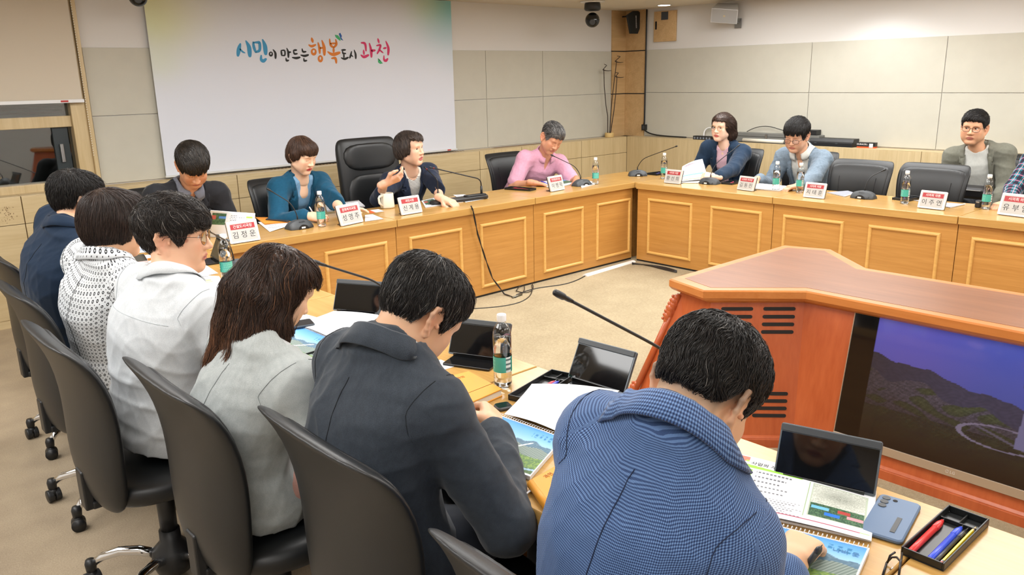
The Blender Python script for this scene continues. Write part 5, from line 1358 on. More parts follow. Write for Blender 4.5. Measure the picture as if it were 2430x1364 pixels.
# ================================================================== gooseneck microphones
M_micbase = plain('microphone_base_grey', (66, 70, 74), 0.5, bump=.04, bscale=600)
def bez(p0, p1, p2, p3, n=18):
    p0, p1, p2, p3 = map(Vector, (p0, p1, p2, p3)); return [p0*(1-t)**3+p1*3*t*(1-t)**2+p2*3*t*t*(1-t)+p3*t**3 for t in np.linspace(0, 1, n)]
def mic_head(m, a, b, s=1.0):
    d = (Vector(b)-Vector(a)).normalized(); A = Vector(b)
    m.tube([A-d*.012*s, A, A+d*.004*s, A+d*.012*s, A+d*.016*s, A+d*.034*s, A+d*.044*s, A+d*.047*s], [r*s for r in (.0045, .006, .0062, .0062, .0085, .0090, .0075, .003)], 12)
def microphone(base, tip, label, facing, s=.8, kink=.55):
    t = thing('gooseneck_microphone', label, 'microphone', (base.x, base.y, TZ), facing, 'grey conference microphones')
    # low rounded wedge, arched at the front, plug bay below
    loops = []
    for k in range(15):
        a = PI*k/14; x = -.088*math.cos(a); h = .012+.046*math.sin(a)**.8; d = .062*(.45+.55*math.sin(a)**.6)
        loops.append([(x, -d, 0), (x, -d*.92, h*.45), (x, -d*.45, h), (x, d*.35, h*.98), (x, d*.85, h*.5), (x, d, 0)])
    MB().loft(loops).build('base', M_micbase, t, smooth=True, bevel=.003)
    MB().prism([(.036*math.cos(q), .03*math.sin(q)) for q in np.linspace(0, PI, 13)], -.0645, -.035).build('plug_bay', M_dark, t).matrix_local = Matrix.Translation((0, 0, 0)) @ Matrix.Rotation(PI/2, 4, 'X') @ Matrix.Scale(-1, 4, (0, 0, 1))
    MB().box(-.018, .010, -.0665, -.055, .006, .017).build('plug', M_white, t, bevel=.001)
    text('logo', 'BOSCH', .013, plain('mic_logo', (40, 42, 45), .6), t, frame_M((.0, -.042, .0475), (1, 0, 0), (0, .72, .69)), .0004)
    MB().tube(bez((.012, -.064, .012), (.04, -.085, .01), (.075, -.075, .004), (.062, -.058, .022)), .0022, 6).build('lead', M_cable, t, smooth=True)
    inv = Matrix.Rotation(-facing, 4, 'Z') @ Matrix.Translation((-base.x, -base.y, -TZ)); tp = inv @ Vector(tip)
    b0 = Vector((0, .012, .045)); el = b0+Vector((0, 0, .10)); el = el.lerp(tp, .12); d = (tp-el).normalized()
    pts = [b0, b0+Vector((0, 0, .03))]+bez(b0+Vector((0, 0, .035)), el, el+d*.03, el.lerp(tp, .35), 12)+[el.lerp(tp, f) for f in (.6, .85)]+[tp-d*.045]
    st = MB().tube(pts, [.0062*s, .0062*s]+[.0042*s]*(len(pts)-2), 10).build('gooseneck', M_black, t, smooth=True)
    m = MB(); mic_head(m, tp-d*.06, tp-d*.045, s); m.build('mic_head', M_black, t, smooth=True)
    return t
microphone(on_z(710, 541), on_y(630, 445, 4.95), 'grey table microphone left of the water bottle before the woman in teal', .05)
microphone(on_z(1380, 440), on_y(1305, 366, 4.98), 'grey table microphone in front of the grey-haired man, leaning left to him', -.06)
microphone(on_z(1513, 417), on_z(1608, 346, 1.06), 'grey table microphone alone on the corner table, leaning right', -.7)
microphone(on_z(1684, 436), on_x(1757, 342, 6.30), 'grey table microphone before the woman in gold glasses', -PI/2+.05)
microphone(on_z(2049, 470), on_x(2105, 400, 6.20), 'grey table microphone before the two empty chairs', -PI/2)
microphone(on_z(562, 642), on_x(494, 548, 1.30), 'grey table microphone behind the bottle beside the white-shirted man', PI/2+.15)
microphone(on_z(938, 758), on_x(741, 620, 1.42), 'black gooseneck microphone reaching left towards the long-haired woman', PI/2, 1.1)
microphone(on_z(1640, 972), on_x(1318, 694, 1.42), 'black gooseneck microphone in the foreground, its base behind the checked jacket', PI/2, 1.1)
microphone(on_z(392, 552), on_x(321, 457, 1.30), 'black gooseneck microphone seen between the heads at the far left', PI/2)
# twin microphone stand of the speaker
p0, p1 = on_z(1028, 487), on_z(1150, 470); c = (p0+p1)/2; dx = (p1-p0); ang = math.atan2(dx.y, dx.x); ln = dx.length
tm = thing('twin_microphone_stand', 'long black stand carrying two gooseneck microphones before the speaking woman', 'microphone', (c.x, c.y, TZ), ang)
MB().rprism(-ln/2-.02, ln/2+.02, -.055, .055, 0, .032, .05, 8, .008).rprism(ln/2-.20, ln/2+.005, -.035, .035, .030, .042, .03, 6, .005).build('base', M_black, tm, smooth=False, bevel=.002)
inv = Matrix.Rotation(-ang, 4, 'Z') @ Matrix.Translation((-c.x, -c.y, -TZ))
for (xb, knee, tip) in ((-ln/2+.05, on_y(1037, 425, 4.93), on_y(1006, 395, 5.10)), (ln/2-.03, on_y(1128, 422, 4.90), on_y(1017, 396, 5.02))):
    kn, tp = inv @ knee, inv @ tip; b = Vector((xb, 0, .03)); d = (tp-kn).normalized()
    pts = [b, b+Vector((0, 0, .07)), b+Vector((0, 0, .0701))]+bez(b+Vector((0, 0, .075)), Vector((xb, 0, kn.z-.01)), kn-d*.01, kn+d*.03, 14)+[kn.lerp(tp, .6), tp-d*.03]
    g = MB().tube(pts, [.010, .010, .0055]+[.0048]*(len(pts)-3), 10).build('gooseneck', M_black, tm, smooth=True)
    mm = MB(); mic_head(mm, tp-d*.05, tp-d*.04, .8); mm.build('mic_head', M_black, g, smooth=True)
    MB().tube([tp-d*.045, tp-d*.040], .0075, 12).build('red_ring', plain('mic_ring_red', (150, 40, 44), .4), g, smooth=True)

# ================================================================== name plates
M_plate = plain('plate_grey_screen', (184, 184, 181), .45); M_red = plain('plate_red', (168, 44, 50), .45); M_ink = plain('plate_ink', (22, 22, 24), .5); M_pw = plain('plate_white_text', (240, 238, 236), .5)
def plate(pl, pr, title, name, label, frame=(226, 227, 226)):
    a, b = on_z(*pl), on_z(*pr); x = (b-a); w = x.length; x.normalize(); ctr = (a+b)/2; ang = math.atan2(x.y, x.x)
    t = thing('name_plate', label, 'name plate', (ctr.x, ctr.y, TZ), ang, 'electronic name plates')
    hgt = w*.70; M = Matrix.Translation((0, .0, .004)) @ Matrix.Rotation(PI/2-.30, 4, 'X')
    MB(M).rprism(-w/2, w/2, 0, hgt, -.014, 0, .006).build('housing', plain('plate_white_%d' % frame[0], frame, .4), t, bevel=.0012)
    MB(M).rprism(-w/2, w/2, -.001, hgt+.001, -.022, -.0145, .006).build('back_shell', M_black, t)
    MB(M).box(-w*.43, w*.43, hgt*.09, hgt*.91, 0, .0006).build('screen', M_plate, t)
    MB(M).box(-w*.40, w*.40, hgt*.62, hgt*.86, .0006, .0010).build('title_band', M_red, t)
    text('title_text', title, w*.115, M_pw, t, M @ Matrix.Translation((0, hgt*.74, .0011)), .0002)
    text('name_text', ' '.join(name), w*.235, M_ink, t, M @ Matrix.Translation((0, hgt*.34, .0007)), .0002)
    MB().prism([(-w*.42, .0), (-w*.30, .09), (w*.30, .09), (w*.42, .0)], .0, .003).box(-.02, .02, .030, .086, .003, .006).build('stand', M_black, t)
    return t
plate((548, 581), (619, 570), '건설도시국장', '김정운', 'white-framed electronic name plate before the man with the bowed head')
plate((812, 538), (863, 527), '문화복지국장', '성영주', 'grey electronic name plate right of the bottle before the woman in teal')
plate((955, 512), (1003, 504), '과천시장', '신계용', 'pale electronic name plate beside the cream mug')
plate((1309, 456), (1341, 450), '안전환경국장', '이병락', 'grey electronic name plate before the grey-haired man in pink', (205, 205, 202))
plate((1575, 434), (1613, 438), '시의회 의장', '황선희', 'grey electronic name plate nearest the far corner on the right side', (205, 205, 202))
plate((1748, 450), (1786, 455), '시의회 부의장', '김동진', 'grey electronic name plate between the woman in navy and the man in grey-blue', (205, 205, 202))
plate((1905, 468), (1954, 473), '시의회 의원', '지태훈', 'electronic name plate right of the pair of bottles')
plate((2176, 493), (2238, 500), '시의회 의원', '이주연', 'white electronic name plate before the second empty chair')
plate((2365, 509), (2445, 519), '시의회 의원', '유부임', 'white electronic name plate cut by the right edge of the photo')

# ================================================================== printed matter
def quad_pos(cs, z):
    P = [np.array(on_z(u, v, z)) for u, v in cs]      # corners in the order top-left, top-right, bottom-right, bottom-left of the print
    return lambda u, v: (P[3][None]*((1-u)*(1-v))[:, None]+P[2][None]*(u*(1-v))[:, None]+P[1][None]*(u*v)[:, None]+P[0][None]*((1-u)*v)[:, None])
def local(posf, o):
    b = np.array(o); return lambda u, v: posf(u, v)-b
def fn_white(u, v): return np.tile([224., 226., 230.], (len(u), 1))
def fn_text(seed=1, x0=.08, x1=.9, head=True, tint=(120, 122, 128), rows=13, tags=None, pic=None):
    def f(u, v):
        c = fn_white(u, v); r = np.random.default_rng(seed); L = r.uniform(.35, 1, rows)
        row = np.clip(((1-v-.12)/.80*rows).astype(int), 0, rows-1); ph = ((1-v-.12)/.80*rows) % 1
        ok = (v < .88) & (v > .08) & (ph > .25) & (ph < .62) & (u > x0) & (u < x0+(x1-x0)*L[row]) & (np.sin(u*190+row*7.3)*np.sin(u*71+row*3.1) > -.25)
        c[ok] = tint
        if head:
            h = (v > .89) & (v < .945) & (u > x0) & (u < x0+.42) & (np.sin(u*120) > -.5); c[h] = (70, 74, 84)
        if tags:
            for (a, b, d, e, col) in tags: c[(u > a) & (u < b) & (v > d) & (v < e)] = col
        if pic:
            a, b, d, e = pic; q = (u > a) & (u < b) & (v > d) & (v < e); n = np.sin(u*90+3*np.sin(v*70))*np.sin(v*110+2*np.sin(u*80))
            c[q] = np.stack([70+40*n, 104+42*n, 78+30*n], 1)[q]; q2 = q & (u > a+(b-a)*.5) & (v > d+(e-d)*.55) & (v < d+(e-d)*.75); c[q2] = (90, 140, 210)
            q3 = q & (u < a+(b-a)*.3) & (v > d+(e-d)*.45) & (v < d+(e-d)*.8); c[q3] = (190, 96, 92)
        return c
    return f
def fn_cover(u, v):
    """aerial artist's view: blue sky, hills, towns, park, a slim tower"""
    n1 = np.sin(u*60+4*np.sin(v*37))*np.sin(v*75+3*np.sin(u*41)); n2 = np.sin(u*140+v*60)*np.sin(v*150-u*50)
    s = np.clip((v-.55)/.45, 0, 1); c = np.stack([186-120*s**.8, 214-74*s**.9, 236-22*s], 1)
    ridge = .66+.03*np.sin(u*11)+.02*np.sin(u*27+1); hill = v < ridge; c[hill] = np.stack([84+14*n1, 116+12*n1, 138+10*n1], 1)[hill]
    town = v < .56+.02*np.sin(u*17); c[town] = np.stack([118+44*n2, 134+40*n2, 128+40*n2], 1)[town]
    park = (v < .40+.05*np.sin(u*6)); c[park] = np.stack([104+34*n1, 136+30*n1, 70+26*n2], 1)[park]
    lit = park & (np.hypot((u-.32)/.26, (v-.30)/.11) < 1); c[lit] = np.stack([186+30*n2, 196+24*n2, 128+40*n1], 1)[lit]
    dark = (v < .17+.05*np.sin(u*5+1)); c[dark] = np.stack([74+18*n1, 102+18*n1, 58+14*n2], 1)[dark]
    riv = np.abs(v-.15-.06*np.sin(u*5+1)) < .018; c[riv] = (150, 182, 206)
    tw = (np.abs((u-.48)-(v-.40)*.9) < .013) & (v > .33) & (v < .66); c[tw] = (240, 242, 244)
    ti = (v > .78) & (v < .90) & (u > .62) & (u < .90) & (np.sin(u*95) > .0) & (np.sin(v*90+u*20) > -.5); c[ti] = (40, 120, 170)
    brd = (u < .015) | (u > .985) | (v < .03) | (v > .985); c[brd] = (236, 238, 240)
    return c
def book(label, cs, fn, thick=.006, spiral=None, nx=60, ny=44, cat='booklet', name='booklet', group=None, z0=TZ, back=M_paper):
    zt = z0+thick; pf = quad_pos(cs, zt+.0006); o = Vector(np.mean([np.array(on_z(u, v, z0)) for u, v in cs], 0)); o.z = z0
    t = thing(name, label, cat, o, 0, group); C_ = [on_z(u, v, zt)-Vector((o.x, o.y, 0)) for u, v in cs]
    ps = [(q.x, q.y) for q in C_]
    if sum(ps[i][0]*ps[(i+1) % 4][1]-ps[(i+1) % 4][0]*ps[i][1] for i in range(4)) < 0: ps = ps[::-1]
    MB().prism(ps, .0006, thick).build('page_block', back, t, bevel=min(.001, thick*.3))
    sh = print_sheet('printed_page', fn, nx, ny, local(pf, o), M_print, t)
    if spiral is not None:
        i, j = spiral; a, b = C_[i], C_[j]; n = int((b-a).length/.0085); ctr = sum(C_, Vector())/4; inw = (ctr-(a+b)/2); ax = (b-a).normalized(); inw = (inw-ax*inw.dot(ax)).normalized(); m = MB()
        for k in range(n):
            q = a.lerp(b, (k+.5)/n); q = Vector((q.x, q.y, thick))
            m.tube([q+inw*(.007*math.cos(w)-.0005)+Vector((0, 0, .0045*math.sin(w)+.0005))+ax*(.0012*w/PI) for w in np.linspace(-.5, PI+.5, 10)], .0008, 5)
        m.build('wire_binding', M_white, t, smooth=True)
    return t
def sheet(label, cs, fn=fn_white, z=TZ+.001, nx=40, ny=30, group='loose papers on the tables', name='paper_sheet', curl=0.0, cat='paper'):
    pf = quad_pos(cs, z); o = Vector(np.mean([np.array(on_z(u, v, z)) for u, v in cs], 0)); o.z = TZ
    def lp(u, v):
        p = pf(u, v)-np.array(o); p[:, 2] += curl*(np.sin(u*PI)*.5+v*v); return p
    s = print_sheet(name, fn, nx, ny, lp, M_print); s.location = o; md = s.modifiers.new('solid', 'SOLIDIFY'); md.thickness = .0005; tag(s, label, cat, group); return s
GB = 'spiral-bound project booklets'
# in front of the checked jacket
def fn_page(u, v):
    c = fn_white(u, v)
    band = (v > .80) & (v < .86-.05*np.clip((u-.12)/.5, 0, 1)) & (u > .02) & (u < .52); c[band] = (142, 206, 60)
    logo = (u > .05) & (u < .13) & (v > .90) & (v < .985); c[logo] = (226, 112, 92); c[(u > .105) & (u < .13) & (v > .90) & (v < .93)] = (150, 200, 70)
    for k in range(5):
        y0 = .72-k*.085; c[(u > .05) & (u < .17) & (v > y0) & (v < y0+.06)] = (142, 206, 60)
        c[(u > .20) & (u < .20+.25-.03*(k % 3)) & (v > y0+.02) & (v < y0+.045) & (np.sin(u*230+k*5) > -.35)] = (96, 98, 104)
    for k in range(7):
        y0 = .30-k*.035; c[(u > .06) & (u < .56-.05*(k % 3)) & (v > y0) & (v < y0+.015) & (np.sin(u*260+k*9) > -.3)] = (120, 122, 128)
    c[(np.abs(v-.085) < .008) & (u > .02) & (u < .93)] = (170, 60, 92); c[(np.abs(v-.085) < .006) & (u > .93) & (u < .985)] = (142, 206, 60)
    fr = (u > .595) & (u < .955) & (v > .17) & (v < .80); n = np.sin(u*150+5*np.sin(v*60))*np.sin(v*170+4*np.sin(u*70)); n2 = np.random.default_rng(5).uniform(-1, 1, len(u))
    c[fr] = (178, 190, 170)
    mp = (u > .605) & (u < .945) & (v > .43) & (v < .785); g = 196+26*n+16*n2-60*np.exp(-(((u-.78)/.12)**2+((v-.62)/.10)**2))*(n > -.2); c[mp] = np.stack([g, g+4, g-6], 1)[mp]
    sat = (u > .605) & (u < .945) & (v > .18) & (v < .43); c[sat] = np.stack([62+34*n+14*n2, 96+36*n+14*n2, 70+24*n+10*n2], 1)[sat]
    for (a, b, d, e, col) in ((.615, .725, .33, .38, (110, 182, 236)), (.70, .80, .24, .30, (36, 112, 208)), (.78, .86, .335, .39, (176, 66, 62)), (.84, .94, .27, .325, (246, 150, 160))): c[(u > a) & (u < b) & (v > d) & (v < e)] = col
    c[(np.abs(u-.575) < .0025) & (v > .14) & (v < .80)] = (150, 176, 130)
    c[(u > .86) & (u < .945) & (v > .87) & (v < .92) & (np.sin(u*300) > -.3)] = (70, 150, 120)
    return c
def booklet_open(label, page, fn, z, bulge, nx, ny, thick_under=.0):
    return None
pg = thing('booklet', 'open report page with green headings and a map, before the checked jacket', 'booklet', on_z(1935, 1180), 0, GB)
b_ = np.array(pg.location)
pf = quad_pos(((1742, 1082), (2080, 1166), (2068, 1283), (1690, 1200)), TZ+.010)
def ppos(u, v):
    p = pf(u, v)-b_; p[:, 2] += .006*np.sin(np.clip(u, 0, 1)*PI)*(1-.3*v)+.010*(v**3)*(1-u); return p
print_sheet('printed_page', fn_page, 330, 190, ppos, M_print, pg)
pu = lambda a, b: np.array(a)
def page_text(s, u, v, size, ang_pts, mat, par):
    a = ppos(np.array([u]), np.array([v]))[0]; bx = ppos(np.array([u+.05]), np.array([v]))[0]; by = ppos(np.array([u]), np.array([v+.05]))[0]
    return text('page_heading', s, size, mat, par, frame_M(Vector(a)+Vector((0, 0, .0012)), Vector(bx-a), Vector(by-a)), .0002, align='LEFT')
page_text('01', .045, .875, .014, None, M_ink, pg); page_text('사업의 개요', .145, .885, .0155, None, M_ink, pg)
cs = ((1742, 1082), (2080, 1166), (2068, 1283), (1690, 1200))
ps = [(on_z(u, v, TZ+.004).x-b_[0], on_z(u, v, TZ+.004).y-b_[1]) for u, v in cs]
MB().prism(ps if sum(ps[i][0]*ps[(i+1) % 4][1]-ps[(i+1) % 4][0]*ps[i][1] for i in range(4)) > 0 else ps[::-1], .0008, .006).build('page_block', M_paper, pg)
bk = book('spiral booklet with an aerial picture cover under the right hand of the man in checks', ((1745, 1222), (2064, 1300), (2012, 1420), (1690, 1340)), fn_cover, .012, (0, 1), 120, 80, group=GB)
o = bk.location; a, b2, c2 = [on_z(u, v, TZ+.0132)-o for u, v in ((1975, 1303), (2040, 1319), (1968, 1320))]
text('cover_lettering', '나비 옷', .017, plain('cover_blue', (36, 110, 160), .5), bk, frame_M(a+Vector((0, 0, .0006)), b2-a, a-c2), .0002, align='LEFT')
# in front of the charcoal suit
book('open booklet with a park and tower picture under the pen of the charcoal-suited man', ((1185, 984), (1338, 1038), (1258, 1130), (1100, 1075)), fn_cover, .012, (0, 1), 110, 80, group=GB)
sheet('large blank white page flipped up from the open booklet beside the checked jacket', ((1262, 922), (1470, 938), (1345, 1034), (1196, 982)), z=TZ+.016, curl=.016, nx=30, ny=24)
# before the long-haired woman
book('booklet with an aerial picture cover before the long-haired woman', ((700, 768), (806, 812), (720, 872), (600, 818)), fn_cover, .010, (0, 1), 90, 66, group=GB)
sheet('blank white page flipped open above the long-haired woman\'s booklet', ((792, 742), (905, 752), (808, 812), (704, 768)), z=TZ+.013, curl=.008)
sheet('printed sheet with a heading and a yellow marker line near the small tablet', ((700, 738), (792, 764), (748, 786), (668, 760)), fn_text(3, tags=[(.55, .80, .1, .2, (222, 226, 90))]), z=TZ+.004)
book('thin white report with a green picture lying by the charcoal sleeve', ((742, 880), (800, 900), (748, 938), (700, 898)), lambda u, v: np.where(((u > .12) & (v < .82) & (v > .1) & (u < .95))[:, None], np.stack([92+20*np.sin(u*40), 122+20*np.sin(v*50), 84+10*np.sin(u*60)], 1), fn_white(u, v)), .008, None, 40, 30, group=GB)
sheet('small white sheet of paper on the table left of the bottle', ((1046, 853), (1084, 868), (1016, 888), (985, 868)), z=TZ+.001)
# before the white-shirted man
book('booklet with a blue aerial cover lying before the white-shirted man', ((462, 686), (560, 716), (505, 744), (400, 728)), fn_cover, .010, (0, 1), 80, 56, group=GB)
sheet('blank page folded up from the booklet left of the long-haired woman', ((520, 682), (605, 676), (562, 715), (465, 686)), z=TZ+.012, curl=.006)
book('thick stapled report with yellow highlighted lines, near the grey microphone', ((470, 652), (520, 655), (534, 678), (478, 694)), fn_text(5, tags=[(.2, .55, .62, .70, (226, 236, 110)), (.2, .6, .50, .56, (226, 236, 110))]), .016, None, 60, 40, group=GB)
sheet('plain white sheet behind the stapled report', ((450, 632), (488, 628), (518, 648), (455, 660)), z=TZ+.002)
book('printed handout lying on an orange envelope, left of the brown hair', ((488, 742), (560, 728), (575, 760), (560, 772)), fn_text(8, tint=(60, 60, 64), rows=4), .002, None, 40, 26, z0=TZ+.022, name='handout', cat='paper', group='loose papers on the tables')
book('orange paper envelope under the handout beside the brown hair', ((486, 748), (558, 738), (600, 768), (520, 782)), lambda u, v: np.tile([232., 152., 48.], (len(u), 1)), .006, None, 4, 4, z0=TZ+.014, name='envelope', cat='envelope', group='orange envelopes', back=plain('envelope_orange', (228, 148, 48), .6))
book('stack of bound papers under the orange envelope at the left table edge', ((480, 754), (556, 742), (602, 776), (515, 790)), fn_white, .013, None, 6, 6, name='paper_stack', cat='paper')
# far left
sheet('printed sheet between the bobbed woman and the white-shirted man, the upper one', ((322, 577), (372, 585), (360, 597), (306, 602)), fn_text(9, rows=6, tint=(110, 150, 200)), z=TZ+.002)
sheet('printed sheet at the far left lying on an orange envelope', ((298, 616), (350, 604), (372, 608), (288, 626)), fn_text(10, rows=6), z=TZ+.006)
book('orange envelope at the far left under papers', ((296, 620), (360, 606), (366, 612), (290, 630)), lambda u, v: np.tile([226., 140., 60.], (len(u), 1)), .003, None, 4, 4, name='envelope', cat='envelope', group='orange envelopes', back=plain('envelope_orange', (228, 148, 48), .6))
book('thick report under the phone of the bobbed woman', ((292, 636), (365, 616), (380, 630), (298, 660)), fn_text(11, rows=7, tags=[(.6, .9, .5, .8, (236, 236, 190))]), .014, None, 40, 26, group=GB)
# head table
pr = thing('booklet', 'report page propped up before the man with the bowed head', 'booklet', on_z(555, 556), 0, GB); b3 = np.array(pr.location)
A_, B_, C2, D_ = [np.array(p) for p in (on_y(500, 499, 4.86), on_y(606, 506, 4.86), on_z(598, 566), on_z(488, 562))]
print_sheet('printed_page', fn_text(12, x0=.45, x1=.78, head=False, tags=[(.80, .95, .78, .86, (150, 206, 70)), (.80, .95, .66, .74, (150, 206, 70)), (.80, .95, .54, .62, (150, 206, 70))], pic=(.05, .36, .48, .92)), 110, 80,
    lambda u, v: (D_[None]*((1-u)*(1-v))[:, None]+C2[None]*(u*(1-v))[:, None]+B_[None]*(u*v)[:, None]+A_[None]*((1-u)*v)[:, None])-b3, M_print, pr).modifiers.new('solid', 'SOLIDIFY').thickness = .002
sheet('printed papers between the propped report and the grey microphone', ((612, 528), (690, 523), (700, 532), (640, 550)), fn_text(13, rows=8), z=TZ+.003, curl=.004)
book('orange envelope on the head table left of the grey microphone', ((606, 515), (668, 516), (708, 524), (628, 531)), lambda u, v: np.tile([234., 150., 56.], (len(u), 1)), .007, None, 4, 4, name='envelope', cat='envelope', group='orange envelopes', back=plain('envelope_orange', (228, 148, 48), .6), z0=TZ+.005)
book('dark grey tablet cover lying on the orange envelope', ((640, 514), (690, 520), (684, 525), (630, 520)), lambda u, v: np.tile([58., 58., 62.], (len(u), 1)), .006, None, 4, 4, name='tablet_case', cat='tablet', back=M_grey, z0=TZ+.013)
book('white folded leaflet right of the name plate before the woman in teal', ((866, 510), (884, 508), (910, 519), (866, 525)), fn_white, .004, None, 6, 6, name='leaflet', cat='paper', group='loose papers on the tables')
nb = book('white spiral notebook under the hands of the woman in teal', ((772, 486), (852, 476), (866, 488), (776, 500)), fn_text(14, rows=8), .010, (0, 1), 40, 26, name='notebook', cat='notebook')
book('orange and white card on the head table left of the cream mug', ((866, 500), (898, 496), (912, 501), (880, 506)), lambda u, v: np.where((u < .35)[:, None], np.array([[228., 96., 48.]]), np.array([[240., 240., 242.]]))+0*u[:, None], .0015, None, 12, 6, name='card', cat='card')
sheet('printed pages before the speaking woman, the right one', ((1075, 462), (1100, 461), (1160, 470), (1105, 480)), fn_text(15, rows=9), z=TZ+.003)
book('glossy report open before the speaking woman', ((1000, 476), (1048, 465), (1100, 478), (1010, 492)), fn_text(16, rows=6, pic=(.05, .5, .3, .9)), .006, None, 50, 30, group=GB)
book('open report under the hands of the grey-haired man', ((1262, 434), (1330, 424), (1378, 432), (1312, 446)), fn_text(17, rows=7, pic=(.5, .95, .2, .9)), .006, None, 60, 36, group=GB)
book('white report right of the grey-haired man\'s microphone', ((1376, 432), (1402, 429), (1412, 436), (1380, 445)), fn_white, .008, None, 8, 8, group=GB)
# right side
hb = thing('booklet', 'printed booklet held up before the woman in gold glasses', 'booklet', on_z(1648, 428), 0, GB); b4 = np.array(hb.location)
A_, B_, C2, D_ = [np.array(p) for p in (on_x(1619, 395, 6.12), on_x(1667, 377, 6.34), on_z(1680, 424, TZ+.02), on_z(1614, 430, TZ+.01))]
print_sheet('printed_page', fn_text(18, rows=9, tint=(120, 150, 170), tags=[(.1, .9, .86, .9, (196, 120, 130)), (.05, .95, .28, .34, (110, 160, 170)), (.1, .9, .05, .1, (150, 206, 70))]), 80, 60,
    lambda u, v: (D_[None]*((1-u)*(1-v))[:, None]+C2[None]*(u*(1-v))[:, None]+B_[None]*(u*v)[:, None]+A_[None]*((1-u)*v)[:, None])-b4+np.stack([0*u, 0*u, .012*np.sin(u*PI)*v], 1), M_print, hb).modifiers.new('solid', 'SOLIDIFY').thickness = .002
sheet('white page lying under the held booklet', ((1612, 428), (1670, 425), (1656, 434), (1612, 433)), z=TZ+.003)
book('open spiral booklet before the man in grey-blue', ((1795, 434), (1878, 442), (1850, 452), (1788, 447)), fn_text(19, rows=6), .008, (2, 3), 50, 30, group=GB)
book('grey-covered spiral notebook beside the plate right of the bottle pair', ((1962, 456), (2012, 452), (2030, 458), (2004, 466)), lambda u, v: np.tile([150., 152., 162.], (len(u), 1)), .006, (2, 3), 6, 6, name='notebook', cat='notebook', group='spiral notebooks on the right table')
book('spiral notebook behind the white plate before the second empty chair', ((2168, 474), (2240, 480), (2290, 484), (2255, 492)), lambda u, v: np.tile([168., 170., 180.], (len(u), 1)), .006, (2, 3), 6, 6, name='notebook', cat='notebook', group='spiral notebooks on the right table')

# ================================================================== tablets on folding stands (reclined dark screens)
M_tabglass = plain('tablet_glass', (14, 15, 17), .05, spec=.7); M_tabframe = plain('tablet_metal', (104, 112, 118), .35, .6)
def tablet(bl, br, label, w=.235, hgt=.150, lean=24, base=True):
    a, b = on_z(*bl), on_z(*br); x = (b-a); x.normalize(); c = (a+b)/2; ang = math.atan2(x.y, x.x)
    t = thing('tablet_monitor', label, 'tablet', (c.x, c.y, TZ), ang, 'small reclined tablet monitors'); M = Matrix.Translation((0, .0, .012)) @ Matrix.Rotation(PI/2-math.radians(lean), 4, 'X')
    MB(M).rprism(-w/2, w/2, 0, hgt, -.012, -.0005, .006).build('housing', M_tabframe, t, bevel=.001)
    MB(M).box(-w/2+.004, w/2-.004, .006, hgt-.020, -.0005, .0008).build('screen', M_tabglass, t)
    MB(M).box(-w/2+.002, w/2-.002, hgt-.018, hgt-.002, -.0005, .006).build('speaker_bar', M_grey, t, bevel=.001)
    if base: MB().rprism(-w*.40, w*.40, -.085, .02, .0, .008, .006).box(-w*.40, w*.40, -.004, .006, .004, .02).build('stand_foot', M_blackgloss, t, bevel=.001)
    MB(M).box(-w*.22, w*.22, .02, hgt*.6, -.030, -.012).build('hinge_block', M_black, t, bevel=.002)
    return t
tablet((786, 742), (905, 752), 'small dark tablet on a black stand above the long-haired woman\'s papers', .22, .135)
tablet((1078, 848), (1184, 862), 'small dark tablet standing behind the tall foreground bottle', .22, .13, 26)
tablet((1350, 905), (1476, 944), 'small grey tablet beside the pen tray, behind the checked shoulder', .22, .135, 28)
tablet((1852, 1138), (2056, 1186), 'grey tablet reflecting a printed sheet, right of the man in checks', .225, .125)
sheet('white notice sheet with blue lines lying before the reflecting tablet', ((1890, 1104), (2052, 1146), (2040, 1176), (1860, 1130)), fn_text(21, rows=4, x0=.18, x1=.95, tint=(60, 84, 130), head=False), z=TZ+.0098, nx=90, ny=40)
tablet((478, 600), (548, 642), 'black tablet behind the bottle at the corner of the two tables', .20, .13)

# ================================================================== pen trays and pens
M_tray = plain('tray_black', (30, 32, 33), .3)
def tray(cs, label, z=TZ):
    P = [on_z(*c, z) for c in cs]; o = sum(P, Vector())/4; x = ((P[1]-P[0])+(P[2]-P[3])); L = x.length/2; y = ((P[0]-P[3])+(P[1]-P[2])); Wd = y.length/2; ang = math.atan2(x.y, x.x)
    t = thing('pen_tray', label, 'tray', (o.x, o.y, z), ang, 'black plastic pen trays'); a, b = L/2, Wd/2; w = .004; h = .018
    MB().box(-a, a, -b, b, 0, .003).box(-a, a, -b, -b+w, .003, h).box(-a, a, b-w, b, .003, h).box(-a, -a+w, -b+w, b-w, .003, h).box(a-w, a, -b+w, b-w, .003, h).box(a*.55, a*.55+.003, -b+w, b-w, .003, h*.7).box(a*.55+.003, a-w, -.0015, .0015, .003, h*.7).build('tray_body', M_tray, t, bevel=.0015)
    return t, o, ang, L, Wd
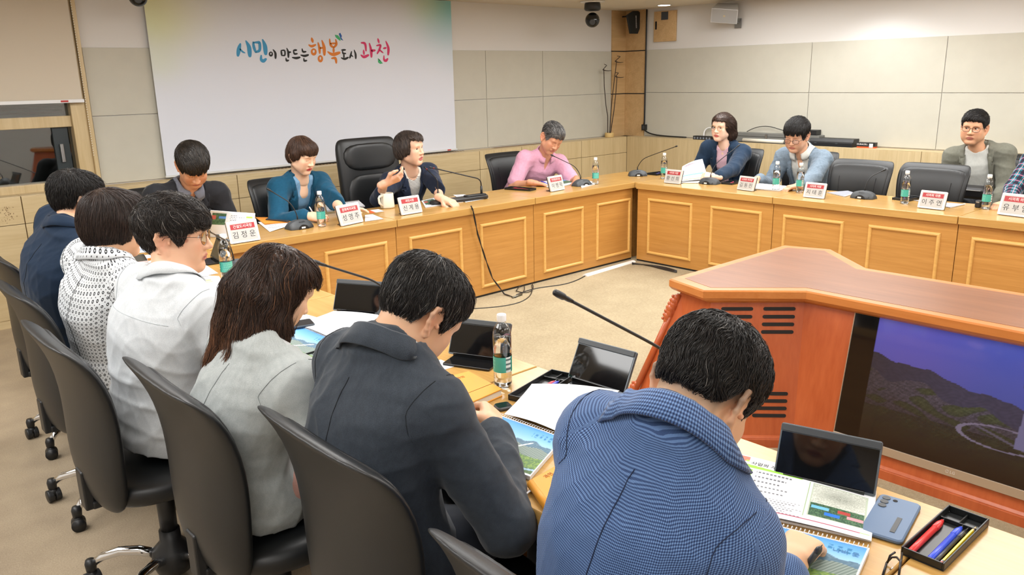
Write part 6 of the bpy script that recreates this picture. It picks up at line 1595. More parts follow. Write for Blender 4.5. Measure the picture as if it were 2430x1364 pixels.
def pen(p, q, label, rgb, kind='pen', r=.0055, group='pens in the trays'):
    p, q = Vector(p), Vector(q); d = (q-p).normalized(); L = (q-p).length; M = plain('pen_%d_%d_%d' % rgb, rgb, .3)
    t = thing('pencil' if kind == 'pencil' else 'pen', label, 'pencil' if kind == 'pencil' else 'pen', p, 0, group); z = Vector((0, 0, 0)); e = q-p
    if kind == 'pencil':
        MB().tube([e*.08, e*.86], .0036, 6).build('barrel', M, t); MB().tube([z, e*.045], .0036, 8).build('eraser', plain('eraser_pink', (214, 110, 104), .7), t); MB().tube([e*.045, e*.08], .0038, 8).build('ferrule', M_steel, t)
        MB().tube([e*.86, e*.97], [.0036, .001], 6).build('sharpened_tip', plain('pencil_wood', (216, 180, 130), .7), t); MB().tube([e*.965, e], [.0011, .0003], 6).build('lead', M_dark, t)
    else:
        MB().tube([z, e*.02, e*.66], [r*.8, r, r], 12).build('barrel', M, t, smooth=True); MB().tube([e*.665, e*.68, e*.80, e*.90], [r*1.0, r*1.12, r*1.05, r*.5], 12).build('cap', M, t, smooth=True)
        MB().tube([e*.90, e], [r*.22, r*.14], 8).build('nib', M_steel, t)
    return t
def in_tray(tr, x0, y0, x1, y1, z=.009):
    t, o, ang, L, Wd = tr; M = Matrix.Translation((o.x, o.y, TZ)) @ Matrix.Rotation(ang, 4, 'Z'); return M @ Vector((x0*L/2, y0*Wd/2, z)), M @ Vector((x1*L/2, y1*Wd/2, z))
T1 = tray(((2140, 1312), (2250, 1212), (2345, 1250), (2235, 1360)), 'black pen tray at the bottom right holding pens and a yellow pencil')
pen(*in_tray(T1, -.93, .62, .62, .70), 'red felt pen in the bottom right tray', (214, 48, 46), r=.0068)
pen(*in_tray(T1, -.93, -.28, .62, -.20), 'blue felt pen in the bottom right tray', (44, 74, 206), r=.0068)
pen(*in_tray(T1, -.93, -.52, .60, -.46), 'black pen between the blue pen and the yellow pencil', (28, 28, 30), r=.0045)
pen(*in_tray(T1, -.95, -.76, .72, -.70), 'yellow pencil with a pink eraser in the bottom right tray', (240, 204, 24), 'pencil')
T2 = tray(((1208, 944), (1318, 886), (1356, 900), (1262, 968)), 'black pen tray partly under the flipped white page')
pen(*in_tray(T2, -.7, -.30, .56, -.2), 'red pen in the tray under the flipped page', (222, 70, 84), r=.006); pen(*in_tray(T2, -.7, -.62, .60, -.45), 'blue pen in the tray under the flipped page', (70, 80, 206), r=.006)
T3 = tray(((708, 856), (760, 838), (800, 866), (742, 884)), 'black pen tray with a red pen beside the charcoal shoulder')
pen(*in_tray(T3, -.8, .2, .7, .3), 'red pen in the tray beside the charcoal shoulder', (206, 44, 52), r=.006)
T4 = tray(((1207, 448), (1222, 445), (1262, 452), (1248, 456)), 'black pen tray on the head table left of the pink shirt'); pen(*in_tray(T4, -.5, -.75, .3, .75), 'red pen in the tray left of the pink shirt', (196, 40, 60), r=.006)
for lb, cs, pc in (('black pen tray at the far corner beside the lone microphone', ((1534, 414), (1562, 411), (1590, 412), (1560, 417)), (60, 60, 150)),
                   ('black pen tray before the woman in gold glasses', ((1718, 436), (1742, 431), (1760, 434), (1730, 440)), (190, 60, 90)),
                   ('black pen tray beside the bottle before the second empty chair', ((2123, 472), (2150, 468), (2185, 471), (2150, 480)), (90, 70, 190))):
    T = tray(cs, lb); pen(*in_tray(T, -.6, -.3, .6, .3), 'pen lying in the '+lb.replace('black pen tray ', 'tray '), pc, r=.005)
pen(on_z(1096, 990, TZ+.035), on_z(1152, 955, TZ+.07), 'gold and dark pen held by the charcoal-suited man', (150, 118, 70), r=.0045, group=None)
pen(on_z(1912, 1345, TZ+.03), on_z(1952, 1292, TZ+.09), 'grey stylus held by the man in checks', (62, 66, 70), r=.006, group=None)
pen(on_z(742, 504, TZ+.03), on_z(733, 489, TZ+.08), 'white pen held by the woman in teal', (226, 226, 228), r=.0045, group=None)
pen(on_z(1284, 430, TZ+.012), on_z(1302, 437, TZ+.004), 'blue pen by the hand of the grey-haired man', (40, 50, 180), r=.005, group=None)

# ================================================================== phones, diaries, spectacles, mug, remote
def phone(cs, label, rgb, cameras=False, screen=False):
    P = [on_z(*c, TZ) for c in cs]; o = sum(P, Vector())/4; y = ((P[0]-P[3])+(P[1]-P[2])); L = y.length/2; x = ((P[1]-P[0])+(P[2]-P[3])); Wd = x.length/2; ang = math.atan2(y.y, y.x)-PI/2
    t = thing('phone', label, 'phone', (o.x, o.y, TZ), ang); a, b = Wd/2, L/2
    MB().rprism(-a, a, -b, b, .0005, .011, .012, 6, .003).build('phone_case', plain('phone_%d' % rgb[2], rgb, .5), t, smooth=False)
    if cameras:
        for k in range(3): MB().lathe([(.0085, .011), (.0085, .0128), (.0062, .0128)], 20, (-a+.017, b-.018-.019*k)).build('camera_ring', M_grey, t); MB().lathe([(.0062, .0126), (.001, .0127)], 20, (-a+.017, b-.018-.019*k)).build('camera_lens', M_blackgloss, t)
        MB().lathe([(.005, .011), (.005, .0118), (.001, .0118)], 16, (-a+.036, b-.020)).build('flash', M_dark, t); MB().box(a*.30, a*.52, -b*.72, b*.02, .011, .0122).build('stand_strip', M_grey, t)
    if screen: MB().rprism(-a+.003, a-.003, -b+.004, b-.004, .011, .0113, .008).build('screen', M_blackgloss, t)
    return t
phone(((2092, 1172), (2184, 1214), (2132, 1300), (2042, 1262)), 'slate blue phone lying face down with three cameras at the right', (96, 118, 148), True)
phone(((300, 620), (334, 612), (348, 626), (304, 640)), 'phone in a rosy case lying on the report at the far left', (186, 160, 158), False, True).location.z = TZ+.0152
phone(((690, 775), (735, 768), (748, 778), (700, 792)), 'dark phone with a silver rim under the chin of the long-haired woman', (60, 70, 80), False, True).location.z = TZ+.012
phone(((1172, 966), (1202, 958), (1216, 968), (1186, 982)), 'phone half hidden under the writing hand of the charcoal-suited man', (70, 72, 76), False, True)
phone(((1030, 892), (1050, 886), (1075, 900), (1055, 908)), 'black phone lying behind the orange diary', (24, 25, 28), False, True)
M_tan = plain('tan_leather', (222, 150, 44), .5, bump=.08, bscale=500)
def diary(cs, label, ribbon=None):
    z = TZ+.026; P = [on_z(*c, z) for c in cs]; o = sum(P, Vector())/4; t = thing('diary', label, 'diary', (o.x, o.y, TZ), 0, 'orange leather diaries')
    pr_ = lambda k: [((p.x-o.x)*k, (p.y-o.y)*k) for p in P]
    fix = lambda q: q if sum(q[i][0]*q[(i+1) % 4][1]-q[(i+1) % 4][0]*q[i][1] for i in range(4)) > 0 else q[::-1]
    MB().prism(fix(pr_(1)), .0006, .004).prism(fix(pr_(1)), .022, .026).build('cover', M_tan, t, bevel=.0012); MB().prism(fix(pr_(.965)), .004, .022).build('page_block', plain('diary_pages', (226, 220, 206), .7), t)
    e0, e1 = pr_(1)[0], pr_(1)[3]; MB().tube([(e0[0], e0[1], .013), (e1[0], e1[1], .013)], .0125, 12).build('spine', M_tan, t, smooth=True)
    s = pr_(1); a = Vector((*s[3], .0265)).lerp(Vector((*s[2], .0265)), .0); f = [Vector((*q, .0265)) for q in s]
    m = MB(); l0, l1 = f[3].lerp(f[0], .28), f[2].lerp(f[1], .28); m.tube([l0, l1], .0007, 5); m.build('flap_seam', plain('tan_dark', (150, 92, 24), .7), t)
    text('emblem', '과천', .016, plain('tan_emboss', (176, 106, 30), .6), t, frame_M(f[0].lerp(f[1], .45).lerp(f[3].lerp(f[2], .45), .16)+Vector((0, 0, .0002)), f[1]-f[0], f[0]-f[3]), .0002)
    if ribbon: MB().tube([Vector(r)-Vector((o.x, o.y, TZ)) for r in ribbon], .0035, 6, flat=.2).build('ribbon', plain('ribbon_grey', (206, 204, 204), .6), t, smooth=True)
    return t
diary(((1062, 893), (1112, 880), (1192, 922), (1100, 962)), 'orange leather diary left of the tall foreground bottle')
diary(((1262, 1136), (1330, 1098), (1400, 1150), (1312, 1204)), 'orange leather diary half hidden under the checked jacket, grey ribbon out', [on_z(1278, 1150, TZ+.012), on_z(1250, 1170, TZ+.008), on_z(1222, 1182, TZ+.003)])
sp = thing('eyeglasses', 'dark-rimmed eyeglasses lying on the table at the bottom edge', 'eyeglasses', on_z(2118, 1350), 0)
inv = Matrix.Translation(-sp.location); g = MB(); Tq = lambda u, v, z: inv @ on_z(u, v, TZ+z)
g.tube([Tq(2095, 1364, .004), Tq(2104, 1335, .004), Tq(2116, 1322, .012), Tq(2128, 1322, .02), Tq(2137, 1332, .025), Tq(2133, 1364, .02)], .0022, 8).tube([Tq(2124, 1310, .03), Tq(2112, 1318, .028), Tq(2106, 1335, .012)], .002, 8).tube([Tq(2141, 1312, .02), Tq(2138, 1335, .02), Tq(2132, 1370, .02)], .002, 8)
g.build('frame', plain('spectacle_frame_black', (24, 22, 24), .3), sp, smooth=True)
MB().tube([Tq(2112, 1352, .006), Tq(2120, 1346, .012)], .0015, 6).build('nose_pad', M_chrome, sp, smooth=True)
mg = thing('mug', 'cream ceramic mug with an angular handle on the head table', 'cup', on_z(920, 493), 0)
M_cream = plain('cream_ceramic', (228, 222, 206), .3)
MB().lathe([(.045, .0), (.052, .004), (.0535, .012), (.0475, .112), (.046, .114), (.0445, .112), (.049, .016), (.001, .012)], 32).build('cup_body', M_cream, mg, smooth=True)
MB().tube([(-.044, -.012, .098), (-.082, -.022, .096), (-.090, -.024, .086), (-.086, -.023, .05), (-.05, -.013, .018)], .0075, 10, flat=1.3).build('handle', M_cream, mg, smooth=True)
rm = thing('remote_control', 'small black remote standing left of the last bottle on the right', 'remote', on_z(2322, 492), 0)
MB().rprism(-.028, .028, -.02, .02, 0, .05, .012, 5, .006).build('remote_body', M_black, rm); MB().box(-.029, -.0282, -.01, .01, .035, .044).build('remote_label', M_steel, rm)
bg = thing('black_bag', 'black bag with a zip on the lap of the man in grey-green', 'bag', (6.98, 2.26, .66), .0)
MB().rprism(-.10, .10, -.16, .16, .0, .09, .04, 6, .02).build('bag_body', plain('bag_black', (20, 20, 23), .5), bg, smooth=False, bevel=.004); MB().tube([(-.102, -.12, .07), (-.102, .12, .07)], .003, 6).build('zip', M_steel, bg)

# ================================================================== cables and floor things
hw = [on_y(1117, 488, 4.60), on_y(1122, 500, 4.595), on_y(1133, 555, 4.60), on_y(1150, 610, 4.60), on_y(1168, 660, 4.60), on_z(1196, 697, .012), on_z(1222, 706, .01)]
cw = MB(); sm = []
for k in range(len(hw)-1):
    for f in np.linspace(0, 1, 8)[:-1]: sm.append(hw[k].lerp(hw[k+1], f))
for ph in (0, PI): cw.tube([p+Vector((.004*math.cos(i*.6+ph), -.003+.003*math.sin(i*.6+ph), 0)) for i, p in enumerate(sm)], .0035, 6)
tag(cw.build('microphone_wire', M_cable, None, smooth=True), 'twisted black wire hanging from the twin microphone stand to the floor', 'cable')
cf = MB().tube(bez(on_z(1222, 706, .008), on_z(1262, 690, .008), on_z(1240, 660, .03), on_z(1225, 690, .012))+bez(on_z(1225, 690, .012), on_z(1250, 700, .01), on_z(1275, 690, .01), on_z(1262, 672, .03)), .0035, 6).tube(bez(on_z(1225, 700, .006), on_z(1290, 670, .006), on_z(1330, 690, .006), on_z(1388, 655, .006)), .005, 6)
cf.tube(bez(on_z(1262, 676, .006), on_z(1275, 730, .006), on_z(1180, 728, .006), on_z(1080, 735, .006)), .004, 6)
tag(cf.build('floor_cable', M_cable, None, smooth=True), 'black cable coiled on the carpet at the foot of the head table', 'cable')
pc_ = MB().tube([on_z(1216, 706, .01), on_z(1238, 698, .012)], .009, 8).build('cable_connector', plain('connector_steel', (120, 118, 104), .35, .8), None, smooth=True); tag(pc_, 'metal plug joining two cables on the carpet', 'plug')
a, b = on_z(1388, 656, 0), on_z(1503, 622, 0); x = (b-a); ang = math.atan2(x.y, x.x); L = x.length
cv = MB().loft([[(xx, .028*math.cos(q), .004+.016*math.sin(q)) for q in np.linspace(0, PI, 10)] for xx in (0, L)]).build('cable_cover', M_white, None, loc=tuple(a)); cv.rotation_euler = (0, 0, ang); tag(cv, 'white plastic cable cover lying along the foot of the head table', 'cable cover')
cb = MB()
for k in range(5): cb.tube(bez(on_z(1500, 623+k, .01), on_z(1530, 630-k*2, .015+.006*(k % 2)), on_z(1560, 626+k*3, .01), on_z(1606, 642+k, .012)), .004, 6)
tag(cb.build('cable_bundle', M_cable, None, smooth=True), 'tangle of black cables on the floor at the inner table corner', 'cable')

# ================================================================== things on the walls and ledges
scx0, scx1, scz0, scz1 = 2.272, 5.226, .952, 2.40; SY = Y1-.045
ps = thing('projection_screen', 'large white banner screen with a colourful slogan hanging on the left wall', 'banner', ((scx0+scx1)/2, SY, 0)); bx = (scx0+scx1)/2
def fn_banner(u, v):
    c = np.tile([216., 219., 228.], (len(u), 1))
    def blob(cx, cy, r, col, k): w = k*np.exp(-(((u-cx)/r)**2+((v-cy)/(r*1.6))**2)); return w[:, None], np.array(col, float)[None]
    for args in ((.0, .95, .08, (212, 206, 120), .45), (.02, .80, .08, (208, 218, 160), .55), (.02, .60, .06, (206, 216, 176), .35), (1.0, .96, .10, (96, 176, 176), .8), (.97, .80, .09, (176, 204, 214), .5), (.90, .98, .08, (190, 208, 150), .4), (1.0, .6, .05, (200, 214, 224), .4), (.07, .88, .12, (232, 220, 150), .25)):
        w, col = blob(*args); c = c*(1-w)+col*w
    return c
print_sheet('screen_fabric', fn_banner, 90, 60, lambda u, v: np.stack([scx0-bx+(scx1-scx0)*u, 0*u, scz0+(scz1-scz0)*v], 1), M_print, ps)
MB().rprism(scx0-bx-.006, scx1-bx+.012, -.008, .008, scz0-.012, scz0+.004, .004).build('bottom_bar', plain('bar_pale', (206, 208, 208), .4), ps)
MB().box(scx1-bx-.12, scx1-bx-.075, -.0095, -.008, scz0-.010, scz0+.002).build('red_tag', MATS['tag_red'], ps)
MB().box(scx0-bx, scx1-bx, .001, .003, scz0, scz1).build('backing', M_white, ps)
# brush lettering, drawn stroke by stroke on the banner
def bp(cx, cy):   # lettering-detail coordinates -> banner
    p = on_y(520+cx/4.19, 40+cy/4.19, SY); return Vector((p.x-bx, 0, p.z))
def stroke(m, pts, w0, w1, wm=None):
    P = [bp(*q) for q in pts]; n = 22; Q = []
    seg = np.linspace(0, len(P)-1, n)
    for s in seg:      # Catmull-Rom through the control points
        i = min(int(s), len(P)-2); t = s-i; p0, p1, p2, p3 = P[max(i-1, 0)], P[i], P[i+1], P[min(i+2, len(P)-1)]
        Q.append(.5*((2*p1)+(p2-p0)*t+(2*p0-5*p1+4*p2-p3)*t*t+(3*p1-p0-3*p2+p3)*t**3))
    Lp, Rp = [], []
    for k, q in enumerate(Q):
        d = (Q[min(k+1, n-1)]-Q[max(k-1, 0)]).normalized(); nn = Vector((-d.z, 0, d.x)); f = k/(n-1); w = (w0*(1-f)+w1*f)*.5*.0125*.1*(.55+.45*math.sin(PI*min(max(f, .04), .96)))*1.35
        Lp.append(q+nn*w); Rp.append(q-nn*w)
    b = len(m.v); m.v += [(p.x, -.0015, p.z) for p in Lp]+[(p.x, -.0015, p.z) for p in Rp]; m.f += [(b+i, b+i+1, b+n+i+1, b+n+i) for i in range(n-1)]
    for q, w in ((Q[0], w0), (Q[-1], w1)):
        r = w*.5*.00125*.75; c_ = len(m.v); m.v += [(q.x+r*math.cos(a), -.0014, q.z+r*math.sin(a)) for a in np.linspace(0, 2*PI, 13)[:-1]]; m.f.append(tuple(range(c_, c_+12)))
def ringo(m, cx, cy, rx, ry, w): stroke(m, [(cx+rx*math.cos(a), cy+ry*math.sin(a)) for a in np.linspace(-PI/2, 1.5*PI, 9)], w, w)
SL = {
 'blue': ((62, 146, 190), [([(210, 270), (196, 320), (186, 382)], 16, 24), ([(206, 318), (232, 346), (256, 358)], 10, 8), ([(266, 240), (296, 300), (305, 385)], 12, 30), ([(338, 252), (345, 300), (362, 350)], 14, 16), ([(340, 256), (380, 254), (402, 262), (402, 330), (370, 348)], 12, 18), ([(432, 228), (455, 290), (462, 365)], 14, 30), ([(418, 385), (418, 425), (440, 438), (464, 420)], 14, 20)]),
 'orange': ((214, 122, 42), [([(920, 212), (930, 250)], 14, 16), ([(892, 280), (920, 292), (958, 278)], 12, 14), ([(984, 258), (996, 310), (1000, 360)], 12, 16), ([(1000, 310), (1030, 308)], 10, 10), ([(1022, 236), (1042, 300), (1046, 374)], 12, 24), ([(1098, 222), (1108, 280), (1140, 306)], 12, 14), ([(1158, 226), (1166, 270), (1140, 306)], 12, 14), ([(1104, 266), (1160, 262)], 10, 10), ([(1138, 310), (1138, 352)], 12, 14), ([(1080, 348), (1130, 374), (1196, 356)], 12, 22), ([(1118, 412), (1155, 412), (1164, 456)], 12, 18)]),
 'pink': ((206, 50, 100), [([(1412, 258), (1450, 268), (1460, 336)], 12, 16), ([(1436, 330), (1440, 372)], 10, 14), ([(1410, 380), (1440, 398), (1484, 380)], 12, 18), ([(1494, 264), (1510, 330), (1514, 396)], 12, 20), ([(1512, 338), (1550, 332)], 12, 14), ([(1578, 218), (1588, 256)], 12, 14), ([(1566, 286), (1604, 282), (1590, 330), (1572, 364)], 12, 14), ([(1596, 330), (1630, 358)], 10, 8), ([(1632, 314), (1660, 308)], 10, 12), ([(1658, 244), (1682, 310), (1680, 374)], 12, 20), ([(1638, 388), (1640, 428), (1660, 434), (1674, 418)], 12, 18)]),
 'black': ((34, 36, 36), [([(536, 326), (558, 360), (560, 410)], 8, 16), ([(616, 334), (622, 384)], 9, 11), ([(618, 334), (650, 336), (652, 380), (624, 384)], 9, 9), ([(672, 312), (686, 350), (688, 400)], 8, 15), ([(690, 352), (712, 350)], 9, 9), ([(664, 410), (670, 434), (690, 432)], 9, 12), ([(740, 332), (770, 330)], 9, 11), ([(738, 334), (748, 366), (776, 366)], 9, 11), ([(728, 404), (765, 410), (802, 402)], 10, 14), ([(824, 318), (834, 346), (862, 346)], 9, 12), ([(812, 380), (850, 388), (886, 378)], 10, 14), ([(842, 412), (846, 436), (870, 434)], 9, 12), ([(1216, 330), (1256, 328)], 9, 11), ([(1226, 336), (1232, 362), (1258, 364)], 9, 11), ([(1240, 372), (1240, 404)], 9, 11), ([(1214, 408), (1248, 418), (1282, 404)], 10, 14), ([(1316, 344), (1308, 380), (1298, 408)], 9, 13), ([(1312, 378), (1330, 396)], 7, 7), ([(1342, 330), (1356, 370), (1358, 412)], 8, 16)])}
for cn, (rgb, ss) in SL.items():
    m = MB()
    for pts, w0, w1 in ss: stroke(m, pts, w0, w1)
    if cn == 'orange': ringo(m, 940, 346, 20, 26, 13); ringo(m, 1006, 414, 17, 26, 13)
    if cn == 'black': ringo(m, 514, 368, 14, 18, 9)
    m.build('slogan_lettering', plain('slogan_'+cn, rgb, .7), ps)
for rgb, poly in (((66, 172, 110), [(1148, 178), (1180, 182), (1206, 214), (1206, 240), (1180, 222), (1160, 204)]), ((38, 92, 166), [(1188, 168), (1204, 158), (1220, 190), (1214, 208), (1236, 236), (1212, 228)]), ((66, 178, 116), [(1578, 410), (1600, 430), (1628, 462), (1600, 468), (1580, 452)]), ((120, 160, 210), [(1580, 412), (1600, 428), (1606, 440), (1592, 434)])):
    m = MB(); P = [bp(*q) for q in poly]; m._push([(p.x, -.0013, p.z) for p in P], [tuple(range(len(P)))]); m.build('butterfly_wing', plain('wing_%d' % rgb[0], rgb, .7), ps)
# dome cameras under the ceiling
def dome(x, y, label, s=1.0):
    t = thing('dome_camera', label, 'camera', (x, y, ZC), 0, 'black dome cameras under the ceiling')
    MB().lathe([(.085*s, -.0005), (.09*s, -.004), (.085*s, -.012), (.05*s, -.014)], 28).build('ceiling_plate', M_white, t, smooth=True)
    MB().lathe([(.052*s, -.012), (.058*s, -.03), (.060*s, -.075), (.054*s, -.088), (.046*s, -.095)], 28).build('camera_neck', M_black, t, smooth=True)
    MB().sphere((0, 0, -.128*s), .052*s, 24, 16).build('camera_ball', M_blackgloss, t, smooth=True)
    M = Matrix.Translation((0, 0, -.128*s)) @ Matrix.Rotation(math.atan2(-y, -x), 4, 'Z') @ Matrix.Rotation(PI/2+.35, 4, 'Y')
    MB(M).lathe([(.020*s, .044*s), (.021*s, .055*s), (.016*s, .056*s), (.002, .052*s)], 18).build('lens_barrel', M_grey, t, smooth=True)
pq = on_z(1406, 3, ZC); dome(pq.x, pq.y, 'black dome camera hanging from the ceiling before the wooden corner strip', 1.45)
pq = on_y(328, 0, 6.12); dome(pq.x, 6.12, 'black dome camera at the top left, only the bottom of its ball in view', 1.2)
dl = thing('downlight', 'small round ceiling downlight near the wooden wall hatch', 'light', on_z(1576, 12, ZC-.001))
MB().lathe([(.085, 0), (.085, -.004), (.068, -.004)], 28).build('trim_ring', M_white, dl, smooth=True)
ME = NT('downlight_glow'); ME.b.inputs['Emission Color'].default_value = (1, .98, .95, 1); ME.b.inputs['Emission Strength'].default_value = 9; ME = ME.done(.5)
MB().lathe([(.067, -.0046), (.001, -.0048)], 28).build('lamp_disc', ME, dl)
# loudspeaker on a bracket
q = on_x(1722, 32, X1-.17); sk = thing('wall_loudspeaker', 'silver box loudspeaker tilted on a bracket high on the right wall', 'loudspeaker', (q.x, q.y, q.z))
M = Matrix.Rotation(.40, 4, 'Z') @ Matrix.Rotation(-.42, 4, 'Y') @ Matrix.Rotation(.12, 4, 'X')
MB(M).loft([[(-.085, -.14, -.075), (-.085, .14, -.075), (-.085, .14, .08), (-.085, -.14, .08)], [(.10, -.105, -.055), (.10, .105, -.055), (.10, .105, .075), (.10, -.105, .075)]]).build('cabinet', plain('speaker_silver', (214, 216, 218), .4, .1), sk, bevel=.004)
MB(M).box(-.0875, -.085, -.132, .132, -.068, .073).build('grille', plain('speaker_grille', (176, 178, 180), .4, .2, bump=.3, bscale=900), sk); MB(M).box(-.0885, -.0875, -.010, .010, -.004, .014).build('badge', plain('badge_gold', (206, 190, 150), .4), sk)
MB().tube([(.06, -.05, -.05), (.12, -.06, -.09), (.158, -.06, -.10)], .012, 8).box(.150, .158, -.10, -.02, -.15, -.05).build('bracket', M_steel, sk)
# wooden wall hatch, antenna paddle, cable, junction box
q0, q1 = on_x(1552, 28, X1-.02), on_x(1603, 97, X1-.02); ht = thing('wall_hatch', 'small wooden wall hatch with a dark square vent, right of the black cable', 'cabinet', (X1, (q0.y+q1.y)/2, (q0.z+q1.z)/2)); hw_, hh = abs(q0.y-q1.y)/2, abs(q0.z-q1.z)/2
MB().box(-.018, -.001, -hw_, hw_, -hh, min(hh, ZC-.004-ht.location.z)).build('door', M_maple_warm, ht, bevel=.002); MB().box(-.0195, -.018, -.045, .055, hh*.42, hh*.95).build('vent', plain('hatch_vent', (58, 64, 72), .4), ht); MB().box(-.022, -.018, hw_*.72, hw_*.86, -.03, .06).build('latch', M_dark, ht)
def plq(u, v): return on_y(u, v, 6.42)
P = [plq(*c) for c in ((1502, 26), (1513, 26), (1527, 39), (1512, 80), (1495, 80), (1487, 36))]; o = sum(P, Vector())/6
an = thing('antenna_paddle', 'black kite-shaped antenna panel high in the wooden corner', 'antenna', (o.x, o.y, o.z))
MB(Matrix.Rotation(PI/2, 4, 'X')).prism([(p.x-o.x, p.z-o.z) for p in P][::-1], -.012, .012).build('panel', plain('antenna_black', (24, 30, 32), .5), an, bevel=.003)
text('lettering', 'SENNHEISER', .026, M_pw, an, frame_M((.012, -.0135, -.02), (.08, 0, -1), (1, 0, .08)), .0003); MB().tube([(0, .012, .05), (0, .19, .05)], .008, 8).build('mount', M_dark, an)
wc = MB().tube([Vector((X1-.024, 6.30, z)) for z in np.linspace(ZC-.002, 1.10, 12)]+[Vector((X1-.028, 6.302, 1.06))], .009, 8).tube([Vector((X1-.03, 6.29, 1.0))]+bez(Vector((X1-.03, 6.28, .99)), Vector((X1-.03, 6.2, .945)), Vector((X1-.06, 6.1, .936)), Vector((X1-.06, 5.65, .936))), .008, 8)
tag(wc.build('wall_cable', M_cable, None, smooth=True), 'thick black cable running down the corner and along the right ledge', 'cable')
jb = thing('junction_box', 'small black cable box at the lower end of the wall cable', 'box', (X1-.03, 6.295, 1.03)); MB().box(-.02, .02, -.03, .03, -.035, .035).build('box_body', M_black, jb, bevel=.003); MB().box(-.0215, -.02, -.018, .012, -.02, .02).build('face_plate', M_grey, jb)
# dried twigs in a wooden pot
q = on_z(1444, 321, ZL+.006); q.x = on_y(1446, 318, Y1-.10).x; vs_ = thing('twig_arrangement', 'dried bare twigs with hooked tips in a small round wooden pot', 'plant', (q.x, Y1-.10, ZL+.006))
MB().lathe([(.050, 0), (.054, .004), (.055, .050), (.050, .054), (.044, .050), (.001, .046)], 24).build('pot', plain('pale_wood_pot', (216, 184, 122), .6), vs_, smooth=True, bevel=.001)
M_twig = plain('twig_bark', (58, 46, 40), .85); o = vs_.location
for pts in (((1440, 308), (1442, 275), (1438, 250), (1434, 205), (1433, 168), (1431, 165), (1440, 155), (1434, 152)), ((1447, 308), (1450, 262), (1453, 230), (1459, 180), (1463, 148), (1460, 145), (1472, 134), (1465, 133)), ((1450, 308), (1457, 262), (1462, 215), (1464, 185), (1461, 181), (1468, 173), (1460, 172))):
    P = [on_y(u, v, o.y)-o for u, v in pts]; P[0] = Vector((P[0].x*.6, 0, .03)); sm = []
    for i in range(len(P)-1):
        for f in np.linspace(0, 1, 5)[:-1]: sm.append(P[i].lerp(P[i+1], f))
    sm.append(P[-1]); m = MB().tube(sm, list(np.linspace(.0055, .0038, len(sm))), 7)
    for k in range(2, len(sm)-6, 4): a = sm[k]; m.tube([a, a+Vector((.012*(1 if k % 8 else -1), .004, .014))], [.003, .001], 5)
    e = P[-3]; m.tube([e, e+Vector((.04, .0, -.012)), e+Vector((.10, .005, -.016)), e+Vector((.155, .005, -.012))], [.007, .0055, .0045, .003], 6)
    m.build('twig', M_twig, vs_, smooth=True)
# equipment on the right ledge
LZ = ZL+.006
def ledge_box(name, label, cat, y0, y1, x0, x1, h, mat, z=LZ, bevel=.003):
    t = thing(name, label, cat, ((x0+x1)/2, (y0+y1)/2, z)); MB().box((x0-x1)/2, (x1-x0)/2, -(y1-y0)/2, (y1-y0)/2, 0, h).build('body', mat, t, bevel=bevel); return t
yA, yB = on_z(1640, 330, LZ).y, on_z(1692, 333, LZ).y
st = ledge_box('power_strip', 'black rack power strip with a row of sockets on the right ledge', 'power strip', 5.18, 5.50, 7.83, 7.90, .042, M_black)
for k in range(6): MB().box(-.0365, -.034, .125-k*.04, .147-k*.04, .008, .030).build('socket', plain('socket_grey', (120, 126, 136), .4), st)
wl = MB().tube(bez((7.90, 5.40, LZ+.03), (7.93, 5.44, LZ+.15), (7.93, 5.30, LZ+.17), (7.92, 5.16, LZ+.06)), .007, 8).build('white_lead', M_white, None, smooth=True); tag(wl, 'white cable looping up behind the black power strip', 'cable')
cs_ = ledge_box('equipment_case', 'long grey hard case with a steel latch on the right ledge', 'case', 3.98, 4.98, 7.84, 7.955, .095, plain('case_grey', (112, 112, 108), .45), LZ+.004)
MB().box(-.0590, -.0575, -.5, .5, .058, .062).build('lid_seam', M_dark, cs_); MB().box(-.0625, -.0575, .08, .105, .03, .085).build('latch', M_steel, cs_)
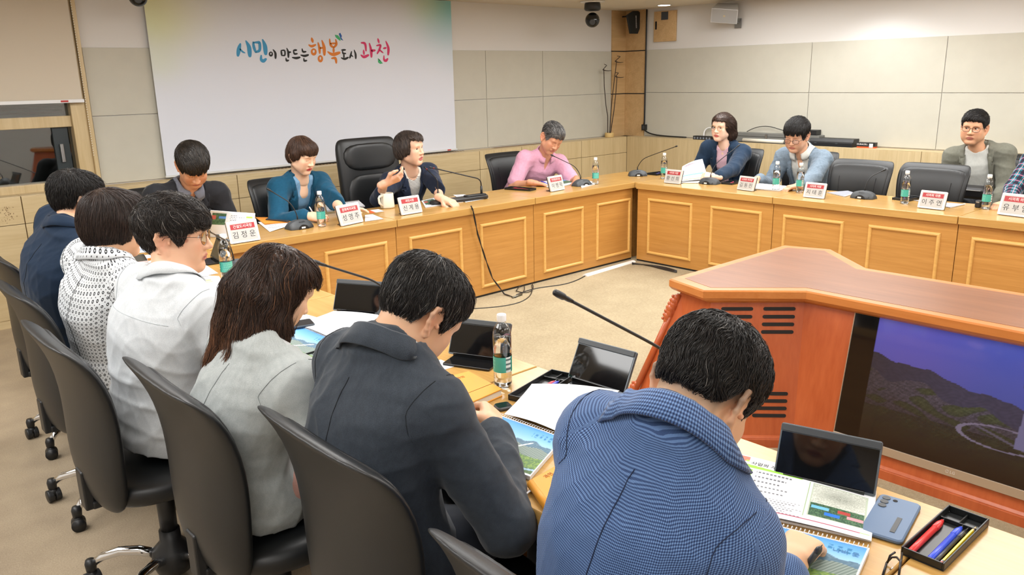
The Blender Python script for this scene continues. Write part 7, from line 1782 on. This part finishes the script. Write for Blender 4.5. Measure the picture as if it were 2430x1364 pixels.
ml_ = thing('paper_roll', 'cream rolled paper lying in front of the grey case', 'roll', (7.822, 4.60, LZ+.022)); MB().tube([(0, -.24, 0), (0, .24, 0)], .021, 14).build('roll', plain('roll_cream', (220, 214, 198), .6), ml_, smooth=True)
mt_ = MB().box(7.802, 7.96, 3.9, 5.05, LZ, LZ+.004).build('rubber_mat', M_black, None); tag(mt_, 'thin black mat under the grey case on the right ledge', 'mat')
rc_ = ledge_box('wireless_receiver', 'small black radio receiver box standing on the grey case', 'receiver', 4.02, 4.36, 7.85, 7.95, .052, M_black, LZ+.100)
MB().box(-.0515, -.05, -.02, .10, .012, .042).build('display', M_blackgloss, rc_); MB().lathe([(.011, 0), (.011, .008), (.001, .008)], 14).build('knob', M_grey, rc_).matrix_local = Matrix.Translation((-.05, -.07, .026)) @ Matrix.Rotation(-PI/2, 4, 'Y')
lead = MB().tube(bez((7.91, 4.36, LZ+.13), (7.93, 4.50, LZ+.12), (7.93, 4.62, LZ+.24), (7.92, 4.86, LZ+.105)), .004, 6).build('receiver_lead', M_cable, None, smooth=True); tag(lead, 'thin black lead arching over the grey case', 'cable')
bb = thing('black_case', 'black flat carrying case on the right ledge beside the battery box', 'case', (7.885, 3.86-.06, LZ)); MB().loft([[(-.078, y, 0), (.07, y, 0), (.07, y, .078), (-.045, y, .078), (-.062, y, .045), (-.078, y, .040)] for y in (-.18, .27)]).build('case_body', M_black, bb, bevel=.003)
for y in (-.02, .2): MB().box(-.0805, -.078, y-.012, y+.012, .026, .036).build('catch', M_grey, bb)
db = thing('battery_box', 'small black and orange battery carton at the end of the right ledge things', 'box', (7.87, 3.50, LZ), .12)
MB().box(-.035, .035, -.085, .085, .014, .052).build('carton', plain('carton_black', (24, 22, 22), .5), db); MB().box(-.0352, .0352, -.0852, .0852, 0, .014).build('orange_band', plain('carton_orange', (226, 84, 36), .5), db)
text('lettering', 'DURACELL', .021, M_pw, db, frame_M((-.0356, .035, .036), (0, -1, 0), (0, 0, 1)), .0003); MB().box(-.0358, -.0354, -.065, -.030, .006, .044).build('barcode_panel', M_white, db)
